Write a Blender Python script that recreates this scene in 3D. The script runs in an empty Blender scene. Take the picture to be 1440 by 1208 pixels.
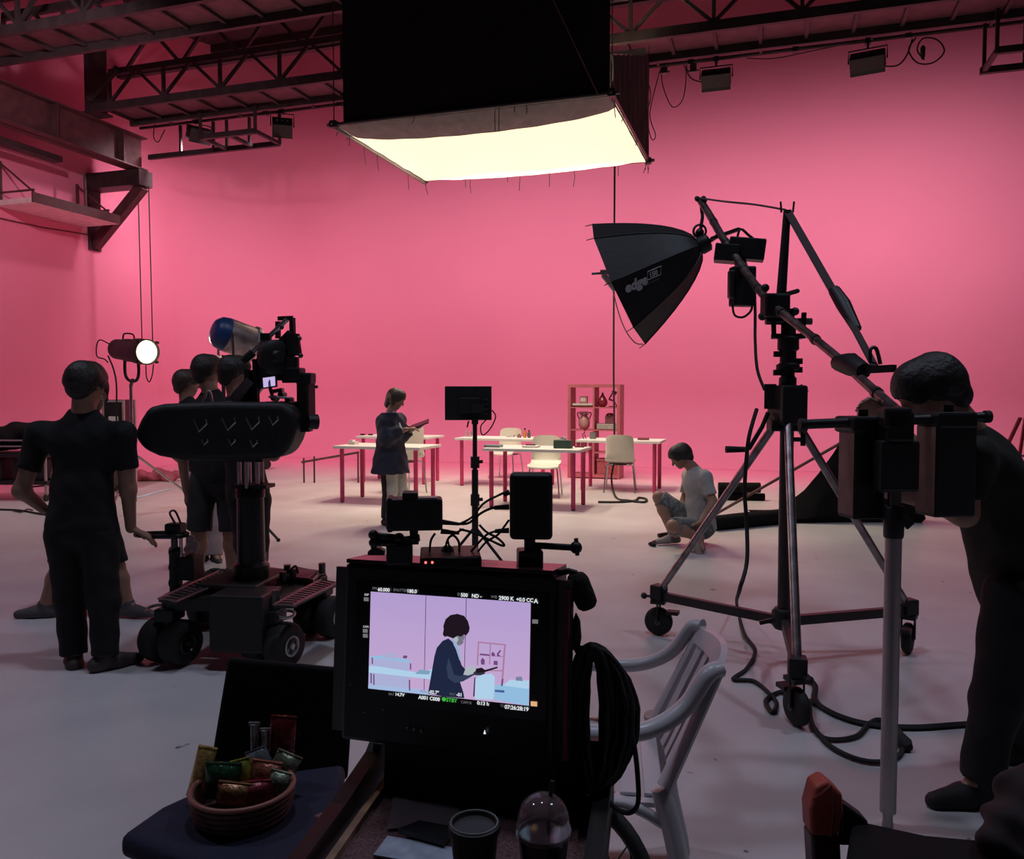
import bpy, math, random
import numpy as np
from mathutils import Vector, Matrix
V = Vector
PI = math.pi
random.seed(7)
SC = bpy.context.scene
COL = SC.collection

# ---------------------------------------------------------------- camera
FPX, CX, CY = 1150.0, 720.0, 604.0
CAMH, YAW = 1.45, math.radians(17.7)
PITCH = math.atan(51.0 / FPX)
cam = bpy.data.cameras.new('camera')
cam.sensor_width = 36.0
cam.lens = 36.0 * FPX / 1440.0
cam.clip_start = 0.05
camo = bpy.data.objects.new('camera', cam)
COL.objects.link(camo)
camo.location = (0, 0, CAMH)
camo.rotation_euler = (PI / 2 - PITCH, 0, YAW)
SC.camera = camo
# ---------------------------------------------------------------- world, exposure
SC.view_settings.view_transform = 'Standard'
SC.view_settings.look = 'None'
SC.view_settings.gamma = 1.0
SC.view_settings.use_curve_mapping = False
SC.view_settings.exposure = 0.0
wd = bpy.data.worlds.new('studio_air')
SC.world = wd
wd.use_nodes = True
wd.node_tree.nodes['Background'].inputs[0].default_value = (0.30, 0.34, 0.46, 1)
wd.node_tree.nodes['Background'].inputs[1].default_value = 0.02
# light levels used by the lamps built further down
CYC_W, CYC_COL = 104.0, (1.0, 0.78, 0.84)     # each wall-wash lamp on the pipe
SOFT_E, SOFT_COL = 2.2, (1.0, 0.80, 0.52)     # overhead soft box cloth
SOFT_LAMP_W = 760.0                           # each lamp head inside the overhead soft box
SPOT_W = 60.0                                 # round stand lamp
FILL_W, FILL_COL = 108.0, (0.70, 0.78, 1.0)   # added cool fill lamps, out of view

# ---------------------------------------------------------------- picture <-> place
FW = V((-math.sin(YAW) * math.cos(PITCH), math.cos(YAW) * math.cos(PITCH), -math.sin(PITCH)))
RT = V((math.cos(YAW), math.sin(YAW), 0))
UP = RT.cross(FW)
FH = V((-math.sin(YAW), math.cos(YAW), 0))
C0 = V((0, 0, CAMH))
def ray(px, py):
    return FW + RT * ((px - CX) / FPX) + UP * ((CY - py) / FPX)
def W(px, py, d):
    r = ray(px, py); return C0 + r * (d / r.dot(FH))
def G(px, py, z=0.0):
    r = ray(px, py); return C0 + r * ((z - CAMH) / r.z)
def AY(px, py, y):
    r = ray(px, py); return C0 + r * (y / r.y)
def AX(px, py, x):
    r = ray(px, py); return C0 + r * (x / r.x)
def GD(py):                       # forward distance of a ground contact at picture row py
    return (G(720, py) - C0).dot(FH)
def PM(px, d): return d / FPX     # metres per pixel at distance d

# ---------------------------------------------------------------- materials
MATS = {}
def mat(name, col, rough=0.6, metal=0.0, var=0.12, scale=6.0, bump=0.0, spec=0.5, emis=None, es=0.0, trans=0.0, alpha=1.0, coat=0.0):
    if name in MATS: return MATS[name]
    m = bpy.data.materials.new(name); m.use_nodes = True
    nt = m.node_tree; b = nt.nodes['Principled BSDF']
    b.inputs['Roughness'].default_value = rough
    b.inputs['Metallic'].default_value = metal
    b.inputs['Specular IOR Level'].default_value = spec
    if trans: b.inputs['Transmission Weight'].default_value = trans
    if coat: b.inputs['Coat Weight'].default_value = coat
    if alpha < 1: b.inputs['Alpha'].default_value = alpha
    tc = nt.nodes.new('ShaderNodeTexCoord')
    nz = nt.nodes.new('ShaderNodeTexNoise'); nz.inputs['Scale'].default_value = scale; nz.inputs['Detail'].default_value = 4
    nt.links.new(tc.outputs['Object'], nz.inputs['Vector'])
    rp = nt.nodes.new('ShaderNodeValToRGB')
    c = V(col)
    rp.color_ramp.elements[0].position = 0.3; rp.color_ramp.elements[1].position = 0.7
    rp.color_ramp.elements[0].color = (*(c * (1 - var)), 1); rp.color_ramp.elements[1].color = (*(c * (1 + var)), 1)
    nt.links.new(nz.outputs['Fac'], rp.inputs['Fac'])
    nt.links.new(rp.outputs['Color'], b.inputs['Base Color'])
    if bump:
        bp = nt.nodes.new('ShaderNodeBump'); bp.inputs['Strength'].default_value = bump; bp.inputs['Distance'].default_value = 0.01
        nt.links.new(nz.outputs['Fac'], bp.inputs['Height']); nt.links.new(bp.outputs['Normal'], b.inputs['Normal'])
    if emis:
        b.inputs['Emission Color'].default_value = (*emis, 1); b.inputs['Emission Strength'].default_value = es
    MATS[name] = m
    return m
black = mat('black_paint', (0.008, 0.0075, 0.008), 0.5)
blackg = mat('black_gloss', (0.010, 0.010, 0.011), 0.25)
blackcloth = mat('black_cloth', (0.007, 0.0065, 0.007), 0.95, spec=0.2, scale=30, bump=0.3)
rubber = mat('rubber', (0.014, 0.013, 0.013), 0.8)
dsteel = mat('dark_steel', (0.045, 0.03, 0.032), 0.55, 0.3, var=0.3)
rsteel = mat('red_oxide_steel', (0.085, 0.028, 0.032), 0.6, var=0.3)
chrome = mat('chrome', (0.55, 0.52, 0.52), 0.28, 1.0, var=0.08, scale=20)
alu = mat('aluminium', (0.5, 0.48, 0.48), 0.42, 1.0, var=0.1, scale=14)
gunm = mat('gunmetal', (0.10, 0.09, 0.09), 0.4, 0.8)
white = mat('white_laminate', (0.78, 0.76, 0.72), 0.45, var=0.04)
cream = mat('cream_plastic', (0.72, 0.68, 0.58), 0.4, var=0.04)
magenta = mat('magenta_leg_paint', (0.58, 0.04, 0.14), 0.4, var=0.1)
pinkwood = mat('pink_shelf_paint', (0.46, 0.12, 0.15), 0.6, var=0.1)
skin = mat('skin', (0.34, 0.18, 0.125), 0.55, var=0.06, scale=20)
hairm = mat('dark_hair', (0.018, 0.012, 0.010), 0.55, var=0.3, scale=60, bump=0.6)
hairb = mat('brown_hair', (0.05, 0.024, 0.015), 0.5, var=0.35, scale=60, bump=0.6)

# ---------------------------------------------------------------- mesh collector
def orth(t, up=None):
    t = t.normalized()
    u = V(up) if up is not None else (V((0, 0, 1)) if abs(t.z) < 0.95 else V((1, 0, 0)))
    s = t.cross(u)
    if s.length < 1e-6: s = t.cross(V((0.3, 1, 0.2)))
    s.normalize(); return s, s.cross(t).normalized()
class MB:
    def __init__(s): s.v = []; s.f = []
    def add(s, vs, fs):
        n = len(s.v); s.v += [V(p) for p in vs]; s.f += [tuple(i + n for i in f) for f in fs]; return s
    def box(s, c, size, R=None):
        c = V(c); hx, hy, hz = size[0] / 2, size[1] / 2, size[2] / 2
        R = R or Matrix.Identity(3)
        vs = [c + R @ V((x * hx, y * hy, z * hz)) for x in (-1, 1) for y in (-1, 1) for z in (-1, 1)]
        return s.add(vs, [(0, 1, 3, 2), (4, 6, 7, 5), (0, 4, 5, 1), (2, 3, 7, 6), (0, 2, 6, 4), (1, 5, 7, 3)])
    def bar(s, p, q, w, h, up=None):
        p, q = V(p), V(q); a, b = orth(q - p, up)
        vs = [e + a * (x * w / 2) + b * (y * h / 2) for e in (p, q) for x, y in ((-1, -1), (1, -1), (1, 1), (-1, 1))]
        return s.add(vs, [(0, 1, 2, 3), (7, 6, 5, 4), (0, 4, 5, 1), (1, 5, 6, 2), (2, 6, 7, 3), (3, 7, 4, 0)])
    def tube(s, pts, r, n=8, closed=False, flat=None, up=None):
        pts = [V(p) for p in pts]; m = len(pts)
        rs = r if isinstance(r, (list, tuple)) else [r] * m
        vs = []; pa = None
        for i, p in enumerate(pts):
            t = (pts[(i + 1) % m] - pts[i - 1]) if closed else (pts[min(i + 1, m - 1)] - pts[max(i - 1, 0)])
            if t.length < 1e-9: t = V((0, 0, 1))
            t.normalize()
            if pa is None: a, b = orth(t, up)
            else:
                a = pa - t * pa.dot(t)
                if a.length < 1e-6: a, _ = orth(t)
                a.normalize(); b = a.cross(t)
            pa = a
            fl = flat or 1.0
            for k in range(n):
                an = 2 * PI * k / n
                vs.append(p + a * (math.cos(an) * rs[i]) + b * (math.sin(an) * rs[i] * fl))
        fs = []
        for i in range(m if closed else m - 1):
            j = (i + 1) % m
            for k in range(n):
                l = (k + 1) % n
                fs.append((i * n + k, i * n + l, j * n + l, j * n + k))
        if not closed:
            fs.append(tuple(reversed(range(n)))); fs.append(tuple((m - 1) * n + k for k in range(n)))
        return s.add(vs, fs)
    def cyl(s, p, q, r, r2=None, n=14):
        return s.tube([p, q], [r, r if r2 is None else r2], n)
    def lathe(s, c, axis, prof, n=20, up=None):     # prof: (radius, along)
        c = V(c); t = V(axis).normalized(); a, b = orth(t, up)
        vs = []
        for r, h in prof:
            for k in range(n):
                an = 2 * PI * k / n
                vs.append(c + t * h + a * (r * math.cos(an)) + b * (r * math.sin(an)))
        m = len(prof); fs = []
        for i in range(m - 1):
            for k in range(n):
                l = (k + 1) % n
                fs.append((i * n + k, i * n + l, (i + 1) * n + l, (i + 1) * n + k))
        fs.append(tuple(reversed(range(n)))); fs.append(tuple((m - 1) * n + k for k in range(n)))
        return s.add(vs, fs)
    def ball(s, c, r, n=10, sc=(1, 1, 1), R=None):
        c = V(c); R = R or Matrix.Identity(3); vs = []; m = max(4, n // 2 + 1)
        for i in range(1, m):
            th = PI * i / m
            for k in range(n):
                ph = 2 * PI * k / n
                vs.append(c + R @ V((r * sc[0] * math.sin(th) * math.cos(ph), r * sc[1] * math.sin(th) * math.sin(ph), r * sc[2] * math.cos(th))))
        top = len(vs); vs += [c + R @ V((0, 0, r * sc[2])), c - R @ V((0, 0, r * sc[2]))]
        fs = []
        for k in range(n):
            l = (k + 1) % n
            fs.append((top, k, l)); fs.append((top + 1, (m - 2) * n + l, (m - 2) * n + k))
            for i in range(m - 2):
                fs.append((i * n + k, (i + 1) * n + k, (i + 1) * n + l, i * n + l))
        return s.add(vs, fs)
    def poly(s, pts, ext):             # a flat outline pushed along ext (two caps and sides)
        pts = [V(p) for p in pts]; e = V(ext); n = len(pts)
        return s.add(pts + [p + e for p in pts], [tuple(range(n)), tuple(reversed(range(n, 2 * n)))] + [(i, i + n, (i + 1) % n + n, (i + 1) % n) for i in range(n)])
    def grid(s, P, thick=None):        # P[i][j] points; thick = vector or None
        a, b = len(P), len(P[0])
        vs = [V(p) for r in P for p in r]
        fs = [(i * b + j, i * b + j + 1, (i + 1) * b + j + 1, (i + 1) * b + j) for i in range(a - 1) for j in range(b - 1)]
        if thick is not None:
            t = V(thick); n = len(vs); vs = vs + [p + t for p in vs]
            fs = fs + [tuple(reversed([q + n for q in f])) for f in fs]
            rim = [i * b for i in range(a)] + [(a - 1) * b + j for j in range(1, b)] + [i * b + b - 1 for i in range(a - 2, -1, -1)] + [j for j in range(b - 2, 0, -1)]
            for k in range(len(rim)):
                p, q = rim[k], rim[(k + 1) % len(rim)]
                fs.append((p, q, q + n, p + n))
        return s.add(vs, fs)
    def build(s, name, material, parent=None, world=True, smooth=False, bevel=0.0, seg=2, kind=None, loc=None):
        me = bpy.data.meshes.new(name)
        if parent is not None:
            inv = MW[parent].inverted() if world else None
            mw = MW[parent]
        else:
            mw = Matrix.Translation(loc if loc is not None else (0, 0, 0)); inv = mw.inverted() if world else None
        vs = [inv @ p for p in s.v] if inv is not None else s.v
        me.from_pydata([tuple(p) for p in vs], [], s.f); me.update()
        if smooth:
            me.shade_smooth(); me.set_sharp_from_angle(angle=math.radians(smooth if smooth > 1 else 45))
        for m_ in (material if isinstance(material, (list, tuple)) else [material]): me.materials.append(m_)
        o = bpy.data.objects.new(name, me); COL.objects.link(o)
        fixn(me)
        if parent is not None:
            o.parent = parent; MW[o] = MW[parent]
        else:
            o.matrix_world = mw; MW[o] = mw
        if bevel:
            b = o.modifiers.new('bevel', 'BEVEL'); b.width = bevel; b.segments = seg; b.limit_method = 'ANGLE'
        if kind: o['kind'] = kind
        return o
import bmesh
def fixn(me):
    bm = bmesh.new(); bm.from_mesh(me); bmesh.ops.recalc_face_normals(bm, faces=bm.faces); bm.to_mesh(me); bm.free()
MW = {}
def tag(o, label, cat, group=None, kind=None):
    o['label'] = label; o['category'] = cat
    if group: o['group'] = group
    if kind: o['kind'] = kind
    return o
def thing(name, label, cat, loc=(0, 0, 0), rz=0.0, group=None):
    o = bpy.data.objects.new(name, None); COL.objects.link(o)
    o.empty_display_size = 0.1
    o.location = loc; o.rotation_euler = (0, 0, rz)
    MW[o] = Matrix.Translation(V(loc)) @ Matrix.Rotation(rz, 4, 'Z')
    return tag(o, label, cat, group)
def copy_thing(root, label, loc, rz):
    r = root.copy(); COL.objects.link(r); r.location = loc; r.rotation_euler = (0, 0, rz)
    MW[r] = Matrix.Translation(V(loc)) @ Matrix.Rotation(rz, 4, 'Z')
    r['label'] = label
    for ch in list(root.children):
        c = ch.copy(); COL.objects.link(c); c.parent = r
        for g in list(ch.children):
            d = g.copy(); COL.objects.link(d); d.parent = c
    return r
def share(o, parent, M=None):          # another piece with the same mesh data
    c = o.copy(); COL.objects.link(c); c.parent = parent
    if M is not None: c.matrix_local = M
    return c
def Rz(a): return Matrix.Rotation(a, 3, 'Z')
def frame3(x, y, z): return Matrix((x, y, z)).transposed()
def arc(c, a, b, r, t0, t1, n):
    return [V(c) + V(a) * (r * math.cos(t0 + (t1 - t0) * i / n)) + V(b) * (r * math.sin(t0 + (t1 - t0) * i / n)) for i in range(n + 1)]
def cr(pts, n=6):                      # smooth curve through points
    pts = [V(p) for p in pts]; out = []
    for i in range(len(pts) - 1):
        p0, p1, p2, p3 = pts[max(i - 1, 0)], pts[i], pts[i + 1], pts[min(i + 2, len(pts) - 1)]
        for k in range(n):
            t = k / n
            out.append(0.5 * ((2 * p1) + (p2 - p0) * t + (2 * p0 - 5 * p1 + 4 * p2 - p3) * t * t + (3 * p1 - p0 - 3 * p2 + p3) * t ** 3))
    out.append(pts[-1]); return out
def text_mesh(body, size, align='LEFT', shear=0.0, bold=0.0):
    c = bpy.data.curves.new('lettering', 'FONT'); c.body = body; c.size = size; c.align_x = align; c.shear = shear; c.offset = bold
    c.resolution_u = 3
    o = bpy.data.objects.new('lettering', c); COL.objects.link(o)
    dg = bpy.context.evaluated_depsgraph_get()
    me = bpy.data.meshes.new_from_object(o.evaluated_get(dg))
    bpy.data.objects.remove(o); bpy.data.curves.remove(c)
    return me
def put_text(body, size, org, ex, ey, material, parent, name='lettering', **k):
    me = text_mesh(body, size, **k)
    inv = MW[parent].inverted()
    ez = ex.cross(ey)
    for v in me.vertices: v.co = inv @ (V(org) + ex * v.co.x + ey * v.co.y + ez * 0.0004)
    me.materials.clear(); me.materials.append(material)
    o = bpy.data.objects.new(name, me); COL.objects.link(o); o.parent = parent; MW[o] = MW[parent]
    return o

# ---------------------------------------------------------------- smooth bodies (distance field -> mesh)
class Field:
    def __init__(s, res=0.009, k=0.03): s.p = []; s.res = res; s.k = k; s.cuts = []; s.subs = []
    def rc(s, a, b, ra, rb=None, n=None, sc=1.0, k=None, cap=False):       # tapered round limb; squeezed along n by sc; cap = square end at b
        s.p.append((V(a), V(b), ra, ra if rb is None else rb, None if n is None else V(n).normalized(), sc, s.k if k is None else k, cap)); return s
    def cut(s, p, n): s.cuts.append((V(p), V(n).normalized())); return s     # drop what lies beyond p along n
    def sub(s, a, b, ra, rb, k=0.01): s.subs.append((V(a), V(b), ra, rb, k)); return s
    @staticmethod
    def dist(P, a, b, ra, rb, n, sc, cap=False):
        a = np.array(a); b = np.array(b)
        ba = b - a; L2 = max(float(ba @ ba), 1e-9)
        q = P - a
        t0 = (q @ ba) / L2; t = np.clip(t0, 0, 1)
        d = q - t[..., None] * ba
        if n is not None:
            n_ = np.array(n); c = d @ n_
            d = d + (c * (1.0 / sc - 1.0))[..., None] * n_
        r = np.sqrt((d * d).sum(-1)) - (ra + (rb - ra) * t)
        return np.maximum(r, (t0 - 1) * math.sqrt(L2)) if cap else r
    def mesh(s, wob=0.0, wf=40.0):
        h = s.res; pad = 3 * h + 0.02
        lo = np.min([np.minimum(np.array(a), np.array(b)) - max(ra, rb) for a, b, ra, rb, *_ in s.p], axis=0) - pad
        hi = np.max([np.maximum(np.array(a), np.array(b)) + max(ra, rb) for a, b, ra, rb, *_ in s.p], axis=0) + pad
        nx = np.ceil((hi - lo) / h).astype(int) + 1
        F = np.full(nx, 0.5)
        ax = [lo[i] + h * np.arange(nx[i]) for i in range(3)]
        def loc(a, b, m):
            l = np.maximum(((np.minimum(np.array(a), np.array(b)) - m - lo) / h).astype(int), 0)
            u = np.minimum(((np.maximum(np.array(a), np.array(b)) + m - lo) / h).astype(int) + 2, nx)
            u = np.maximum(u, l)
            sl = tuple(slice(l[i], u[i]) for i in range(3))
            P = np.stack(np.meshgrid(*[ax[i][sl[i]] for i in range(3)], indexing='ij'), -1)
            return sl, P
        for a, b, ra, rb, n, sc, k, cap in s.p:
            sl, P = loc(a, b, max(ra, rb) + k + 2 * h)
            d = s.dist(P, a, b, ra, rb, n, sc, cap); f = F[sl]
            hh = np.clip(0.5 + 0.5 * (f - d) / k, 0, 1)
            F[sl] = f * (1 - hh) + d * hh - k * hh * (1 - hh)
        for a, b, ra, rb, k in s.subs:
            sl, P = loc(a, b, max(ra, rb) + k + 2 * h)
            F[sl] = np.maximum(F[sl], -s.dist(P, a, b, ra, rb, None, 1))
        if s.cuts or wob:
            P = np.stack(np.meshgrid(*ax, indexing='ij'), -1)
            if wob:
                F += wob * (np.sin(P[..., 0] * wf + 1.3 * np.sin(P[..., 2] * wf * .6)) * np.sin(P[..., 1] * wf * 1.1 + P[..., 2] * wf * .9))
            for p, n in s.cuts: F = np.maximum(F, (P - np.array(p)) @ np.array(n))
        return nets(F, lo, h)
    def build(s, name, material, parent, wob=0.0, wf=40.0, kind=None):
        vs, fs = s.mesh(wob, wf)
        inv = np.array(MW[parent].inverted())
        vs = vs @ inv[:3, :3].T + inv[:3, 3]
        me = bpy.data.meshes.new(name); me.from_pydata(vs.tolist(), [], fs.tolist()); me.update(); me.shade_smooth()
        me.materials.append(material)
        o = bpy.data.objects.new(name, me); COL.objects.link(o); o.parent = parent; MW[o] = MW[parent]
        return o
def nets(F, lo, h):
    I = F < 0
    sh = np.array(F.shape) - 1
    c8 = [(i, j, k) for i in (0, 1) for j in (0, 1) for k in (0, 1)]
    def S(A, o): return A[o[0]:o[0] + sh[0], o[1]:o[1] + sh[1], o[2]:o[2] + sh[2]]
    cnt = sum(S(I, o).astype(np.int8) for o in c8)
    act = np.argwhere((cnt > 0) & (cnt < 8))
    idx = -np.ones(sh, int); idx[tuple(act.T)] = np.arange(len(act))
    acc = np.zeros((len(act), 3)); n = np.zeros(len(act))
    for o in c8:
        for axx in range(3):
            if o[axx]: continue
            o2 = list(o); o2[axx] = 1
            f0 = F[tuple((act + o).T)]; f1 = F[tuple((act + o2).T)]
            m = (f0 < 0) != (f1 < 0)
            t = np.where(m, f0 / np.where(m, f0 - f1, 1), 0)
            p = np.tile(np.array(o, float), (len(act), 1)); p[:, axx] += t
            acc[m] += p[m]; n[m] += 1
    vs = lo + h * (act + acc / np.maximum(n, 1)[:, None])
    fs = []
    for axx in range(3):
        u, v = (axx + 1) % 3, (axx + 2) % 3
        sl0 = [slice(1, -1)] * 3; sl0[axx] = slice(0, -1)
        sl1 = [slice(1, -1)] * 3; sl1[axx] = slice(1, None)
        a, b = I[tuple(sl0)], I[tuple(sl1)]
        e = np.argwhere(a != b); off = np.array([1, 1, 1]); off[axx] = 0
        sg = a[tuple(e.T)]; e = e + off
        du = np.zeros(3, int); du[u] = 1; dv = np.zeros(3, int); dv[v] = 1
        q = np.stack([idx[tuple(x.T)] for x in (e - du - dv, e - dv, e, e - du)], 1)
        q[~sg] = q[~sg][:, ::-1]
        fs.append(q)
    fs = np.concatenate(fs); fs = fs[(fs >= 0).all(1)]
    return vs, fs
# ================================================================ room shell
XL, XR, YB, YF, ZT, COVE, CR_ = -13.0, 8.5, 17.5, -5.0, 9.6, 1.5, 2.2
pink = mat('pink_cyc_paint', (0.79, 0.225, 0.345), 0.75, var=0.03, scale=0.35, spec=0.25)
def floor_mat():
    m = mat('studio_floor', (0.62, 0.59, 0.585), 0.42, var=0.10, scale=0.9, spec=0.4)
    nt = m.node_tree; b = nt.nodes['Principled BSDF']
    tc = nt.nodes['Texture Coordinate']; base = b.inputs['Base Color'].links[0].from_socket
    def N(t): return nt.nodes.new(t)
    n2 = N('ShaderNodeTexNoise'); n2.inputs['Scale'].default_value = 0.28; n2.inputs['Detail'].default_value = 6; n2.inputs['Roughness'].default_value = 0.65
    nt.links.new(tc.outputs['Object'], n2.inputs['Vector'])
    r2 = N('ShaderNodeValToRGB'); r2.color_ramp.elements[0].position = 0.42; r2.color_ramp.elements[1].position = 0.62
    r2.color_ramp.elements[0].color = (0.78, 0.78, 0.80, 1); r2.color_ramp.elements[1].color = (1, 1, 1, 1)
    nt.links.new(n2.outputs['Fac'], r2.inputs['Fac'])
    v = N('ShaderNodeTexNoise'); v.inputs['Scale'].default_value = 9.0; v.inputs['Detail'].default_value = 2
    nt.links.new(tc.outputs['Object'], v.inputs['Vector'])
    r3 = N('ShaderNodeValToRGB'); r3.color_ramp.elements[0].position = 0.235; r3.color_ramp.elements[1].position = 0.26
    r3.color_ramp.elements[0].color = (0.3, 0.27, 0.27, 1); r3.color_ramp.elements[1].color = (1, 1, 1, 1)
    nt.links.new(v.outputs['Fac'], r3.inputs['Fac'])
    mx = N('ShaderNodeMix'); mx.data_type = 'RGBA'; mx.blend_type = 'MULTIPLY'; mx.inputs[0].default_value = 1
    nt.links.new(base, mx.inputs[6]); nt.links.new(r2.outputs['Color'], mx.inputs[7])
    m2 = N('ShaderNodeMix'); m2.data_type = 'RGBA'; m2.blend_type = 'MULTIPLY'; m2.inputs[0].default_value = 1
    nt.links.new(mx.outputs[2], m2.inputs[6]); nt.links.new(r3.outputs['Color'], m2.inputs[7])
    # pink bounce and paint edge of the coved walls, mixed into the floor colour
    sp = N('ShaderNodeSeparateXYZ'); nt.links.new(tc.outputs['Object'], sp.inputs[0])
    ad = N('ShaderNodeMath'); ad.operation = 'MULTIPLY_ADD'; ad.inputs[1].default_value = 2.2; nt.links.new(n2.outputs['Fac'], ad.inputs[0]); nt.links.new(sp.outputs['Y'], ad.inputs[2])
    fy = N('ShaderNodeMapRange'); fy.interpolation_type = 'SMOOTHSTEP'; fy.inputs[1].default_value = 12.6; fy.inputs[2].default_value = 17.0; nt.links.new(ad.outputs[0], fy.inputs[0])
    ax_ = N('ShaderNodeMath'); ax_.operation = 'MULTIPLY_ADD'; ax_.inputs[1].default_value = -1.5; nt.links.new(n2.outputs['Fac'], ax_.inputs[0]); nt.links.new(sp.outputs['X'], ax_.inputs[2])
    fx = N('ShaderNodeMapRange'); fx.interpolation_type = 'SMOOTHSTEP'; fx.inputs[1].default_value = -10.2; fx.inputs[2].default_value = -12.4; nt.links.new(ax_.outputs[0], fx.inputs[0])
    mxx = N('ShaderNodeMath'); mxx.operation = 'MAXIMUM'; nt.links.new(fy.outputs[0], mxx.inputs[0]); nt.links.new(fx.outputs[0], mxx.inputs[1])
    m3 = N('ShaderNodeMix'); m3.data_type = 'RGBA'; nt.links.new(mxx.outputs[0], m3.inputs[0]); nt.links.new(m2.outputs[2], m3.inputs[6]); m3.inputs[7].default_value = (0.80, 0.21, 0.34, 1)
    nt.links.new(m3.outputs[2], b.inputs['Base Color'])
    rr = N('ShaderNodeMapRange'); rr.inputs[3].default_value = 0.30; rr.inputs[4].default_value = 0.55
    nt.links.new(n2.outputs['Fac'], rr.inputs[0]); nt.links.new(rr.outputs[0], b.inputs['Roughness'])
    return m
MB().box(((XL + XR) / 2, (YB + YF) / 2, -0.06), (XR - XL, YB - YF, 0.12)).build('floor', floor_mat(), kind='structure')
def sweep(path, name):
    prof = [(COVE * (1 - math.sin(t)), COVE * (1 - math.cos(t)) + 0.002) for t in [PI / 2 * i / 14 for i in range(15)]] + [(0, ZT)]
    P = [[V((x + nx * s, y + ny * s, z)) for s, z in prof] for x, y, nx, ny in path]
    o = MB().grid(P).build(name, pink, kind='structure', smooth=60)
    return o
pl = [(XL, YF + (YB - CR_ - YF) * i / 8, 1, 0) for i in range(9)]
pb = [(XL + CR_ - CR_ * math.cos(t), YB - CR_ + CR_ * math.sin(t), math.cos(t), -math.sin(t)) for t in [PI / 2 * i / 12 for i in range(13)]]
pb += [(XL + CR_ + (XR - XL - CR_) * i / 8, YB, 0, -1) for i in range(1, 9)]
sweep(pl, 'wall_left'); sweep(pb, 'wall_back')
darkwall = mat('dark_wall', (0.05, 0.04, 0.045), 0.9)
roofm = mat('roof_sheet', (0.05, 0.035, 0.037), 0.7, var=0.2)
MB().box((XR + 0.06, (YB + YF) / 2, ZT / 2), (0.12, YB - YF, ZT)).build('wall_right', darkwall, kind='structure')
ceil = MB().box(((XL + XR) / 2, (YB + YF) / 2, ZT + 0.05), (XR - XL, YB - YF, 0.1)).build('ceiling', roofm, kind='structure')
pur = None
for i in range(11):
    y = 2.0 + i * 1.45
    MB().bar((XL + 0.1, y, ZT - 0.09), (XR - 0.1, y, ZT - 0.09), 0.08, 0.17).build('purlin', dsteel, ceil)

# ================================================================ runway beam on the left wall
BX, BT, BB, BEND = -11.9, 6.43, 5.80, 13.3
rb = thing('runway_beam', 'red-brown steel I-beam running along the side wall on a braced bracket', 'beam', (BX, 6, BB))
MB().box((BX, (BEND + 1) / 2, (BT + BB) / 2), (0.03, BEND - 1, BT - BB)).build('web', rsteel, rb)
MB().box((BX, (BEND + 1) / 2, BT - 0.012), (0.34, BEND - 1, 0.024)).build('flange', rsteel, rb)
MB().box((BX, (BEND + 1) / 2, BB + 0.012), (0.34, BEND - 1, 0.024)).build('flange', rsteel, rb)
MB().box(((XL + BX + 0.2) / 2, BEND - 0.1, BB - 0.17), (BX + 0.2 - XL, 0.36, 0.30)).build('bracket', dsteel, rb)
MB().bar((BX + 0.12, BEND - 0.1, BB - 0.32), (XL + 0.02, BEND - 0.1, BB - 1.40), 0.16, 0.20).build('brace', rsteel, rb)
MB().box((XL + 0.02, BEND - 0.1, BB - 0.75), (0.04, 0.3, 1.5)).build('wall_plate', dsteel, rb)
MB().box((BX - 0.55, 6.6, BB - 0.11), (0.22, 10.5, 0.10)).build('cable_tray', dsteel, rb)
for i in range(8):
    MB().box((BX + 0.09, 2.2 + i * 1.5, (BT + BB) / 2), (0.14, 0.02, BT - BB - 0.05)).build('stiffener', rsteel, rb)

# ================================================================ lighting catwalks
sheet = mat('catwalk_sheet', (0.10, 0.045, 0.052), 0.6, var=0.25)
def catwalk(name, label, y0, y1, z, x0, x1, trn, step=0.62):
    t = thing(name, label, 'catwalk', (x0, (y0 + y1) / 2, z))
    n = int((x1 - x0) / step); pan = rib = dia = pos = None
    for i in range(n):
        xa = x0 + i * step
        if pan is None:
            pan = MB().box((xa + step / 2, (y0 + y1) / 2, z + 0.05), (step - 0.02, y1 - y0 - 0.1, 0.02)).build('deck_panel', sheet, t)
            rib = MB().bar((xa, y0 + 0.03, z + 0.02), (xa, y1 - 0.03, z + 0.02), 0.05, 0.06).build('rib', dsteel, t)
        else:
            for b in (pan, rib): share(b, t, Matrix.Translation((i * step, 0, 0)))
    for y in (y0, y1):
        MB().bar((x0 - 0.1, y, z), (x1, y, z), 0.07, 0.14).build('bottom_chord', dsteel, t)
    for y, zt in trn:
        MB().bar((x0 + 0.2, y, zt), (x1, y, zt), 0.08, 0.10).build('top_chord', dsteel, t)
        s = 1.15; m = int((x1 - x0 - 0.2) / s)
        for i in range(m):
            xa = x0 + 0.2 + i * s
            MB().bar((xa, y, z), (xa, y, zt), 0.05, 0.05).build('post', dsteel, t)
            MB().bar((xa, y, z + 0.05), (xa + s / 2, y, zt), 0.045, 0.045).build('diagonal', dsteel, t)
            MB().bar((xa + s / 2, y, zt), (xa + s, y, z + 0.05), 0.045, 0.045).build('diagonal', dsteel, t)
    return t
catwalk('lighting_catwalk', 'dark steel catwalk with ribbed deck, over the hanging pipe and its lamps', 11.8, 12.62, 6.5, BX + 0.50, 7.6, [(11.8, 7.08)])
catwalk('lighting_catwalk', 'dark steel catwalk with ribbed deck, over the black skirt of the soft box', 8.95, 9.72, 6.5, BX + 0.50, 7.6, [(8.95, 7.15), (9.72, 7.15)], 0.6)
catwalk('lighting_catwalk', 'dark steel catwalk under the roof, farthest from the pink wall', 6.2, 6.9, 6.55, BX - 0.05, 7.6, [(6.9, 7.2)], 0.6)
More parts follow.
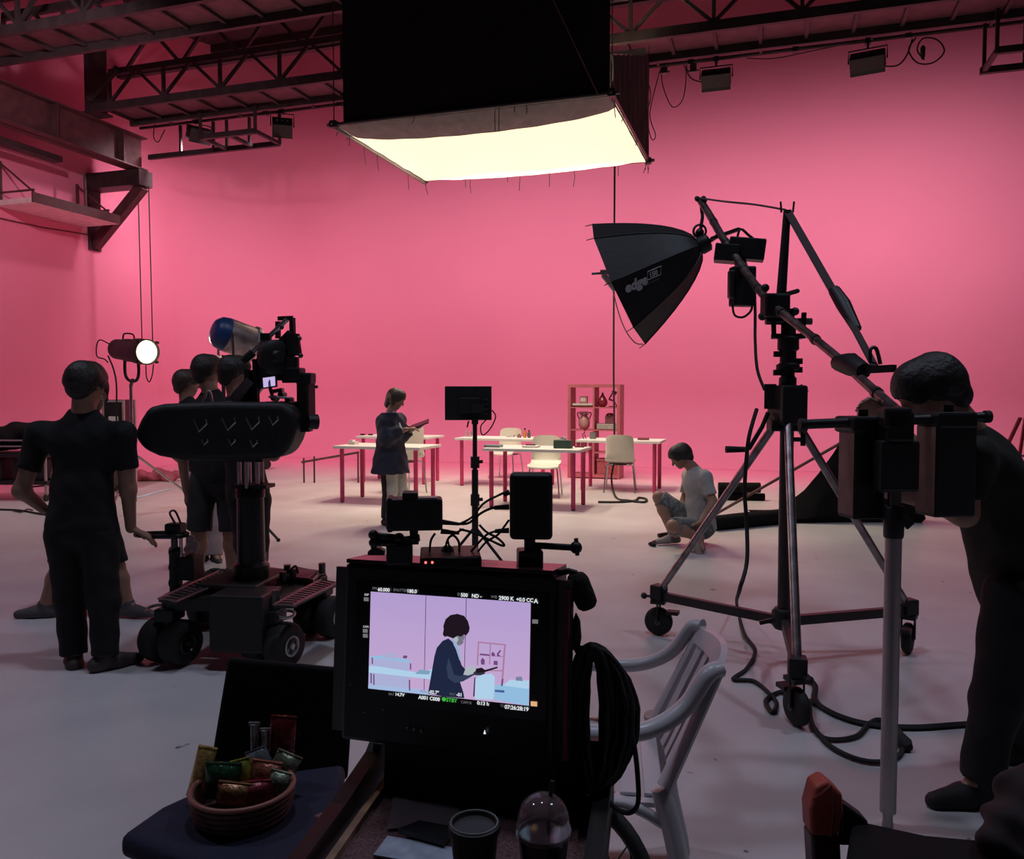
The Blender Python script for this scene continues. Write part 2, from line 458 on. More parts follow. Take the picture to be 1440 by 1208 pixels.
for (yy, lab) in ((11.95, 'thick dark steel post standing on the runway beam end, under a lattice truss'), (9.3, 'thick dark steel post on the runway beam, carrying the skirt-side catwalk')):
    t = thing('steel_post', lab, 'post', (BX + 0.25, yy, BT))
    MB().box((BX + 0.25, yy, BT + 0.62), (0.26, 0.26, 1.2)).build('shaft', dsteel, t)
    MB().box((BX + 0.25, yy, BT + 0.02), (0.40, 0.36, 0.03)).build('base_plate', dsteel, t)
    MB().bar((BX + 0.3, yy - 0.22, BT + 0.2), (BX + 0.95, yy - 0.22, BT + 0.68), 0.08, 0.08).build('knee_brace', dsteel, t)
# roof girders that cross from the side wall
for i, y in enumerate((7.6, 10.6, 13.9)):
    t = thing('roof_girder', ('dark lattice roof girder above the skirt-side catwalk', 'dark lattice roof girder above the soft box', 'dark lattice roof girder above the lamp pipe')[i], 'girder', (XL, y, 8.0), group='lattice roof girders')
    for z in (8.0, 8.85): MB().bar((XL + 0.05, y, z), (XR - 0.05, y, z), 0.12, 0.14).build('chord', dsteel, t)
    for k in range(15):
        xa = XL + 0.2 + k * 1.4
        MB().bar((xa, y, 8.05), (xa + 0.7, y, 8.8), 0.06, 0.06).build('diagonal', dsteel, t)
        MB().bar((xa + 0.7, y, 8.8), (xa + 1.4, y, 8.05), 0.06, 0.06).build('diagonal', dsteel, t)

# ================================================================ pipe with wall-wash lamps
PY, PZ = 13.3, 6.64
t = thing('lighting_pipe', 'long dark pipe hung under the catwalk in front of the pink wall', 'pipe', (BX, PY, PZ))
MB().tube([(BX, PY, PZ), (7.4, PY, PZ)], 0.03, 8).build('tube', dsteel, t)
MB().tube([(BX, PY - 0.25, PZ + 0.14), (7.4, PY - 0.25, PZ + 0.14)], 0.02, 6).build('upper_tube', dsteel, t)
for k in range(12):
    x = BX + 0.8 + k * 1.55
    MB().bar((x, PY, PZ), (x, 12.62, 6.5 + 0.12), 0.04, 0.03).build('hanger', dsteel, t)
    MB().box((x + 0.5, PY, PZ), (0.09, 0.085, 0.085)).build('pipe_sleeve', gunm, t)
def angle_frame(label, x0, x1, y0, y1, zl, zu, deckx):
    t = thing('hanging_frame', label, 'frame', (x0, y0, zl))
    MB().bar((x0, y0, zl), (x1, y0, zl), 0.07, 0.09).build('lower_rail', dsteel, t)
    MB().bar((deckx, y1, zl), (x1, y1, zl), 0.07, 0.09).build('lower_rail', dsteel, t)
    for x in (deckx, (deckx + x1) / 2, x1): MB().bar((x, y0, zl), (x, y1, zl), 0.06, 0.06).build('cross_bar', dsteel, t)
    for x in (x0 + 0.75, x0 + 1.5, deckx, deckx + 0.5, x1):
        if x0 <= x <= x1: MB().bar((x, y0, zl), (x, y0, zu), 0.045, 0.045).build('upright', dsteel, t)
    for x in (deckx, x1): MB().bar((x, y1, zl), (x, y1, zu), 0.045, 0.045).build('upright', dsteel, t)
    MB().bar((deckx, y1, zu), (x1, y1, zu), 0.05, 0.05).build('upper_rail', dsteel, t)
    return t
angle_frame('dark steel angle frame hung at the runway beam end, holding two lamps', BX + 0.2, -8.75, PY, PY - 0.75, 6.06, 6.6, -9.9)
q0 = AY(1378, 100, PY - 0.1); q1 = AY(1470, 95, PY - 0.1)
angle_frame('red-brown steel angle frame at the far end of the lamp pipe', q0.x, q0.x + 1.9, q0.y, q0.y - 0.7, q0.z, PZ + 0.05, q0.x + 0.05)

lampglass = mat('lamp_glass', (0.9, 0.8, 0.8), 0.3, emis=(1.0, 0.75, 0.82), es=6.0)
def wall_lamp(px, py, label, aim, w=0.42, hgt=0.20, watts=None, at=None, hook=None):
    c = V(at) if at else AY(px, py, PY + 0.02)
    t = thing('flood_lamp', label, 'lamp', c, group=None)
    d = (V(aim) - c).normalized(); s = d.cross(V((0, 0, 1))).normalized(); u = s.cross(d)
    R = frame3(s, d, u)
    MB().box(c, (w, 0.22, hgt), R).build('housing', black, t, bevel=0.01)
    MB().box(c + d * 0.113, (w - 0.05, 0.006, hgt - 0.05), R).build('lamp_glass', lampglass, t)
    MB().box(c + d * 0.13 + u * hgt / 2, (w, 0.05, 0.006), Matrix.Rotation(0.2, 3, s) @ R).build('top_flap', black, t)
    MB().box(c + d * 0.13 - u * hgt / 2, (w, 0.05, 0.006), Matrix.Rotation(-0.2, 3, s) @ R).build('bottom_flap', black, t)
    e = s * (w / 2 + 0.025)
    MB().tube([c - e, c - e + V((0, 0, hgt * 0.9)), c + e + V((0, 0, hgt * 0.9)), c + e], 0.012, 6).build('yoke', black, t)
    top = V(hook) if hook else V((c.x, PY, PZ))
    MB().bar(c + V((0, 0, hgt * 0.9)), top, 0.03, 0.03).build('clamp_stem', black, t)
    MB().box(top, (0.08, 0.1, 0.1)).build('pipe_clamp', black, t, bevel=0.01)
    for k in range(3): MB().ball(c + s * (w * 0.25 * (k - 1)) - d * 0.112 + u * 0.02, 0.012, 8).build('knob', alu, t)
    l = bpy.data.lights.new('flood_light', 'SPOT'); l.energy = (watts or CYC_W) * 4; l.color = CYC_COL
    l.spot_size = math.radians(158); l.spot_blend = 0.95; l.shadow_soft_size = 0.12
    lo = bpy.data.objects.new('flood_light', l); COL.objects.link(lo); lo.parent = t
    p = MW[t].inverted() @ (c + d * 0.14)
    lo.location = p; lo.rotation_euler = d.to_track_quat('-Z', 'Y').to_euler()
    return t
for px, py, lab, w in ((280, 188, 'black flood lamp on the hanging frame, nearest the runway beam', 0.42),
                       (397, 178, 'tall black flood lamp at the free end of the hanging frame', 0.36),
                       (1007, 110, 'black flood lamp on the pipe beside the soft box skirt', 0.44),
                       (1220, 86, 'black flood lamp on the pipe, beside the loops of spare cable', 0.48)):
    c = AY(px, py, PY); wall_lamp(px, py, lab, {280: (XL, 14.6, 2.0), 397: (XL + 1.5, YB, 1.8)}.get(px, (c.x + (0.8 if px > 1100 else 0), YB - 0.2, 2.5)), w, 0.26 if px == 397 else 0.20)
for px, py, lab in ((1500, 50, 'flood lamp on the pipe past the loops of spare cable'), (560, 150, 'flood lamp on the pipe hidden behind the soft box, nearer the runway beam'), (740, 132, 'flood lamp on the pipe hidden behind the middle of the soft box')):  # extra unseen floods, added to raise the light on the pink wall
    c = AY(px, py, PY); wall_lamp(px, py, lab, (c.x, YB - 0.2, 2.1))

for y_, l_ in ((6.25, 'flood lamp on the crew-side catwalk, aimed at the side wall'), ):  # unseen flood, added to brighten the side wall
    wall_lamp(0, 0, l_, (XL, 9.6, 2.6), watts=170, at=(-7.6, 6.55, 6.1), hook=(-7.6, 6.55, 6.52))
def cable(pts, r, label, name='cable', m=None, n=5, group=None, sm=6):
    p = cr(pts, sm); o = MB().tube(p, r, n).build(name, m or rubber, None, loc=p[0], smooth=60)
    tag(o, label, 'cable', group); return o
A = lambda x, y, yy=PY + 0.05: AY(x, y, yy)
cable([A(903, 95), A(915, 130), A(910, 165), A(916, 195), A(922, 190), A(914, 160), A(925, 110), A(930, 95)], 0.008, 'thin black cable looping down beside the soft box skirt')
cable([A(930, 94), A(932, 120), A(945, 150), A(960, 140), A(965, 105), A(962, 92)], 0.008, 'black cable loop hanging from the pipe next to a flood lamp')
cable([A(965, 92), A(968, 105), A(975, 112), A(988, 116)], 0.010, 'short black cable dropping from the pipe into a flood lamp')
cable([A(1050, 82), A(1090, 82), A(1140, 72), A(1190, 62)], 0.008, 'long slack cable strung along the lamp pipe')
cable([A(1242, 93), A(1262, 92), A(1275, 78), A(1283, 55)], 0.012, 'black cable rising from a flood lamp to the pipe')
cable([A(1288, 53), A(1278, 70), A(1290, 88), A(1312, 88), A(1328, 72), A(1318, 56), A(1298, 54), A(1290, 70), A(1300, 84)], 0.012, 'spare black cable coiled in loops on the pipe end')
tag(MB().lathe(A(1298, 64), (0, 0, -1), [(0.015, 0), (0.035, 0.03), (0.03, 0.16), (0.012, 0.2)], 8).build('cable_plug', rubber, None, loc=A(1298, 64), smooth=45), 'black cable plug hanging in the loops of spare cable', 'plug')
cable([A(218, 172), A(216, 192), A(222, 200), A(228, 190), A(232, 182)], 0.010, 'small cable loop at the runway beam end of the frame')
# bundled clamps on the pipe
for px, py, l in ((934, 97, 'dark clamp on the pipe next to the soft box skirt'), (975, 95, 'dark clamp on the pipe where cables gather')):
    c = A(px, py); t = thing('pipe_clamp', l, 'clamp', c)
    MB().box(c, (0.10, 0.10, 0.16)).build('jaw', gunm, t, bevel=0.01); MB().cyl(c - V((0.09, 0, 0.05)), c + V((0.09, 0, -0.05)), 0.015).build('bolt', gunm, t)

# ================================================================ wall platform
p0 = AX(45, 288, XL + 0.85); p1 = AX(165, 306, XL + 0.85)
z = (p0.z + p1.z) / 2
t = thing('wall_platform', 'pale flat platform bracketed high on the side wall under the runway beam', 'platform', (XL, (p0.y + p1.y) / 2, z))
MB().box((XL + 0.45, (p0.y + p1.y) / 2, z), (0.86, p1.y - p0.y, 0.09)).build('board', mat('pale_board', (0.75, 0.62, 0.6), 0.7), t)
MB().box((XL + 0.88, (p0.y + p1.y) / 2, z + 0.045), (0.03, p1.y - p0.y + 0.04, 0.17)).build('edge_angle', rsteel, t)
for y in (p0.y + 0.1, p1.y - 0.15):
    MB().bar((XL + 0.04, y, z + 0.75), (XL + 0.04, y, z), 0.04, 0.04).build('stay_post', rsteel, t)
    MB().bar((XL + 0.04, y, z + 0.72), (XL + 0.8, y, z + 0.15), 0.025, 0.025).build('stay', rsteel, t)
    MB().bar((XL + 0.04, y, z + 0.2), (XL + 0.8, y, z + 0.2), 0.03, 0.03).build('rail', rsteel, t)
MB().tube([(XL + 0.5, p0.y + 1.5, BB - 0.2), (XL + 0.5, p0.y + 1.5, z + 0.05)], 0.025, 6).build('hanger_rod', rsteel, t)
cable([AX(0, 307, XL + 0.02), AX(60, 320, XL + 0.02), AX(124, 330, XL + 0.02), AX(124, 312, XL + 0.02)], 0.012, 'thin conduit line on the side wall under the platform', 'wall_conduit', rsteel, sm=1)
# two ropes from the beam end
for px, l in ((194, 'thin dark rope hanging from the beam bracket, on the brace side'), (209, 'thin dark rope hanging from the very end of the runway beam')):
    a = AY(px, 262, BEND - 0.05); b = AY(px + 6, 492, BEND - 0.05)
    a = V((a.x, BEND - 0.05, 5.5))
    cable([a, (a + b) / 2, b], 0.011, l, 'rope')

# ================================================================ overhead soft box
SZ = 4.80
def SB(px, py): return G(px, py, SZ)
a_, b_, c_, d_ = SB(470, 181), SB(856, 125), SB(908, 218), SB(614, 259)
x0 = (a_.x + d_.x) / 2; x1 = (b_.x + c_.x) / 2; y0 = (a_.y + b_.y) / 2; y1 = (c_.y + d_.y) / 2
sb = thing('overhead_soft_box', 'huge hanging soft box with black skirt and glowing white cloth below', 'soft box', ((x0 + x1) / 2, (y0 + y1) / 2, SZ))
fr = [V((x0, y0, SZ)), V((x1, y0, SZ)), V((x1, y1, SZ)), V((x0, y1, SZ))]
for i in range(4):
    a, b = fr[i], fr[(i + 1) % 4]; e = (b - a).normalized() * 0.09
    MB().tube([a - e, b + e], 0.022, 8).build('frame_tube', gunm, sb)
    MB().box(a, (0.09, 0.09, 0.09)).build('frame_corner', gunm, sb, bevel=0.01)
skirtm = mat('black_skirt_cloth', (0.016, 0.012, 0.015), 0.92, spec=0.15, scale=3, bump=0.25)
skirtg = mat('grey_skirt_cloth', (0.085, 0.075, 0.07), 0.92, spec=0.15, scale=3, bump=0.25)
SKT = 6.40
def panel(a, b, z0, z1, m, nrm, name='skirt_panel', wav=0.03):
    P = [[a + (b - a) * (i / 24) + V((0, 0, z0 - SZ + (z1 - z0) * j / 6)) + V(nrm) * (wav * math.sin(i * 1.9 + j * 0.4) * (1 - 0.5 * j / 6)) for j in range(7)] for i in range(25)]
    return MB().grid(P, V(nrm) * 0.006).build(name, m, sb, smooth=60)
ins = 0.12
panel(V((x0 + ins, y0 + 0.03, SZ)), V((x1 - 0.03, y0 + 0.03, SZ)), SZ + 0.02, SKT, skirtm, (0, -1, 0), wav=0.012)
P = [[V((x1 - 0.02 + 0.03 * math.sin(i * 1.9 + j * .4), y0 + 0.05 + (y1 - y0 - 0.08) * i / 24, SZ + 0.03 + (0.42 + 1.03 * i / 24) * j / 6)) for j in range(7)] for i in range(25)]
MB().grid(P, (0.006, 0, 0)).build('skirt_panel', skirtg, sb, smooth=60)
MB().tube([P[0][6], P[24][6]], 0.008, 6).build('skirt_rope', alu, sb)
panel(V((x0 + ins, y0 + 0.04, SZ)), V((x0 + ins, y1 - 0.02, SZ)), SZ + 0.03, SKT, skirtm, (-1, 0, 0), wav=0.012)
panel(V((x0 + ins, y1 - 0.02, SZ)), V((x1 - 0.05, y1 - 0.02, SZ)), SZ + 0.03, SKT, skirtm, (0, 1, 0), wav=0.012)
MB().grid([[V((x0 + ins, y0, SKT)), V((x0 + ins, y1, SKT))], [V((x1 - 0.8, y0, SKT)), V((x1 - 0.8, y1, SKT))]], (0, 0, 0.01)).build('top_sheet', skirtm, sb)
cloth = mat('glowing_diffusion_cloth', (0.85, 0.82, 0.74), 0.9, emis=SOFT_COL, es=SOFT_E, scale=1.5, var=0.05)
_nt = cloth.node_tree; _tr = _nt.nodes.new('ShaderNodeBsdfTransparent'); _mx = _nt.nodes.new('ShaderNodeMixShader'); _mx.inputs[0].default_value = 0.55   # sheer silk: part glow, part straight through
_nt.links.new(_nt.nodes['Principled BSDF'].outputs[0], _mx.inputs[2]); _nt.links.new(_tr.outputs[0], _mx.inputs[1]); _nt.links.new(_mx.outputs[0], _nt.nodes['Material Output'].inputs[0])
ungl = mat('unlit_cloth_grey', (0.24, 0.21, 0.21), 0.9, scale=8, var=0.15, bump=0.3)  # unlit near edge of the same cloth, its shade put into the grey
def sag(u, v):
    return -0.22 * (1 - (2 * u - 1) ** 2) ** 0.55 * (1 - abs(2 * v - 1) ** 2.2) ** 0.6
NU, NV = 40, 30
bd = 0.16
P = [[V((x0 + 0.03 + (x1 - x0 - 0.06) * i / NU, y0 + 0.03 + (y1 - y0 - 0.06) * j / NV, SZ - 0.02 + sag(i / NU, j / NV) + 0.006 * math.sin(i * 1.1 + j * 0.35) * math.sin(j * 0.9))) for j in range(NV + 1)] for i in range(NU + 1)]
JB = 4
MB().grid([r[JB:] for r in P]).build('diffusion_cloth', cloth, sb, smooth=80)
MB().grid([r[:JB + 1] for r in P]).build('unlit_cloth_edge', ungl, sb, smooth=80)
MB().grid([[V((x0 + 0.0, y0, SZ - 0.03)), V((x0, y0, SZ - 0.055))], [V((x0, y1, SZ - 0.03)), V((x0, y1, SZ - 0.075))]], (0.02, 0, 0)).build('cloth_hem', ungl, sb)
for i in (0, 1):
    for j in (0, 1):
        p = V((x0 + (x1 - x0) * (0.28 + 0.44 * i), y0 + (y1 - y0) * (0.28 + 0.44 * j), 5.75))
        hd_ = MB().lathe(p, (0, 0, -1), [(0.10, -0.25), (0.16, -0.18), (0.18, 0.0), (0.17, 0.0), (0.10, -0.12)], 16).build('lamp_head', black, sb, smooth=45)
        MB().cyl(p + V((0, 0, 0.2)), V((p.x, p.y, SKT)), 0.015, n=6).build('lamp_stem', gunm, hd_)
        l = bpy.data.lights.new('lamp_light', 'SPOT'); l.energy = SOFT_LAMP_W; l.color = (1.0, 0.84, 0.64); l.spot_size = math.radians(118); l.spot_blend = 0.85; l.shadow_soft_size = 0.3
        lo = bpy.data.objects.new('lamp_light', l); COL.objects.link(lo); lo.parent = sb; lo.location = MW[sb].inverted() @ (p - V((0, 0, 0.32)))
random.seed(3)
for k in range(26):
    e = random.choice([(0, 1), (1, 2), (2, 3), (3, 0)]); u = random.random()
    p = fr[e[0]].lerp(fr[e[1]], u); ln = random.uniform(0.08, 0.30)
    MB().tube([p, p + V((random.uniform(-.02, .02), 0, -ln * 0.5)), p + V((random.uniform(-.03, .03), 0, -ln))], 0.005, 4).build('tie', rubber, sb)
for (a, b) in ((V((x1 - 0.9, y0 - 0.02, SKT)), V((x1 - 0.15, y0 - 0.02, SZ))),):
    MB().tube([a, b], 0.010, 5).build('guy_line', gunm, sb)
for p in fr:
    MB().tube([p + V((0, 0, 0.02)), V((p.x, p.y, 6.5 if p.y < 10 else 6.43))], 0.007, 5).build('suspension_cable', gunm, sb)
# drop cable from the soft box to the floor
f0 = G(862, 683); top = V((b_.x + 0.2, 0, 0)); dd = (f0 - C0).dot(FH)
pa, pb_ = W(868, 60, dd), W(868, 215, dd)
cable([V((f0.x, f0.y, 6.35)), V((f0.x, f0.y, 4.2)), V((f0.x, f0.y, 2.0)), V((f0.x + 0.02, f0.y, 0.55)), V((f0.x - 0.02, f0.y - 0.02, 0.12)), G(866, 699, 0.015), G(885, 704, 0.015), G(905, 706, 0.015), G(909, 702, 0.015), G(898, 700, 0.015), G(893, 704, 0.015), G(870, 706, 0.015), G(841, 706, 0.015)], 0.016, 'black power cable dropping from the soft box and curling on the floor')

# ================================================================ added cool fill lamps, out of view under the roof
for i, (x, y) in enumerate(((-6.5, 2.0), (-1.5, 3.0), (3.5, 4.5))):
    t = thing('added_fill_lamp', ('dim cool house lamp under the roof over the camera dolly', 'dim cool house lamp under the roof over the production monitor', 'dim cool house lamp under the roof over the boom stand')[i], 'lamp', (x, y, ZT - 0.6), group='house lamps under the roof')
    MB().lathe((x, y, ZT - 0.35), (0, 0, -1), [(0.05, 0), (0.12, 0.05), (0.30, 0.22), (0.29, 0.22), (0.10, 0.08)], 18).build('reflector', alu, t, smooth=50)
    MB().cyl((x, y, ZT - 0.36), (x, y, ZT), 0.02).build('stem', dsteel, t)
    l = bpy.data.lights.new('added_fill_light', 'SPOT'); l.energy = FILL_W * 4; l.color = FILL_COL; l.spot_size = math.radians(125); l.spot_blend = 0.8; l.shadow_soft_size = 0.28
    lo = bpy.data.objects.new('added_fill_light', l); COL.objects.link(lo); lo.parent = t; lo.location = (0, 0, -0.02)
# ================================================================ people
def hand(F, w, d, nr, curl, sgn, s=1.0, spread=1.0):
    d = d.normalized(); nr = (nr - d * nr.dot(d)).normalized(); lat = d.cross(nr) * sgn
    F.rc(w, w + d * 0.08 * s, 0.027 * s, 0.036 * s, nr, 0.45, k=0.012)
    for i, ln in enumerate((0.074, 0.083, 0.077, 0.060)):
        b = w + d * 0.085 * s + lat * ((1.5 - i) * 0.0195 * s * spread)
        c1 = curl * 0.7; d1 = d * math.cos(c1) + nr * math.sin(c1)
        c2 = curl * 1.7; d2 = d * math.cos(c2) + nr * math.sin(c2)
        m = b + d1 * ln * 0.52 * s
        F.rc(b - d * 0.02 * s, m, 0.0105 * s, 0.0095 * s, k=0.006); F.rc(m, m + d2 * ln * 0.5 * s, 0.0095 * s, 0.0075 * s, k=0.004)
    b = w + d * 0.025 * s + lat * 0.026 * s
    m = b + (d * 0.6 + lat * 0.6 + nr * 0.35).normalized() * 0.045 * s
    F.rc(b, m, 0.015 * s, 0.012 * s, k=0.012); F.rc(m, m + (d * 0.85 + lat * 0.1 + nr * (0.3 + curl * 0.4)).normalized() * 0.034 * s, 0.0115 * s, 0.009 * s, k=0.004)
def person(label, J, fd, bd, s=1.0, res=0.010, top=None, sleeve=0.62, bottom=None, legs='long', shoe=None, hair=hairm, hl=0.0, hands=None, base=None, hem=0.10, flare=0.0, loose=0.0, coat=None, hu=None, shoecol=None, group=None, shoe_up=None):
    base = base or V((J['pv'].x, J['pv'].y, 0))
    t = thing('person', label, 'person', base, group=group)
    fd = fd.normalized(); bd = V((bd.x, bd.y, bd.z)).normalized()
    hu = (hu or V((0, 0, 1))); hu = (hu - fd * hu.dot(fd)).normalized(); sd = fd.cross(hu)
    hd = J['hd']
    up = (J['nk'] - J['pv']).normalized(); bd = (bd - up * bd.dot(up)).normalized(); lat = bd.cross(up)
    def torso(F, e):
        w = J['pv'].lerp(J['nk'], 0.38); c = J['pv'].lerp(J['nk'], 0.74)
        F.rc(J['pv'] - lat * 0.055 * s, J['pv'] + lat * 0.055 * s, 0.108 * s + e, None, bd, 0.92)
        F.rc(J['pv'], w, 0.138 * s + e, 0.128 * s + e, bd, 0.74); F.rc(w, c, 0.128 * s + e, 0.150 * s + e, bd, 0.70)
        F.rc(c, c.lerp(J['nk'], 0.75), 0.135 * s + e, 0.075 * s + e, bd, 0.70)
        F.rc(c.lerp(J['sL'], 0.45), J['sL'], 0.075 * s + e, 0.054 * s + e); F.rc(c.lerp(J['sR'], 0.45), J['sR'], 0.075 * s + e, 0.054 * s + e)
    B = Field(res, 0.03)
    B.rc(hd - fd * 0.026 * s + hu * 0.018 * s, hd + fd * 0.014 * s + hu * 0.020 * s, 0.087 * s, 0.085 * s, sd, 0.86)
    B.rc(hd + fd * 0.030 * s - hu * 0.02 * s, hd + fd * 0.058 * s - hu * 0.083 * s, 0.060 * s, 0.030 * s, sd, 0.95)
    if res < 0.02:
        B.rc(hd + fd * 0.090 * s + hu * 0.004 * s, hd + fd * 0.113 * s - hu * 0.032 * s, 0.010 * s, 0.014 * s, k=0.012)
        B.rc(hd + fd * 0.083 * s - hu * 0.060 * s - sd * 0.016 * s, hd + fd * 0.083 * s - hu * 0.060 * s + sd * 0.016 * s, 0.012 * s, k=0.01)
        for q in (-1, 1):
            B.rc(hd + sd * q * 0.077 * s - fd * 0.012 * s + hu * 0.012 * s, hd + sd * q * 0.075 * s - fd * 0.006 * s - hu * 0.022 * s, 0.021 * s, 0.014 * s, sd, 0.42, k=0.008)
    B.rc(hd - fd * 0.018 * s - hu * 0.05 * s, J['nk'] - up * 0.01, 0.053 * s, 0.062 * s)
    torso(B, -0.008)
    for q in 'LR':
        B.rc(J['s' + q], J['e' + q], 0.049 * s, 0.040 * s); B.rc(J['e' + q], J['w' + q], 0.040 * s, 0.027 * s)
        B.rc(J['h' + q], J['k' + q], 0.082 * s, 0.055 * s); B.rc(J['k' + q], J['k' + q].lerp(J['a' + q], 0.35) , 0.055 * s, 0.056 * s); B.rc(J['k' + q].lerp(J['a' + q], 0.35), J['a' + q], 0.056 * s, 0.036 * s)
        f = (J['t' + q] - J['a' + q]); f.normalize()
        B.rc(J['a' + q] - f * 0.02 * s, J['a' + q] + f * 0.10 * s - V((0, 0, 0.02)), 0.030 * s, 0.020 * s)
        H = (hands or {}).get(q)
        if H: hand(B, J['w' + q], H[0], H[1], H[2], H[3] if len(H) > 3 else (1 if q == 'R' else -1), s)
        else:
            d = (J['w' + q] - J['e' + q]); hand(B, J['w' + q], d, lat * (-1 if q == 'R' else 1) + bd * 0.2, 0.5, 1 if q == 'R' else -1, s)
    B.build('body', skin, t)
    if top:
        F = Field(res * 1.1, 0.035); torso(F, 0.014 + loose)
        w = J['pv'].lerp(J['nk'], 0.3)
        F.rc(w, J['pv'] - up * hem * s, 0.138 * s + 0.014 + loose, 0.152 * s + 0.016 + loose * 1.3 + flare, bd, 0.78, cap=True)
        for q in 'LR':
            F.rc(J['s' + q], J['s' + q].lerp(J['e' + q], min(sleeve, 1)), 0.064 * s + loose, 0.062 * s + loose, cap=sleeve <= 1)
            if sleeve > 1: F.rc(J['e' + q], J['e' + q].lerp(J['w' + q], sleeve - 1), 0.060 * s + loose, 0.047 * s + loose * 0.6, cap=True)
        F.cut(J['nk'] + up * 0.022 * s, up); F.cut(J['pv'] - up * (hem + 0.004) * s, -up)
        F.build('jacket' if coat else 'shirt', top, t, wob=0.0035 + loose * 0.1, wf=34)
    if bottom:
        F = Field(res * 1.1, 0.03)
        F.rc(J['pv'] - lat * 0.055 * s, J['pv'] + lat * 0.055 * s, 0.118 * s, None, bd, 0.92)
        F.rc(J['pv'], J['pv'].lerp(J['nk'], 0.2), 0.146 * s, 0.138 * s, bd, 0.76, cap=True)
        for q in 'LR':
            if legs == 'long':
                F.rc(J['h' + q], J['k' + q], 0.100 * s, 0.078 * s); F.rc(J['k' + q], J['a' + q] - (J['a' + q] - J['k' + q]).normalized() * 0.0, 0.078 * s, 0.066 * s, cap=True)
            else:
                F.rc(J['h' + q], J['h' + q].lerp(J['k' + q], 0.97), 0.104 * s, 0.088 * s, cap=True)
        F.build('trousers' if legs == 'long' else 'shorts', bottom, t, wob=0.004, wf=30)
    sm = shoecol or rubber
    for q in 'LR':
        a, o = J['a' + q], J['t' + q]; f = (o - a); su = (shoe_up or {}).get(q, V((0, 0, 1))); f = (f - su * f.dot(su)).normalized()
        F = Field(res, 0.02); g = a - su * 0.052 * s
        F.rc(g - f * 0.05 * s, g + f * 0.06 * s, 0.040 * s, 0.042 * s); F.rc(g + f * 0.06 * s, g + f * 0.165 * s - su * 0.008, 0.046 * s, 0.030 * s)
        F.rc(g - f * 0.025 * s, a + su * 0.005 * s, 0.042 * s, 0.043 * s)
        F.cut(a - su * 0.082 * s, -su); F.cut(a + su * 0.03 * s, su)
        F.build('shoe', sm, t)
    if hair:
        F = Field(res * 0.9, 0.02)
        F.rc(hd - fd * 0.032 * s + hu * 0.024 * s, hd + fd * 0.020 * s + hu * 0.034 * s, 0.096 * s, 0.091 * s, sd, 0.90)
        F.rc(hd - fd * 0.055 * s - hu * 0.01 * s, hd - fd * 0.058 * s - hu * (0.055 + hl) * s, 0.070 * s, 0.055 * s, sd, 1.15)
        for q in (-1, 1): F.rc(hd + sd * q * 0.058 * s - fd * 0.02 * s + hu * 0.03, hd + sd * q * 0.066 * s - fd * (0.015 if not hl else -0.01) * s - hu * (0.01 + hl) * s, 0.034 * s, 0.024 * s, k=0.03)
        F.rc(hd + fd * 0.05 * s + hu * 0.075 * s - sd * 0.03, hd + fd * 0.075 * s + hu * 0.045 * s + sd * 0.03, 0.034 * s, 0.024 * s)
        F.sub(hd + fd * 0.115 * s - hu * 0.03 * s, hd + fd * 0.105 * s - hu * 0.13 * s, 0.066 * s, 0.085 * s)
        F.build('hair', hair, t, wob=0.0012, wf=170)
    if res < 0.02:
        for q in (-1, 1):
            MB().ball(hd + fd * 0.079 * s + sd * q * 0.031 * s + hu * 0.002 * s, 0.011 * s, 8, (1, 1, 0.6)).build('eye', blackg, t, smooth=60)
            MB().tube([hd + fd * 0.088 * s + sd * q * 0.016 * s + hu * 0.021 * s, hd + fd * 0.080 * s + sd * q * 0.046 * s + hu * 0.023 * s], 0.005 * s, 5).build('eyebrow', hair or hairm, t)
    return t
def jset(d0, **k):
    J = {}
    for n, v in k.items():
        J[n] = W(v[0], v[1], d0 + (v[2] if len(v) > 2 else 0.0))
    return J

# ================================================================ set furniture
TZ = 0.755
def table(label, org, w=1.25, dp=0.72):
    t = thing('desk', label, 'table', org, group='white desks with magenta legs')
    MB().box((w / 2, dp / 2, TZ - 0.018), (w, dp, 0.036)).build('desktop', white, t, world=False, bevel=0.004)
    for x in (0.09, w - 0.09):
        for y in (0.08, dp - 0.08):
            l = MB().cyl((x, y, 0.012), (x, y, TZ - 0.036), 0.029, n=12).build('leg', magenta, t, world=False, smooth=45)
            MB().cyl((x, y, 0), (x, y, 0.014), 0.024, n=10).build('foot_cap', rubber, l, world=False)
    return t
def leg_org(px, py, corner, w=1.25, dp=0.72):
    g = G(px, py); x = 0.09 if corner[1] == 'L' else w - 0.09; y = 0.08 if corner[0] == 'F' else dp - 0.08
    return V((g.x - x, g.y - y, 0))
T3 = leg_org(806, 718, 'FR'); T1 = leg_org(481.5, 706, 'FL'); T1b = leg_org(596, 681, 'FR'); T2 = leg_org(649.5, 683, 'FL'); T4 = leg_org(920, 693, 'FR')
table('white desk with magenta legs holding the dark green box', T3)
table('white desk with magenta legs beside the standing person with a tablet', T1)
table('white desk with magenta legs behind the desk of the person with a tablet', T1b)
table('white desk with magenta legs holding bottles and a clear box', T2, 1.5)
table('white desk with magenta legs in front of the pink shelf', T4)

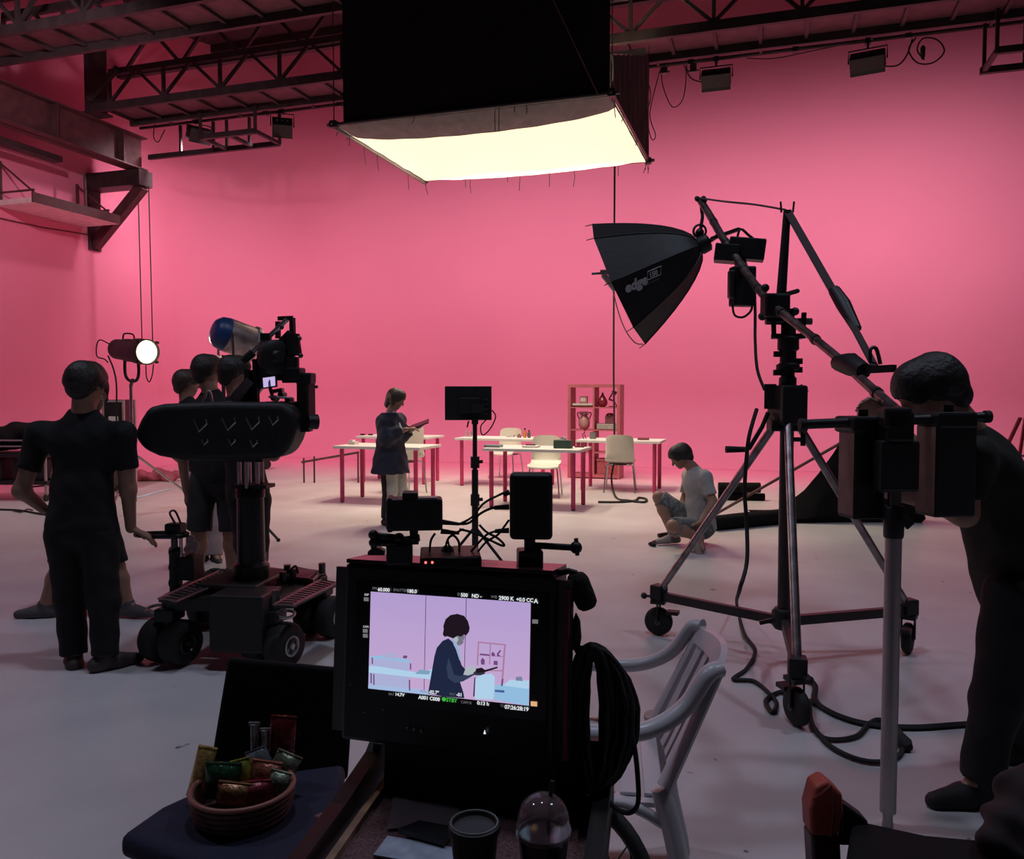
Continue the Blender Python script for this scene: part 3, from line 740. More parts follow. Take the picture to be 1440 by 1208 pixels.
def shell_chair(label, loc, rz, sh=0.45, bh=0.40):          # faces local +Y
    t = thing('shell_chair', label, 'chair', loc, rz, group='cream shell chairs at the desks')
    prof = [(0.235, -0.035), (0.215, -0.006), (0.16, 0.0), (0.05, -0.006), (-0.08, -0.008), (-0.155, 0.012), (-0.19, 0.06), (-0.212, 0.14), (-0.225, 0.24), (-0.24, 0.24 + (bh - 0.24) * 0.6), (-0.25, bh)]
    P = []
    for i in range(13):
        u = i / 12 * 2 - 1; row = []
        for j, (y, z) in enumerate(prof):
            wd_ = 0.215 if j < 6 else 0.215 - 0.02 * (j - 5) / 5 * (1.5 if j == 10 else 1)
            cv = abs(u) ** 2.5
            row.append(V((u * wd_, y + (0.05 * cv if j > 6 else 0), sh + z + (0.018 * cv if j < 6 else 0) - (0.03 * abs(u) ** 4 if j == 10 else 0))))
        P.append(row)
    MB().grid(P, (0, 0.0, -0.012)).build('seat_shell', cream, t, world=False, smooth=60)
    for x in (-1, 1):
        for y in (-1, 1):
            MB().tube(cr([(x * 0.10, y * 0.12, sh - 0.04), (x * 0.17, y * 0.15, sh - 0.045), (x * 0.195, y * 0.175, sh - 0.09), (x * 0.225, y * 0.215, 0.0)], 4), 0.0105, 8).build('leg', chrome, t, world=False, smooth=60)
    MB().bar((-0.17, 0.0, sh - 0.045), (0.17, 0, sh - 0.045), 0.25, 0.014).build('seat_frame', gunm, t, world=False)
    return t
def gnd(px, py): p = G(px, py); return V((p.x, p.y, 0))
shell_chair('cream shell chair behind the desk with the dark green box', gnd(766, 698), PI + 0.15)
shell_chair('cream shell chair behind the desk with bottles', gnd(712, 672), PI - 0.1)
shell_chair('cream shell chair pushed up to the desk in front of the shelf', gnd(872, 691), 0.12)
shell_chair('tall-backed cream shell chair turned to the standing person with a tablet', gnd(570, 693), math.atan2(0.2, 0.98) + YAW + 0.55, 0.50, 0.50)

# -------- pink shelf
g0 = G(798, 672); SW, SD, SH = 0.90, 0.39, 1.60
so = V((g0.x, g0.y, 0))
sh_ = thing('shelf_unit', 'pink open shelf unit with eight compartments and no back', 'shelf', so)
th = 0.05
MB().box((th / 2, SD / 2, SH / 2), (th, SD - 0.004, SH - 0.004)).build('side_panel', pinkwood, sh_, world=False)
MB().box((SW - th / 2, SD / 2, SH / 2), (th, SD - 0.004, SH - 0.004)).build('side_panel', pinkwood, sh_, world=False)
MB().box((SW / 2, SD / 2, SH - th / 2), (SW - 2 * th, SD, th)).build('top_panel', pinkwood, sh_, world=False)
MB().box((SW / 2, SD / 2, th / 2 + 0.02), (SW - 2 * th, SD, th)).build('bottom_panel', pinkwood, sh_, world=False)
MB().box((SW / 2, SD / 2, SH / 2), (0.03, SD - 0.01, SH - 0.1)).build('divider', pinkwood, sh_, world=False)
rowz = [0.07 + 0.3825 * i for i in range(4)]
for z in rowz[1:]:
    for x in (0, 1): MB().box((SW * (0.26 + 0.48 * x), SD / 2, z - 0.012), (SW / 2 - 0.05, SD - 0.01, 0.02)).build('shelf_board', pinkwood, sh_, world=False)
def S(x, y, z): return so + V((x, y, z))
greyp = mat('grey_paper', (0.55, 0.52, 0.5), 0.8, scale=40, var=0.2)
o = MB(); 
t = thing('book_stack', 'pale flat books stacked in the top compartment of the pink shelf', 'books', S(0.25, 0.2, rowz[3]))
MB().box(S(0.245, 0.2, rowz[3] + 0.012), (0.33, 0.26, 0.024)).build('book', mat('dark_red_cover', (0.2, 0.03, 0.05), 0.6), t)
MB().box(S(0.245, 0.19, rowz[3] + 0.043), (0.35, 0.27, 0.036)).build('book', greyp, t)
t = thing('desk_clock', 'small rosy cube clock on the pale books in the shelf', 'clock', S(0.25, 0.15, rowz[3] + 0.062))
MB().box(S(0.245, 0.16, rowz[3] + 0.122), (0.13, 0.1, 0.118)).build('body', mat('rose_grey', (0.45, 0.2, 0.22), 0.5), t, bevel=0.01)
MB().box(S(0.245, 0.108, rowz[3] + 0.125), (0.08, 0.006, 0.06)).build('face', greyp, t)
dred = mat('dark_red_glaze', (0.22, 0.02, 0.045), 0.25)
t = tag(MB().lathe(S(0.57, 0.17, rowz[3]), (0, 0, 1), [(0.04, 0), (0.075, 0.03), (0.088, 0.07), (0.075, 0.12), (0.045, 0.17), (0.02, 0.21), (0.012, 0.235), (0.018, 0.245)], 18).build('teardrop_vase', dred, None, loc=S(0.57, 0.17, rowz[3]), smooth=60), 'dark red teardrop vase in the top compartment of the shelf', 'vase')
t = thing('desk_lamp', 'small dark red jointed desk lamp on the pink shelf', 'lamp', S(0.76, 0.17, rowz[3]))
b = S(0.74, 0.17, rowz[3])
MB().box(b + V((0.02, 0, 0.008)), (0.15, 0.09, 0.016)).build('base', dred, t)
MB().bar(b + V((0.075, 0, 0.015)), b + V((0.03, 0, 0.10)), 0.018, 0.018).build('lower_arm', dred, t)
MB().bar(b + V((0.03, 0, 0.10)), b + V((-0.06, 0, 0.13)), 0.018, 0.03).build('elbow', dred, t)
MB().bar(b + V((-0.06, 0, 0.13)), b + V((0.015, 0, 0.255)), 0.018, 0.022).build('upper_arm', dred, t)
MB().lathe(b + V((0.01, 0, 0.26)), (0.8, 0, -0.5), [(0.012, -0.02), (0.022, 0.0), (0.035, 0.06), (0.036, 0.065)], 10).build('shade', dred, t)
rosecer = mat('rosy_ceramic', (0.48, 0.26, 0.27), 0.3)
t = thing('pitcher', 'rosy grey pitcher with curled handles on the pink shelf', 'pitcher', S(0.25, 0.18, rowz[2]))
MB().lathe(S(0.25, 0.18, rowz[2]), (0, 0, 1), [(0.055, 0), (0.09, 0.04), (0.10, 0.11), (0.085, 0.18), (0.05, 0.225), (0.045, 0.26), (0.075, 0.30), (0.07, 0.30), (0.035, 0.25)], 20).build('body', rosecer, t, smooth=60)
for q in (-1, 1): MB().tube(cr([S(0.25 + q * 0.05, 0.18, rowz[2] + 0.24), S(0.25 + q * 0.10, 0.18, rowz[2] + 0.29), S(0.25 + q * 0.12, 0.18, rowz[2] + 0.25), S(0.25 + q * 0.085, 0.18, rowz[2] + 0.17)], 4), 0.011, 6).build('handle', rosecer, t, smooth=60)
t = thing('magazine_box', 'grey box of magazines lying on the pink shelf', 'box', S(0.68, 0.18, rowz[2]))
MB().box(S(0.67, 0.18, rowz[2] + 0.05), (0.36, 0.26, 0.10)).build('box', mat('grey_card', (0.33, 0.25, 0.25), 0.8, scale=30, var=0.4), t)
for k in range(3): MB().box(S(0.66, 0.046, rowz[2] + 0.025 + 0.028 * k), (0.30, 0.008, 0.018)).build('magazine', greyp, t)
t = thing('domed_canister', 'dark red canister with domed lid on the magazine box', 'canister', S(0.71, 0.17, rowz[2] + 0.1))
MB().box(S(0.70, 0.17, rowz[2] + 0.165), (0.15, 0.13, 0.13)).build('body', mat('plum_card', (0.2, 0.06, 0.08), 0.6), t, bevel=0.008)
MB().lathe(S(0.70, 0.17, rowz[2] + 0.23), (0, 0, 1), [(0.075, 0), (0.07, 0.025), (0.04, 0.045), (0.008, 0.05)], 14).build('lid', dred, t, smooth=60)
t = thing('storage_basket', 'pink lidded storage box in the bottom compartment of the shelf', 'box', S(0.68, 0.18, 0.07))
MB().box(S(0.675, 0.17, 0.07 + 0.12), (0.33, 0.3, 0.24)).build('box', mat('basket_pink', (0.38, 0.08, 0.10), 0.8, scale=30, var=0.3), t)
MB().box(S(0.675, 0.17, 0.07 + 0.25), (0.35, 0.32, 0.03)).build('lid', mat('basket_pink', (0.4, 0.09, 0.11), 0.8), t)
MB().box(S(0.675, 0.016, 0.19), (0.08, 0.008, 0.03)).build('handle', dred, t)
tag(MB().bar(S(0.06, 0.18, rowz[1] + 0.012), S(0.42, 0.2, rowz[1] + 0.012), 0.10, 0.022).build('flat_tray', mat('basket_pink', (0.4, 0.09, 0.11)), None, loc=S(0.2, 0.2, rowz[1])), 'thin pink tray lying alone in a lower compartment of the shelf', 'tray')

# -------- things on the desks
def on(T, px, py=None, fy=0.3):
    p = AY(px, 600, T.y + fy); return V((p.x, T.y + fy, TZ))
green = mat('dark_green_card', (0.035, 0.075, 0.055), 0.6)
c = on(T3, 792, fy=0.30)
t = thing('green_box', 'dark green tissue box on the white desk', 'box', c)
MB().box(c + V((0, 0, 0.052)), (0.22, 0.14, 0.104)).build('body', green, t, bevel=0.006)
MB().poly([c + V((-0.04, -0.03, 0.104)), c + V((0.03, -0.03, 0.104)), c + V((0.045, -0.02, 0.135)), c + V((-0.01, -0.02, 0.15)), c + V((-0.03, -0.02, 0.13))], (0, 0.03, 0)).build('tissue', greyp, t)
c = on(T3, 694, fy=0.22)
tag(MB().box(c + V((0, 0, 0.016)), (0.21, 0.16, 0.032)).build('book', mat('slate_cover', (0.20, 0.23, 0.27), 0.5), None, loc=c, bevel=0.004), 'slate blue book on the desk with the green box', 'book')
c = on(T3, 747, fy=0.30)
tag(MB().box(c + V((0, 0, 0.014)), (0.20, 0.16, 0.028)).build('book', white, None, loc=c, bevel=0.003), 'closed white book on the desk with the green box', 'book')
tag(MB().box(c + V((-0.01, 0, 0.038)), (0.13, 0.03, 0.018)).build('pencil_case', mat('plum_card', (0.2, 0.06, 0.08)), None, loc=c + V((0, 0, 0.03)), bevel=0.004), 'thin plum pencil case on the white book', 'pencil case')
c = on(T3, 815, fy=0.5)
tag(MB().box(c + V((0, 0, 0.008)), (0.12, 0.03, 0.016)).build('red_pen', dred, None, loc=c), 'dark red pen beside the green box', 'pen')
c = on(T3, 818, fy=0.66)
t = thing('red_glasses', 'pair of small dark red tumblers at the desk edge by the green box', 'tumblers', c)
for q in (-1, 1): MB().lathe(c + V((q * 0.045, 0, 0)), (0, 0, 1), [(0.022, 0), (0.027, 0.055)], 10).build('tumbler', dred, t)
c = on(T4, 834, fy=0.35)
t = thing('plant_pot', 'square grey pot on the desk before the shelf', 'pot', c)
MB().box(c + V((0, 0, 0.05)), (0.085, 0.085, 0.10)).build('pot', mat('grey_clay', (0.16, 0.16, 0.15), 0.8), t, bevel=0.004)
MB().box(c + V((0, 0, 0.102)), (0.07, 0.07, 0.006)).build('rim', rubber, t)
c = on(T4, 905, fy=0.3)
tag(MB().box(c + V((0, 0, 0.018)), (0.16, 0.11, 0.036)).build('book', mat('wine_cover', (0.22, 0.05, 0.08), 0.5), None, loc=c, bevel=0.004), 'wine red book lying on the desk before the shelf', 'book')
c = on(T4, 821, fy=0.3)
t = thing('figurine', 'small red wire figurine on the desk before the shelf', 'figurine', c)
for a, b in (((0, 0, 0), (-0.02, 0, 0.07)), ((0.04, 0, 0), (0.01, 0, 0.07)), ((-0.02, 0, 0.07), (0.02, 0, 0.10)), ((0.0, 0, 0.08), (0.03, 0, 0.15)), ((0.03, 0, 0.15), (-0.005, 0, 0.13))):
    MB().bar(c + V(a), c + V(b), 0.012, 0.012).build('rod', dred, t)
c = on(T4, 876, fy=0.45)
tag(MB().box(c + V((0, 0, 0.012)), (0.16, 0.12, 0.024)).build('notebook', greyp, None, loc=c), 'grey notebook behind the cream chair back', 'notebook')
clear = mat('clear_acrylic', (0.8, 0.75, 0.75), 0.1, trans=0.9, var=0.02)
c = on(T2, 659, fy=0.35)
tag(MB().box(c + V((0, 0, 0.045)), (0.09, 0.09, 0.09)).build('clear_box', clear, None, loc=c, bevel=0.004), 'small clear acrylic box on the desk with bottles', 'box')
for k, (px, h_, cl, lb) in enumerate(((738, 0.15, (0.5, 0.22, 0.06), 'tall amber bottle on the desk'), (744, 0.12, (0.1, 0.1, 0.09), 'short dark bottle next to the amber bottle'), (730, 0.055, (0.3, 0.12, 0.12), 'low rosy jar beside the bottles on the desk'))):
    c = on(T2, px, fy=0.35); m_ = mat('bottle_%d' % k, cl, 0.25)
    t = thing('bottle', lb, 'bottle', c); r = 0.026 if k < 2 else 0.035
    MB().lathe(c, (0, 0, 1), [(r, 0), (r, h_ * 0.6), (r * 0.5, h_ * 0.75), (r * 0.45, h_ * 0.85)], 12).build('glass', m_, t, smooth=50)
    MB().cyl(c + V((0, 0, h_ * 0.85)), c + V((0, 0, h_)), r * 0.55, n=10).build('cap', rubber, t)
c = on(T2, 718, fy=0.45)
tag(MB().box(c + V((0, 0, 0.02)), (0.12, 0.09, 0.04)).build('notebook', greyp, None, loc=c), 'grey notebook beside the bottles', 'notebook')
c = on(T1, 497, fy=0.35)
t = thing('paper_tray', 'pale rosy paper tray on the desk beside the standing person', 'tray', c)
MB().box(c + V((0, 0, 0.02)), (0.10, 0.12, 0.04)).build('tray', mat('rose_white', (0.6, 0.5, 0.48), 0.6), t, bevel=0.004)
MB().box(c + V((-0.02, 0, 0.05)), (0.05, 0.08, 0.02)).build('paper', white, t)
for px, lb in ((510, 'small dark stapler on the far desk behind the standing person'), (521, 'short dark pen case on the far desk behind the standing person')):
    c = on(T1b, px, fy=0.3)
    tag(MB().box(c + V((0, 0, 0.012)), (0.07, 0.04, 0.024)).build('stapler' if px == 510 else 'pen_case', rubber, None, loc=c, bevel=0.004), lb, 'stationery')

# ================================================================ standing person with tablet
navy = mat('navy_jacket', (0.020, 0.022, 0.042), 0.8, scale=12, var=0.25, bump=0.3)
creamt = mat('cream_trousers', (0.55, 0.52, 0.44), 0.85, var=0.1, bump=0.2)
d0 = GD(738)
J = jset(d0, hd=(557, 560.5), nk=(549, 583), pv=(549, 645), sL=(559, 593, .11), sR=(542, 594, -.10), eL=(562, 614, .13), eR=(544, 616, -.17), wL=(579, 604, .07), wR=(571, 603.5, -.12),
         hL=(556, 648, .07), hR=(545, 648, -.06), kL=(561, 689, .08), kR=(547, 690, -.06), aL=(560, 727, .10), aR=(543, 729, -.05), tL=(578, 735, .0), tR=(554, 739, -.2))
fdg = RT * 0.86 - FH * 0.28 - V((0, 0, 0.42)); bdg = RT * 0.85 - FH * 0.5
gl = person('person with brown bobbed hair in an oversized navy jacket, standing with a tablet', J, fdg, bdg, 0.92, 0.010, navy, 1.80, mat('black_trousers', (0.014, 0.012, 0.013), 0.8), 'long', None, hairb, 0.045, {'R': (RT * 0.9 + V((0, 0, 0.1)), V((0, 0, -1)) , 0.5), 'L': (RT * 0.8 + V((0, 0, 0.2)), V((0, 0, 1)), 0.25)}, hem=0.17, loose=0.032, flare=0.05, coat=True)
F = Field(0.010, 0.03)
for q in 'LR':
    o_ = bdg.normalized() * 0.035
    F.rc(J['h' + q] + o_, J['k' + q] + o_, 0.086, 0.066); F.rc(J['k' + q] + o_, J['a' + q] + o_ * 0.8 + V((0, 0, 0.02)), 0.066, 0.052, cap=True)
F.build('trouser_front', creamt, gl, wob=0.004, wf=30)
F = Field(0.009, 0.02); F.rc(J['nk'] + bdg.normalized() * 0.05 + V((0, 0, 0.015)), J['nk'].lerp(J['pv'], 0.35) + bdg.normalized() * 0.145, 0.032, 0.026, bdg, 0.7)
F.build('shirt_front', mat('pale_blue_shirt', (0.45, 0.52, 0.62), 0.8), gl)
tb = thing('tablet', 'thin black tablet held by the standing person', 'tablet', W(588, 597, d0 - 0.02))
e1 = (RT * 0.93 + V((0, 0, 0.34))).normalized(); e2 = (FH * 0.97 + V((0, 0, 0.25))); e2 = (e2 - e1 * e2.dot(e1)).normalized(); e3 = e1.cross(e2)
MB().box(W(588, 597.5, d0 - 0.02), (0.25, 0.17, 0.010), frame3(e1, e2, e3)).build('slab', blackg, tb, bevel=0.003)
MB().box(W(588, 597.5, d0 - 0.02) + e3 * 0.0058, (0.22, 0.145, 0.001), frame3(e1, e2, e3)).build('glass', mat('dark_glass', (0.01, 0.01, 0.012), 0.1), tb)

# ================================================================ sitting person
d1 = GD(766)
teeg = mat('pale_grey_tee', (0.40, 0.39, 0.38), 0.9, scale=20, var=0.1, bump=0.2)
J = jset(d1, hd=(957, 641), nk=(976, 659), pv=(986, 736), sL=(991, 671, -.15), sR=(969, 668, .2), eL=(1003, 706, -.22), eR=(963, 703, .20), wL=(985, 735, -.36), wR=(960, 738, -.02),
         hL=(990, 743, -.08), hR=(982, 740, .10), kL=(946, 740, -.45), kR=(926, 699, .12), aL=(984, 757, -.40), aR=(946, 752, .02), tL=(992, 775, -.50), tR=(922, 764, -.05))
dn = V((0, 0, 1))
bo = person('person in pale grey tee and shorts sitting on the floor, head bent down', J, -RT * 0.80 - FH * 0.15 - dn * 0.52, -RT * 0.9 - FH * 0.25, 0.97, 0.010, teeg, 0.72, mat('patterned_shorts', (0.16, 0.17, 0.17), 0.9, scale=45, var=0.6), 'short', None, hairm, 0, {'L': (-RT * 0.8 - dn * 0.3, -dn - FH * .3, 0.5), 'R': (-RT * 0.5 - dn * 0.7, -RT * 0.3 - FH, 0.5)}, hem=0.06, shoecol=mat('sandal', (0.28, 0.22, 0.2), 0.7), shoe_up={'L': (V((0, 0, 0.5)) + RT * 0.4 - FH * 0.5).normalized()})
t = thing('folded_tripod', 'small folded black tripod on the floor at the feet of the sitting person', 'tripod', G(940, 764))
MB().tube([G(914, 765, 0.02), G(948, 750, 0.03)], 0.018, 8).build('leg', black, t)
MB().tube([G(926, 753, 0.02), G(952, 749, 0.03)], 0.022, 8).build('leg', black, t)
MB().tube([G(916, 765, 0.025), G(922, 767, 0.015)], 0.02, 8).build('foot', rubber, t)
# ================================================================ crew beside the camera crane
blkT = mat('black_tee', (0.007, 0.0065, 0.007), 0.9, scale=25, var=0.2, bump=0.2)
blkP = mat('black_work_trousers', (0.008, 0.0075, 0.008), 0.85, scale=25, var=0.2, bump=0.2)
U = V((0, 0, 1))
d0 = GD(938)
J = jset(d0, hd=(122, 540), nk=(118, 581), pv=(115, 738), sL=(57, 611), sR=(172, 611), eL=(30, 690, -.02), eR=(180, 688, .04), wL=(62, 716, .10), wR=(184, 743, .10),
         hL=(92, 752), hR=(138, 752), kL=(99, 845, .03), kR=(146, 845, -.02), aL=(104, 919, .02), aR=(148, 919, -.04), tL=(100, 920, .25), tR=(185, 918, .05))
person('person in black tee seen from behind, hand on hip, other hand on the dolly handle', J, FH * 0.95 + RT * 0.2 - U * 0.12, FH, 1.0, 0.009, blkT, 0.62, blkP, 'long', None, hairm, -0.02,
       {'L': (RT * 0.8 - U * 0.4 + FH * 0.3, -RT * 0.2 - U, 0.5), 'R': (RT * 0.75 - U * 0.42 + FH * 0.2, -U, 0.35)}, hem=0.02, shoecol=mat('brown_shoe', (0.05, 0.035, 0.03), 0.6))
d2 = GD(868)
J = jset(d2, hd=(132, 553), nk=(123, 594), pv=(122, 716), sL=(160, 615, -.02), sR=(90, 615, .02), eL=(164, 670), eR=(82, 670), wL=(140, 700, -.1), wR=(104, 700, -.1),
         hL=(140, 728), hR=(106, 728), kL=(162, 795), kR=(86, 795), aL=(180, 849), aR=(63, 850), tL=(214, 862, -.03), tR=(34, 864, -.02))
person('person in shorts standing wide-legged, hidden behind the one with hand on hip', J, RT * 0.6 - FH * 0.5 - U * 0.1, -FH, 0.97, 0.012, blkT, 0.6, blkP, 'short', None, hairm, 0.03, hem=0.04, shoecol=mat('grey_trainer', (0.09, 0.07, 0.075), 0.7))
d3 = GD(815)
J = jset(d3, hd=(292, 521), nk=(297, 551), pv=(302, 668), sL=(262, 583, 0), sR=(336, 582, 0), eL=(256, 640), eR=(342, 640), wL=(262, 690, .05), wR=(334, 690, .1),
         hL=(285, 680), hR=(322, 680), kL=(280, 748), kR=(325, 748), aL=(279, 801), aR=(326, 801), tL=(268, 812, -.2), tR=(330, 812, -.2))
person('tall person in black tee and shorts behind the crane weight bag', J, FH * 0.7 + RT * 0.6 - U * 0.15, FH * 0.9 + RT * 0.3, 1.04, 0.011, blkT, 0.6, mat('charcoal_shorts', (0.03, 0.026, 0.028), 0.9), 'short', None, hairm, 0.0, hem=0.05, shoecol=mat('striped_trainer', (0.04, 0.035, 0.035), 0.7))
d4 = d3 + 0.75
J = jset(d4, hd=(263, 538), nk=(262, 562), pv=(290, 660), sL=(240, 589), sR=(292, 588), eL=(236, 632), eR=(305, 632), wL=(262, 655, .1), wR=(300, 655, .1),
         hL=(279, 672), hR=(303, 672), kL=(285, 735), kR=(305, 735), aL=(286, 780), aR=(303, 780), tL=(280, 788, -.2), tR=(310, 788, -.2))
person('person with short brown hair and pale trousers behind the tall one in shorts', J, FH * 0.5 + RT * 0.85 - U * 0.1, RT * 0.6 + FH * 0.7, 0.96, 0.012, blkT, 0.7, mat('pale_trousers', (0.50, 0.38, 0.38), 0.9), 'long', None, hairb, 0.0, hem=0.05)
d5 = d3 - 0.45
J = jset(d5, hd=(330, 523), nk=(332, 554), pv=(348, 690), sL=(312, 590, .1), sR=(372, 592, -.05), eL=(320, 640, .1), eR=(385, 640, -.05), wL=(360, 622, .1), wR=(388, 600, .1),
         hL=(340, 702), hR=(362, 702), kL=(345, 765), kR=(362, 765), aL=(350, 820), aR=(362, 820), tL=(345, 832, .1), tR=(366, 832, .1))
person('person in dark clothes leaning in to the camera rig behind the dolly column', J, RT * 0.8 + FH * 0.5 - U * 0.1, RT * 0.6 + FH * 0.8, 1.0, 0.012, blkT, 0.7, blkP, 'long', None, hairm, 0.0, hem=0.05)

# ================================================================ camera dolly
dA, dB, dC, dD = GD(932), GD(936), GD(893), GD(884)
WH = [(W(240, 932, dA), 'A'), (W(384, 936, dB), 'B'), (W(452, 893, dC), 'C'), (W(303, 884, dD), 'D')]
WH = [V((p.x, p.y, 0)) for p, _ in WH]
ctr = sum(WH, V()) / 4
dx = ((WH[1] - WH[0]) + (WH[2] - WH[3])).normalized(); dy = ((WH[3] - WH[0]) + (WH[2] - WH[1])); dy.normalize()
dl = thing('camera_dolly', 'black camera dolly with balloon tyres and grid-treaded side decks', 'dolly', ctr)
tyre = mat('tyre', (0.016, 0.014, 0.014), 0.75); grate = mat('deck_grate', (0.05, 0.035, 0.037), 0.55, 0.4); edge = mat('worn_edge', (0.28, 0.2, 0.2), 0.4, 0.7)
wr = 0.122
for i, p in enumerate(WH):
    ax = (dx * 0.95 - dy * 0.30).normalized()
    for q in (-1, 1):
        c = p + ax * (0.075 * q) + V((0, 0, wr))
        w_ = MB().lathe(c, ax * q, [(0.055, -0.055), (wr * 0.86, -0.055), (wr * 0.97, -0.035), (wr, 0), (wr * 0.97, 0.035), (wr * 0.86, 0.055), (0.055, 0.052)], 28).build('wheel', tyre, dl, smooth=60)
        MB().lathe(c, ax * q, [(0.055, 0.048), (0.055, 0.058), (0.046, 0.060), (0.042, 0.052), (0.018, 0.052), (0.015, 0.064), (0.006, 0.064)], 18).build('hub', alu if i != 0 else gunm, w_, smooth=40)
    MB().tube([p + V((0, 0, wr)) - ax * 0.13, p + V((0, 0, wr)) + ax * 0.13], 0.018, 8).build('axle', gunm, dl)
    MB().cyl(p + V((0, 0, wr)), p + V((0, 0, 0.37)), 0.032).build('kingpin', black, dl)
    MB().box(p + V((0, 0, 0.27)), (0.11, 0.13, 0.07), Rz(math.atan2(dx.y, dx.x))).build('wheel_fork', black, dl, bevel=0.01)
RD = Rz(math.atan2(dx.y, dx.x))
DZ = 0.36
for a, b in ((0, 1), (3, 2), (0, 3), (1, 2)):
    MB().bar(WH[a] + V((0, 0, DZ - 0.03)), WH[b] + V((0, 0, DZ - 0.03)), 0.09, 0.07).build('chassis_rail', black, dl, bevel=0.006)
MB().box(ctr + V((0, 0, 0.30)), (0.36, 0.46, 0.22), RD).build('chassis_box', black, dl, bevel=0.015)
cb = W(347, 870, dB + 0.02)
MB().box(V((cb.x, cb.y, 0.25)), (0.30, 0.26, 0.30), RD).build('battery_box', black, dl, bevel=0.015)
def deck(P, name, n=13):                       # P: corner points (near-left, near-right, far-right, far-left)
    P = [V(p) for p in P]
    d_ = MB().poly(P, (0, 0, -0.018)).build(name, grate, dl)
    m = MB().tube(P, 0.007, 6, closed=True).build('deck_edge', edge, d_)
    for k in range(1, n):
        u = k / n
        a, b = P[0].lerp(P[3], u), P[1].lerp(P[2], u)
        a, b = a.lerp(b, 0.12), a.lerp(b, 0.88)
        MB().bar(a + V((0, 0, 0.002)), b + V((0, 0, 0.002)), 0.012, 0.006).build('tread_bar', edge, d_)
    return d_
Z2 = DZ + 0.03
deck([G(223, 842, Z2), G(248, 846, Z2), G(328, 812, Z2), G(308, 803, Z2)], 'side_deck')
deck([G(385, 850, Z2), G(412, 851, Z2), G(474, 820, Z2), G(452, 815, Z2)], 'side_deck')
deck([G(398, 812, Z2), G(440, 816, Z2), G(452, 804, Z2), G(412, 797, Z2)], 'rear_deck', 8)
redp = mat('red_pad', (0.25, 0.02, 0.06), 0.35)
MB().poly([G(366, 809, Z2), G(386, 808, Z2), G(398, 800, Z2), G(372, 796, Z2)], (0, 0, -0.02)).build('red_panel', redp, dl)
MB().poly([G(368, 824, Z2), G(386, 818, Z2), G(392, 813, Z2), G(368, 812, Z2)], (0, 0, -0.02)).build('red_panel', redp, dl)
for px, py in ((404, 806), (412, 812), (398, 816)): MB().cyl(G(px, py, Z2), G(px, py, Z2) + V((0, 0, 0.05)), 0.02).build('valve', gunm, dl)
MB().tube(cr([G(404, 806, Z2 + .03), G(410, 800, Z2 + .06), G(416, 796, Z2 + .07), G(419, 806, Z2 + .02)], 4), 0.006, 6).build('hose', rubber, dl)
for px, py in ((453, 806), (371, 790), (388, 846)): MB().cyl(G(px, py, Z2), G(px, py, Z2) + V((0, 0, 0.06)), 0.02).build('deck_pin', gunm, dl)
for px, py in ((219, 856), (402, 864)):
    c = G(px, py, DZ - 0.08); MB().tube(arc(c, -RT, -U * 0.2 - FH, 0.045, 0, 2 * PI, 14)[:-1], 0.009, 6, closed=True).build('tow_ring', alu, dl, smooth=60)
# steering post with handle
sp = W(247, 850, dA + 0.12); sp = V((sp.x, sp.y, DZ))
zt = W(247, 745, dA + 0.12).z
MB().cyl(sp, V((sp.x, sp.y, zt)), 0.018).build('steering_post', gunm, dl)
MB().cyl(V((sp.x, sp.y, DZ)), V((sp.x, sp.y, DZ + 0.22)), 0.03).build('post_sleeve', black, dl)
e = RT * 0.035
MB().cyl(sp + e + V((0, 0, 0.15)), V((sp.x, sp.y, zt - .02)) + e, 0.010).build('steering_rod', chrome, dl)
hb = W(247, 752, dA + 0.12)
MB().tube(cr([hb + RT * 0.06, hb + RT * 0.03 - FH * 0.05, hb - RT * 0.10 - FH * 0.05, hb - RT * 0.22, hb - RT * 0.10 + FH * 0.05, hb + RT * 0.03 + FH * 0.05, hb + RT * 0.06], 5), 0.014, 8).build('handle_bar', blackg, dl, smooth=60)
MB().box(hb + U * 0.03, (0.09, 0.08, 0.07), RD).build('handle_hub', black, dl, bevel=0.01)
MB().tube(cr([hb + U * 0.06, hb + U * 0.12 - RT * 0.03, hb + U * 0.13, hb + U * 0.06 + RT * 0.03], 4), 0.006, 6).build('hook', gunm, dl)
c = W(264, 797, dA + 0.16)
MB().box(c, (0.13, 0.12, 0.13), RD).build('control_box', black, dl, bevel=0.008)
for k in range(3): MB().cyl(W(247, 775 + k * 22, dA + 0.12) - RT * 0.03, W(247, 775 + k * 22, dA + 0.12) + RT * 0.03, 0.024).build('post_clamp', black, dl)
c = W(267, 770, dA + 0.17)
t = thing('plastic_bag', 'crumpled clear plastic bag on the dolly control box', 'bag', c - U * 0.03)
F = Field(0.008, 0.02); F.rc(c - U * 0.015, c + U * 0.05, 0.032, 0.020, FH, 0.7); F.rc(c + RT * 0.02 - U * .01, c + RT * 0.035 + U * 0.03, 0.02, 0.012); F.build('bag', mat('crumpled_plastic', (0.5, 0.42, 0.42), 0.25, scale=60, bump=0.8, trans=0.4), t, wob=0.005, wf=110)
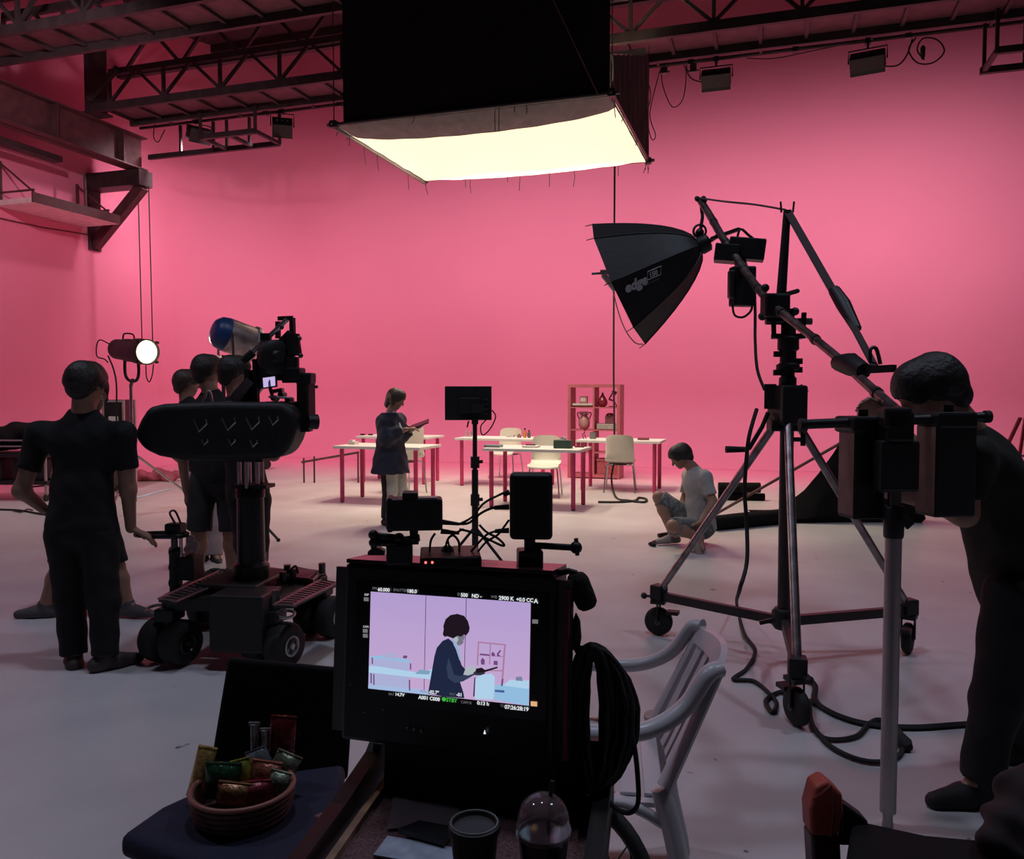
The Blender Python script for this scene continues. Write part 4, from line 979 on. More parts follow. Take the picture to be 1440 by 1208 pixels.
# column
cp = W(354, 830, 0.5 * (dA + dC)); cp = V((cp.x, cp.y, 0)); dcol = (cp - C0).dot(FH)
def zc(py): return W(354, py, dcol).z
cm = mat('column_black', (0.02, 0.016, 0.015), 0.35, 0.3)
MB().lathe(V((cp.x, cp.y, 0.2)), U, [(0.10, 0), (0.10, DZ - 0.2 + 0.12), (0.078, DZ - 0.2 + 0.14), (0.074, zc(700) - 0.2), (0.08, zc(699) - 0.2), (0.08, zc(688) - 0.2), (0.06, zc(682) - 0.2)], 28).build('column', cm, dl, smooth=40)
for x, y in ((-.05, -.03), (.05, -.03), (-.02, .05), (.055, .04), (.0, -.06)):
    MB().cyl(V((cp.x, cp.y, zc(690))) + RT * x + FH * y, V((cp.x, cp.y, zc(635))) + RT * x + FH * y, 0.011).build('riser_rod', chrome, dl, smooth=45)
MB().box(V((cp.x, cp.y, zc(683))) + RT * 0.02, (0.20, 0.12, 0.02), RD).build('riser_plate', black, dl)

# ================================================================ crane arm with weight bag, camera head, camera
cr_ = thing('crane_arm', 'short camera crane arm with long black weight bag, on the dolly column', 'crane arm', V((cp.x, cp.y, zc(645))))
db = dcol - 0.10
def D(px, py, dd=0.0): return W(px, py, db + dd)
out = [(186, 612), (196, 590), (206, 573), (228, 568), (300, 565), (398, 566), (414, 578), (417, 600), (410, 622), (400, 640), (386, 645), (320, 648), (256, 648), (222, 642), (200, 632)]
bagm = mat('weight_bag_nylon', (0.006, 0.0055, 0.006), 0.6, scale=40, var=0.2, bump=0.2)
MB().poly([D(*p, -.14) for p in out], FH * 0.28).build('weight_bag', bagm, cr_, bevel=0.035, seg=4, smooth=50)
for px, py, s_ in ((282, 599, 1), (322, 597, 1), (356, 596, 1), (385, 592, .7), (288, 622, .45), (326, 622, .5), (357, 624, .55)):
    a, b, c, d = D(px - 10 * s_, py - 9 * s_, -.152), D(px - 2 * s_, py + 8 * s_, -.155), D(px + 9 * s_, py - 3 * s_, -.155), D(px + 8 * s_, py - 10 * s_, -.152)
    MB().tube([a, b, c, d], 0.0045, 6).build('glint_buckle', chrome, cr_)  # chrome shapes standing for the glints on the bag
MB().tube(cr([D(285, 567, -.02), D(290, 553, -.02), D(294, 550, -.02), D(297, 557, -.02), D(298, 567, -.02)], 4), 0.007, 6).build('carry_strap', alu, cr_)
MB().box(D(354, 640, .1), (0.22, 0.2, 0.06), RD).build('pivot_base', black, cr_)
barm = mat('arm_bar', (0.20, 0.15, 0.15), 0.4, 0.7)
MB().tube([D(347, 503), D(404, 449)], 0.013, 10).build('pan_rod', chrome, cr_, smooth=45)
MB().tube([D(342, 508), D(356, 495)], 0.022, 10).build('rod_grip', black, cr_, smooth=45)
MB().box(D(374, 474), (0.05, 0.04, 0.04), RD).build('rod_clamp', black, cr_)
for y0_, y1_ in (((345, 567), (412, 474)), ((330, 562), (392, 492))):
    MB().bar(D(*y0_, .05), D(*y1_, .05), 0.045, 0.06).build('arm_beam', gunm, cr_, bevel=0.004)
MB().bar(D(328, 565, 0.0), D(352, 535, 0.0), 0.01, 0.05).build('arm_plate', barm, cr_)
MB().bar(D(348, 568, .02), D(349, 520, .02), 0.03, 0.03).build('post', black, cr_)
MB().bar(D(361, 568, .02), D(359, 505, .02), 0.025, 0.025).build('post', black, cr_)
MB().box(D(372, 520, .06), (0.08, 0.05, 0.13), RD).build('side_plate', barm, cr_, bevel=0.005)
MB().lathe(D(386, 503, -.03), (RT * 0.75 - FH * 0.62), [(0.085, -0.03), (0.098, -0.02), (0.098, 0.02), (0.085, 0.03), (0.04, 0.03), (0.03, 0.045)], 24).build('tilt_wheel', black, cr_, smooth=40)
MB().bar(D(391, 452, .03), D(391, 476, .03), 0.022, 0.022).build('yoke_bar', black, cr_)
MB().bar(D(391, 448, .03), D(412, 447, .03), 0.022, 0.022).build('yoke_bar', black, cr_)
MB().bar(D(411, 447, .03), D(412, 484, .03), 0.025, 0.025).build('yoke_bar', black, cr_)
MB().bar(D(392, 490, .03), D(412, 470, .03), 0.05, 0.06).build('arm_tip', barm, cr_)
for a, b, r in (((410, 470), (412, 500), .045), ((404, 496), (414, 496), .03), ((418, 472), (422, 500), .012), ((408, 502), (408, 520), .05)):
    MB().cyl(D(*a, .03), D(*b, .03), r, n=14).build('pan_head', black, cr_, smooth=40)
for px, py in ((423, 500), (421, 476), (396, 460)): MB().ball(D(px, py, 0), 0.014, 8).build('knob', gunm, cr_, smooth=60)
rh = thing('remote_head', 'L-shaped remote camera head hanging from the crane arm', 'camera head', D(432, 600))
headm = mat('head_grey', (0.05, 0.037, 0.036), 0.45, 0.4)
MB().box(D(405, 526, .03), (0.17, 0.10, 0.07), RD).build('pan_motor', black, rh, bevel=0.01)
MB().bar(D(398, 534, .03), D(436, 534, .03), 0.06, 0.035).build('top_arm', black, rh, bevel=0.006)
MB().bar(D(430, 528, .03), D(431, 603, .03), 0.08, 0.075).build('side_arm', headm, rh, bevel=0.008)
MB().box(D(430, 532, .03), (0.09, 0.09, 0.06), RD).build('arm_corner', black, rh, bevel=0.01)
MB().cyl(D(432, 593, -.05), D(446, 593, -.02), 0.042, n=18).build('tilt_motor', black, rh, smooth=45)
MB().bar(D(412, 606, .03), D(438, 604, .03), 0.06, 0.02).build('base_plate', black, rh)
for px, py in ((445, 544), (434, 605), (446, 590)): MB().ball(D(px, py, 0), 0.010, 8).build('knob', gunm, rh, smooth=60)
cmr = thing('cinema_camera', 'compact cinema camera in a cage inside the remote head', 'camera', D(400, 588, .02))
MB().box(D(397, 577, .03), (0.15, 0.14, 0.10), RD).build('body', black, cmr, bevel=0.008)
MB().lathe(D(409, 577, .03), RT * 0.9 + FH * 0.4, [(0.045, 0), (0.05, 0.02), (0.045, 0.07), (0.052, 0.075), (0.052, 0.11), (0.04, 0.115)], 18).build('lens', gunm, cmr, smooth=40)
MB().bar(D(382, 551, .03), D(398, 548, .03), 0.05, 0.02).build('top_handle', gunm, cmr)
for px, py in ((384, 560), (394, 555), (404, 562)): MB().cyl(D(px, py, .0), D(px + 6, py, .06), 0.016).build('rig_knob', gunm, cmr, smooth=45)
MB().tube(cr([D(385, 560, -.05), D(398, 572, -.09), D(412, 585, -.06), D(418, 600, .0)], 5), 0.006, 6).build('cable', rubber, cmr)
for a, b in (((378, 592), (420, 592)), ((378, 558), (412, 560))): MB().tube([D(*a, -.04), D(*b, -.04)], 0.007, 6).build('cage_rod', alu, cmr)
fm = thing('field_monitor', 'tiny lit monitor on top of the cinema camera', 'monitor', D(378, 545))
u1 = (D(388, 532, -.06) - D(369, 535, -.06)); MB().poly([D(367, 530, -.06), D(388, 527, -.06), D(389, 544, -.06), D(369, 547, -.06)], FH * 0.02).build('case', black, fm)
scr = mat('screen_lilac', (0.02, 0.02, 0.02), 0.3, emis=(0.62, 0.50, 0.85), es=0.9)
MB().poly([D(369.5, 531.5, -.064), D(386.5, 529.3, -.064), D(387, 542.3, -.064), D(370.5, 545, -.064)], FH * 0.002).build('screen', scr, fm)
scd = mat('screen_dark', (0.01, 0.01, 0.012), 0.4, emis=(0.02, 0.03, 0.07), es=1.0)
MB().poly([D(377.5, 544, -.066), D(377, 538, -.066), D(378.5, 534, -.066), D(380, 534, -.066), D(381, 543.3, -.066)], FH * 0.001).build('screen_figure', scd, fm)
MB().bar(D(380, 546, -.05), D(383, 556, -.02), 0.015, 0.015).build('mount_arm', black, fm)

# ================================================================ stand lamps
d1 = GD(731)
def stand(t, base, ztop, spread, ang, r=0.018, hub=0.55, casters=True, m=chrome):
    MB().cyl(base + U * 0.12, base + U * (ztop * 0.55), r * 1.25, n=12).build('lower_tube', m, t, smooth=45)
    MB().cyl(base + U * (ztop * 0.5), base + U * ztop, r, n=12).build('upper_tube', m, t, smooth=45)
    for z in (0.55, 0.16): MB().cyl(base + U * (ztop * 0.55 * (1 if z == 0.55 else 0) + (0.16 if z != 0.55 else 0)), base + U * (ztop * 0.55 * (1 if z == 0.55 else 0) + (0.16 if z != 0.55 else 0) + 0.07), r * 1.9, n=12).build('collar', black, t)
    MB().bar(base + U * (ztop * 0.55 + 0.03), base + U * (ztop * 0.55 + 0.03) + RT * 0.06, 0.015, 0.03).build('lock_knob', black, t)
    for k in range(3):
        a = ang + k * 2 * PI / 3; dr = V((math.cos(a), math.sin(a), 0))
        f = base + dr * spread + U * (0.11 if casters else 0.015)
        MB().tube([base + U * hub, f], r * 0.75, 8).build('leg', m, t)
        MB().tube([base + U * 0.2, base.lerp(f, 0.62) + U * (hub * 0.3)], r * 0.5, 6).build('leg_brace', m, t)
        if casters:
            w_ = MB().cyl(f - U * 0.06 - dr.cross(U) * 0.015, f - U * 0.06 + dr.cross(U) * 0.015, 0.05, n=14).build('caster', tyre, t, smooth=45)
            MB().box(f - U * 0.01, (0.05, 0.05, 0.07)).build('caster_fork', black, w_)
        else: MB().ball(f, r * 1.1, 8).build('foot_cap', rubber, t)
b1 = W(188, 731, d1 + 0.35); b1 = V((b1.x, b1.y, 0))
l1 = thing('spot_lamp', 'black cylindrical spot lamp with glowing lens on a chrome rolling stand', 'lamp', b1)
zt = W(186, 540, d1 + .35).z
stand(l1, b1, zt, 0.75, math.atan2((-FH).y, (-FH).x) + 0.12, 0.02, 0.75)
c = W(186, 493, d1 + 0.3); ax = (RT * 0.80 - FH * 0.58 - U * 0.08).normalized()
rr = 0.148
MB().lathe(c, ax, [(0.08, -0.34), (0.12, -0.33), (0.125, -0.12), (0.135, -0.10), (0.135, 0.10), (rr, 0.13), (rr, 0.33), (rr * 0.93, 0.33), (rr * 0.9, 0.29)], 28).build('housing', black, l1, smooth=40)
lensm = mat('lit_lens', (0.9, 0.9, 0.8), 0.2, emis=(1.0, 0.93, 0.62), es=1.6)
MB().lathe(c, ax, [(rr * 0.9, 0.288), (rr * 0.9, 0.30), (rr * 0.6, 0.325), (0.02, 0.335)], 28).build('lens', lensm, l1, smooth=60)
for k in range(4):
    a_, b_ = orth(ax); an = PI / 4 + k * PI / 2
    MB().box(c + ax * 0.33 + (a_ * math.cos(an) + b_ * math.sin(an)) * (rr + 0.012), (0.03, 0.03, 0.03)).build('gel_clip', black, l1)
MB().tube(cr([c + U * 0.12 - ax * 0.2, c + U * 0.19 - ax * 0.17, c + U * 0.19 + ax * 0.02, c + U * 0.13 + ax * 0.05], 3), 0.010, 6).build('top_handle', black, l1)
sd_ = ax.cross(U).normalized(); yb = c - U * 0.34
MB().tube(cr([c - ax * 0.16 + sd_ * 0.0 - U * 0.05, c - ax * 0.17 - U * 0.26, c - ax * 0.10 - U * 0.35, c + ax * 0.06 - U * 0.35, c + ax * 0.13 - U * 0.26, c + ax * 0.12 - U * 0.05], 4), 0.018, 8).build('yoke', black, l1, smooth=60)
MB().cyl(V((b1.x, b1.y, zt - 0.02)), c - U * 0.34, 0.02).build('spigot', gunm, l1)
MB().box(c + ax * 0.12 - U * 0.13, (0.05, 0.05, 0.03)).build('status_light', mat('blue_status', (0.02, 0.05, 0.2), emis=(0.05, 0.2, 1.0), es=1.5), l1)
l = bpy.data.lights.new('spot_light', 'SPOT'); l.energy = SPOT_W; l.color = (1, 0.95, 0.8); l.spot_size = math.radians(60); l.shadow_soft_size = 0.1
lo = bpy.data.objects.new('spot_light', l); COL.objects.link(lo); lo.parent = l1; lo.location = MW[l1].inverted() @ (c + ax * 0.42); lo.rotation_euler = ax.to_track_quat('-Z', 'Y').to_euler()
cable([c - ax * 0.34, W(140, 478, d1 + .3), W(136, 500, d1 + .3), W(147, 505, d1 + .3), W(152, 510, d1 + .3)], 0.008, 'thin cable looping off the rear of the lit spot lamp')
cable([W(152, 500, d1 + .3), W(160, 520, d1 + .3), W(164, 545, d1 + .25), W(164, 600, d1 + .25), W(170, 690, d1 + .2)], 0.010, 'thin cable hanging down beside the chrome lamp stand')
cable([W(205, 512, d1 + .3), W(206, 530, d1 + .3), W(210, 537, d1 + .3), W(214, 528, d1 + .3), W(216, 512, d1 + .3)], 0.007, 'small cable loop under the lit lamp lens')
# blue lamp
d2b = 7.9; b2 = W(318, 780, d2b); b2 = V((b2.x, b2.y, 0))
l2 = thing('blue_lamp', 'blue-backed silver lamp head on a stand behind the crew', 'lamp', b2)
blue = mat('blue_enamel', (0.012, 0.045, 0.16), 0.4)
c = W(317, 470, d2b); ax = (RT * 0.72 + FH * 0.62 - U * 0.30).normalized(); R_ = 0.165
MB().lathe(c, ax, [(0.05, -0.13), (0.11, -0.115), (0.15, -0.07), (R_, 0.0)], 28).build('rear_housing', blue, l2, smooth=60)
MB().lathe(c, ax, [(R_ * 0.99, 0.0), (R_, 0.02), (R_, 0.26), (R_ * 1.1, 0.27), (R_ * 1.1, 0.30), (R_ * 0.95, 0.30)], 28).build('barrel', mat('scuffed_silver', (0.42, 0.34, 0.34), 0.4, 0.8, var=0.4, scale=9), l2, smooth=40)
MB().tube([c - ax.cross(U).normalized() * R_, c - ax.cross(U).normalized() * (R_ + 0.02) - U * 0.2, c - U * 0.24, c + ax.cross(U).normalized() * (R_ + 0.02) - U * 0.2, c + ax.cross(U).normalized() * R_], 0.014, 8).build('yoke', chrome, l2)
stand(l2, b2, c.z - 0.2, 0.5, 0.4, 0.018, 0.6, False, gunm)
MB().cyl(V((b2.x, b2.y, c.z - 0.22)), c - U * 0.24, 0.016).build('spigot', gunm, l2)

# ================================================================ gear along the side wall
fc = W(169, 650, 12.2); fc = V((fc.x, fc.y, 0))
t = thing('flight_case', 'upright flight case with pale metal edges behind the spot lamp stand', 'case', fc)
w_, h_ = 0.30, W(169, 562, 12.2).z
MB().box(fc + U * h_ / 2, (w_, 0.35, h_), Rz(YAW)).build('body', black, t)
for x in (-1, 1):
    for y in (-1, 1): MB().bar(fc + Rz(YAW) @ V((x * w_ / 2, y * 0.175, 0)), fc + Rz(YAW) @ V((x * w_ / 2, y * 0.175, h_)), 0.03, 0.03).build('edge_strip', mat('pink_grey_metal', (0.45, 0.35, 0.35), 0.5, 0.5), t)
MB().box(fc + U * (h_ - 0.02) - FH * 0.0, (w_, 0.36, 0.03), Rz(YAW)).build('top_strip', MATS['pink_grey_metal'], t)
MB().box(fc + U * (h_ - 0.28) - FH * 0.18, (0.14, 0.01, 0.07), Rz(YAW)).build('label_plate', greyp, t)
cc = W(25, 690, 11.2); cc = V((cc.x, cc.y, 0))
t = thing('equipment_cart', 'dark equipment cart heaped with cloth along the side wall', 'cart', cc)
for z in (0.25, 0.62): MB().box(cc + U * z, (1.15, 0.6, 0.05), Rz(YAW)).build('cart_shelf', black, t)
for x in (-0.55, 0.55):
    for y in (-0.28, 0.28): 
        p = cc + Rz(YAW) @ V((x, y, 0)); MB().cyl(p + U * 0.08, p + U * 0.85, 0.018).build('post', alu, t); MB().cyl(p + U * 0.05 - RT * 0.015, p + U * 0.05 + RT * 0.015, 0.05).build('caster', tyre, t)
for z in (0.74, 0.82): MB().tube([cc + Rz(YAW) @ V((-0.55, -0.28, z)), cc + Rz(YAW) @ V((0.35, -0.28, z))], 0.012, 8).build('rail', alu, t)
for q in (-1, 1): MB().box(cc + U * 0.42 + RT * 0.28 * q, (0.42, 0.45, 0.28), Rz(YAW)).build('bin', black, t, bevel=0.01)
h = thing('cloth_heap', 'heap of black and red cloth piled on the dark equipment cart', 'cloth', cc + U * 0.65)
F = Field(0.02, 0.06)
for x, z, r in ((-0.5, 0.80, 0.16), (-0.2, 0.82, 0.17), (0.1, 0.86, 0.18), (0.3, 0.93, 0.12), (0.55, 0.88, 0.12), (0.7, 0.92, 0.09)): F.rc(cc + RT * (x - .08) + U * z, cc + RT * (x + .08) + U * (z + .03), r, r * 0.9, FH, 1.3)
F.cut(cc + U * 0.65, -U); F.build('black_cloth', blackcloth, h, wob=0.03, wf=11)
F = Field(0.015, 0.04); F.rc(cc + RT * 0.30 - FH * 0.12 + U * 0.92, cc + RT * 0.62 - FH * 0.12 + U * 0.93, 0.10, 0.07); F.build('red_lit_cloth', mat('red_lit_cloth', (0.28, 0.02, 0.04), 0.8), h, wob=0.015, wf=22)  # red light on the dark heap, put into this cloth's colour
rp = W(225, 652, 13.5); rp = V((rp.x, rp.y, 0))
t = thing('crumpled_red_cloth', 'crumpled pink-red cloth lying on the floor behind the lamp stand', 'cloth', rp)
F = Field(0.02, 0.05)
for x, y, r in ((-0.3, 0, .13), (-0.05, 0.1, .16), (0.15, -.05, .12), (0.4, 0.05, .08)): F.rc(rp + RT * x + FH * y + U * 0.04, rp + RT * (x + .12) + FH * y + U * 0.08, r, r * .7)
F.cut(rp, -U); F.build('cloth', mat('rose_cloth', (0.45, 0.10, 0.14), 0.85, scale=8, var=0.4), t, wob=0.03, wf=16)
z1 = 0.012
cable([G(42, 679, z1), G(60, 677, z1), G(120, 675, z1), G(190, 676, z1), G(225, 674, z1), G(262, 668, z1)], 0.016, 'black cable crossing the floor behind the lamp stand toward the crane')
cable([G(30, 686, z1), G(50, 684, z1), G(100, 680, z1), G(170, 684, z1)], 0.014, 'black cable lying just beside the long crossing cable near the cart')
cable([G(-80, 715, z1), G(0, 716.5, z1), G(30, 718, z1), G(60, 723, z1), G(110, 728, z1)], 0.014, 'black cable on the open floor ending behind the hand-on-hip person')
cable([G(18, 718, z1), G(30, 720, z1), G(38, 716, z1), G(46, 717.5, z1)], 0.008, 'short knotted tie around the open floor cable')
a, b = W(424, 650, 13.2), W(505, 636, 13.2)
t = thing('floor_pole', 'thin dark pole on two low feet near the far desk', 'pole', V((a.x, a.y, 0)))
MB().tube([a, b], 0.018, 8).build('pole', rsteel, t)
for u in (0.04, 0.22): p = a.lerp(b, u); MB().tube([p + U * 0.06, V((p.x, p.y, 0))], 0.014, 6).build('foot', rsteel, t)
p = a.lerp(b, 0.98); MB().tube([p, V((p.x, p.y, 0))], 0.014, 6).build('foot', rsteel, t)
c = G(378, 659)
t = thing('apple_box', 'small rolling box on casters behind the crane column', 'box', V((c.x, c.y, 0)))
MB().box(V((c.x, c.y, 0.28)) - RT * 0.3, (0.8, 0.4, 0.16), Rz(YAW)).build('box', black, t)
for x in (-0.62, 0.0): MB().cyl(V((c.x, c.y, 0.1)) + RT * x - FH * 0.2 - FH * .02, V((c.x, c.y, 0.1)) + RT * x - FH * 0.16, 0.095, n=18).build('caster', tyre, t, smooth=45); MB().bar(V((c.x, c.y, 0.1)) + RT * x - FH * .18, V((c.x, c.y, 0.22)) + RT * x - FH * .18, 0.05, 0.05).build('caster_fork', gunm, t)
# ================================================================ boom stand
w1, w2, w3 = G(926, 893), G(1120, 1020), G(1276, 918)
ctr = (w1 + w2 + w3) / 3; ctr.z = 0
dc = (ctr - C0).dot(FH)
bs = thing('boom_stand', 'large rolling steel boom stand with crank and three braced legs', 'stand', ctr)
def CZ(py): return W(1095, py, dc).z
def CP(py): return V((ctr.x, ctr.y, CZ(py)))
scuff = mat('scuffed_steel', (0.32, 0.27, 0.27), 0.33, 0.95, var=0.35, scale=18)
hubz = CZ(868); topz = CZ(585)
MB().cyl(V((ctr.x, ctr.y, hubz - 0.02)), V((ctr.x, ctr.y, topz)), 0.036, n=18).build('column', mat('column_paint', (0.045, 0.033, 0.033), 0.4, 0.4), bs, smooth=45)
MB().lathe(V((ctr.x, ctr.y, hubz - 0.06)), U, [(0.05, 0), (0.065, 0.02), (0.065, 0.09), (0.05, 0.11)], 16).build('brace_hub', black, bs, smooth=40)
MB().bar(V((ctr.x, ctr.y, hubz)), V((ctr.x, ctr.y, hubz)) - RT * 0.13 - U * 0.03, 0.02, 0.02).build('brace_pin', black, bs)
for i, w in enumerate((w1, w2, w3)):
    dr = (w - ctr); dr.z = 0; dr.normalize(); foot = w + U * 0.26
    MB().tube([V((ctr.x, ctr.y, topz - 0.02)) + dr * 0.05, foot], 0.021, 12).build('leg', scuff, bs, smooth=45)
    MB().bar(V((ctr.x, ctr.y, hubz - 0.02)), foot - U * 0.02, 0.035, 0.05).build('brace', mat('brace_paint', (0.05, 0.04, 0.04), 0.45, 0.5), bs)
    MB().box(foot, (0.08, 0.08, 0.09), Rz(math.atan2(dr.y, dr.x))).build('leg_end', black, bs, bevel=0.008)
    sdx = (dr * 0.4 + dr.cross(U)).normalized() if i == 0 else ((-FH + RT * 0.25).cross(U).normalized() if i == 1 else (dr * .8 + dr.cross(U)).normalized())
    wc = w + U * 0.085
    wl = MB().lathe(wc, sdx, [(0.02, -0.025), (0.07, -0.025), (0.083, -0.014), (0.085, 0), (0.083, 0.014), (0.07, 0.025), (0.02, 0.025)], 24).build('caster', tyre, bs, smooth=50)
    MB().tube([wc - sdx * 0.035, wc + sdx * 0.035], 0.018, 10).build('axle', gunm, wl)
    for q in (-1, 1): MB().bar(wc + sdx * 0.034 * q, foot - U * 0.05 + sdx * 0.034 * q, 0.035, 0.008).build('fork', black, wl)
    MB().box(foot - U * 0.055, (0.085, 0.085, 0.02), Rz(math.atan2(sdx.y, sdx.x))).build('swivel', black, bs)
    MB().box(wc + sdx.cross(U) * 0.085 + U * 0.06, (0.06, 0.07, 0.02), Rz(math.atan2(sdx.y, sdx.x))).build('brake_pedal', black, bs)
    MB().tube([foot - U * 0.03, foot + sdx.cross(U) * -0.09 - U * 0.03], 0.008, 6).build('lock_bolt', black, bs)
    MB().ball(foot + sdx.cross(U) * -0.09 - U * 0.03, 0.02, 8).build('lock_knob', black, bs)
MB().box(CP(570), (0.15, 0.15, 0.21), Rz(YAW + 0.3)).build('leg_collar', black, bs, bevel=0.012)
MB().box(CP(598) , (0.19, 0.10, 0.06), Rz(YAW)).build('collar_flange', black, bs, bevel=0.008)
MB().bar(CP(540) - RT * 0.09, CP(575) - RT * 0.09, 0.03, 0.06).build('winch_plate', black, bs)
MB().bar(CP(545) + RT * 0.09, CP(556) + RT * 0.05, 0.02, 0.05).build('brake_lever', black, bs)
MB().tube([CP(618) + RT * 0.02, CP(618) + RT * 0.085], 0.012, 8).build('leg_screw', black, bs)
MB().bar(CP(610) + RT * 0.085, CP(627) + RT * 0.085, 0.02, 0.025).build('screw_handle', black, bs)
MB().tube([CP(580) - RT * 0.10, CP(600) - RT * 0.13, CP(632) - RT * 0.20], 0.012, 8).build('crank_arm', black, bs)
MB().tube([CP(632) - RT * 0.20, CP(632) - RT * 0.32], [0.014, 0.019], 10).build('crank_grip', rubber, bs, smooth=60)
MB().lathe(CP(548), U, [(0.045, 0), (0.045, 0.06), (0.035, 0.07), (0.035, 0.10), (0.06, 0.105), (0.06, 0.13), (0.042, 0.14), (0.042, 0.20), (0.055, 0.21), (0.055, 0.27), (0.038, 0.28), (0.038, 0.34), (0.03, 0.36), (0.03, 0.42)], 18).build('riser_tube', black, bs, smooth=35)
for py, q in ((520, 1), (508, 1), (524, -1), (498, -1)): MB().bar(CP(py), CP(py) + RT * 0.075 * q, 0.016, 0.03).build('riser_knob', black, bs)
MB().box(CP(473), (0.16, 0.07, 0.025), Rz(YAW)).build('yoke_base', black, bs)
for q in (-1, 1): MB().bar(CP(475) + RT * 0.075 * q, CP(440) + RT * 0.08 * q, 0.05, 0.025).build('yoke_cheek', black, bs)
MB().tube([CP(452) - RT * 0.12, CP(452) + RT * 0.12], 0.018, 10).build('yoke_axle', gunm, bs)
# ---------------- boom
bm = thing('lighting_boom', 'long taped boom arm with tension strap and short mast', 'boom', CP(440))
BP = [(1262, 578, 3.05), (1222, 543, 3.32), (1180, 505, 3.62), (1135, 468, 3.95), (1088, 430, dc - 0.05), (1060, 398, 4.58), (1040, 370, 4.78), (1015, 332, 5.02), (1000, 306, 5.2), (985, 282, 5.36)]
bp = cr([W(*p) for p in BP], 4)
taped = mat('taped_pole', (0.16, 0.11, 0.105), 0.35, 0.55, var=0.5, scale=25)
MB().tube(bp, [0.020] * 18 + [0.023] * (len(bp) - 18), 12).build('boom_tube', taped, bm, smooth=60)
for k in range(3, len(bp) - 3, 4):
    d_ = (bp[k + 1] - bp[k]).normalized(); MB().tube([bp[k] - d_ * 0.012, bp[k] + d_ * 0.012], 0.0255, 12).build('tape_wrap', gunm, bm, smooth=45)
piv = W(1090, 430, dc - 0.05)
MB().box(piv, (0.13, 0.10, 0.12), Rz(YAW)).build('pivot_clamp', black, bm, bevel=0.012)
MB().tube([piv + RT * 0.06 + U * 0.06, W(1122, 409, dc)], 0.012, 8).build('pivot_lever', black, bm)
for px, py in ((1076, 405), (1118, 438), (1072, 445)): MB().ball(W(px, py, dc - .03), 0.022, 8).build('clamp_knob', black, bm, smooth=60)
m0, m1 = W(1098, 425, dc), W(1107, 296, dc)
MB().tube([m0, m1], [0.026, 0.019], 12).build('mast', black, bm, smooth=45)
for q in (-1, 1): MB().tube([m1 + RT * 0.03 * q - U * 0.01, m1 + RT * 0.035 * q + U * 0.045], 0.006, 6).build('mast_fork', black, bm)
strapm = mat('webbing', (0.06, 0.035, 0.037), 0.8)
def strap(pts, w): return MB().grid([[p + RT * 0.0 + o for o in (-FH * w / 2 - U * 0.2 * w, FH * w / 2 + U * 0.2 * w)] for p in cr(pts, 4)], U * 0.004)
strap([W(984, 279, 5.34), W(1020, 284, 5.1), W(1060, 288, 4.75), m1], 0.06).build('tension_strap', strapm, bm)
MB().bar(m1, W(1172, 410, 3.9), 0.04, 0.006, -FH).build('tension_strap', strapm, bm)
MB().tube([W(1173, 408, 3.9), W(1186, 428, 3.82), W(1205, 463, 3.7)], [0.028, 0.034, 0.022], 8).build('ratchet_cover', black, bm, smooth=50)
MB().bar(W(1190, 440, 3.8), W(1230, 515, 3.4), 0.035, 0.006, -FH).build('tension_strap', strapm, bm)
MB().tube(cr([W(1224, 510, 3.42), W(1224, 492, 3.42), W(1232, 490, 3.42), W(1238, 512, 3.4)], 4), 0.008, 6).build('strap_hook', black, bm)
MB().tube([W(1178, 510, 3.6), W(1196, 512, 3.5), W(1215, 522, 3.4)], [0.035, 0.05, 0.035], 10).build('boom_clamp', black, bm, smooth=50)
MB().bar(W(1220, 520, 3.4), W(1258, 518, 3.3), 0.03, 0.03).build('clamp_handle', black, bm)
for k in range(5): MB().ball(bp[-1] + V((random.uniform(-.03, .03), random.uniform(-.03, .03), random.uniform(-.03, .02))), 0.018, 7).build('tip_knot', strapm, bm, smooth=60)
MB().tube([bp[-1], W(988, 305, 5.3), W(984, 330, 5.25)], 0.011, 6).build('tip_hanger', black, bm)
tw = thing('ring_bracket', 'small black ring bracket hanging under the boom tip', 'bracket', W(984, 326, 5.24))
MB().tube(arc(W(984, 325, 5.24), RT, U, 0.04, 0, 2 * PI, 18)[:-1], 0.008, 6, closed=True).build('ring', black, tw, smooth=60)
MB().ball(W(984, 327, 5.24), 0.028, 10).build('ball', black, tw, smooth=60)
# ---------------- soft box on the boom
DS = 5.22
sx = thing('parabolic_soft_box', 'black parabolic soft box with white lettering, hung at the boom tip', 'soft box', W(985, 345, DS))
apex = W(984, 346, DS - 0.02); rimc = W(870, 400, DS + 0.12)
ax = (rimc - apex).normalized(); depth = (rimc - apex).length
rv = (W(835, 315, DS + .12) - W(905, 485, DS + .12)); R0 = rv.length / 2
rv = (rv - ax * rv.dot(ax)).normalized(); sv = ax.cross(rv)
sbm = mat('soft_box_nylon', (0.010, 0.009, 0.010), 0.55, scale=20, var=0.2, bump=0.15)
NR, NS = 8, 9
def sbp(a, u): r = R0 * (0.09 + 0.91 * u ** 0.62); return apex + ax * (depth * u) + (rv * math.cos(a) + sv * math.sin(a)) * r
for k in range(NR):
    a0, a1 = 2 * PI * k / NR, 2 * PI * (k + 1) / NR
    P = []
    for i in range(NS + 1):
        u = (i / NS) ** 1.5; p, q = sbp(a0, u), sbp(a1, u)
        P.append([p.lerp(q, j / 4) for j in range(5)])
    MB().grid(P).build('fabric_panel', sbm, sx, smooth=30)
    MB().tube([sbp(a0, (i / NS) ** 1.5) for i in range(NS + 1)], 0.005, 6).build('rib', black, sx, smooth=60)
    e_ = sbp(a0, 1.0); MB().tube([e_, e_ + ax * 0.045 + (e_ - rimc).normalized() * 0.01], 0.003, 5).build('rib_tip', gunm, sx)
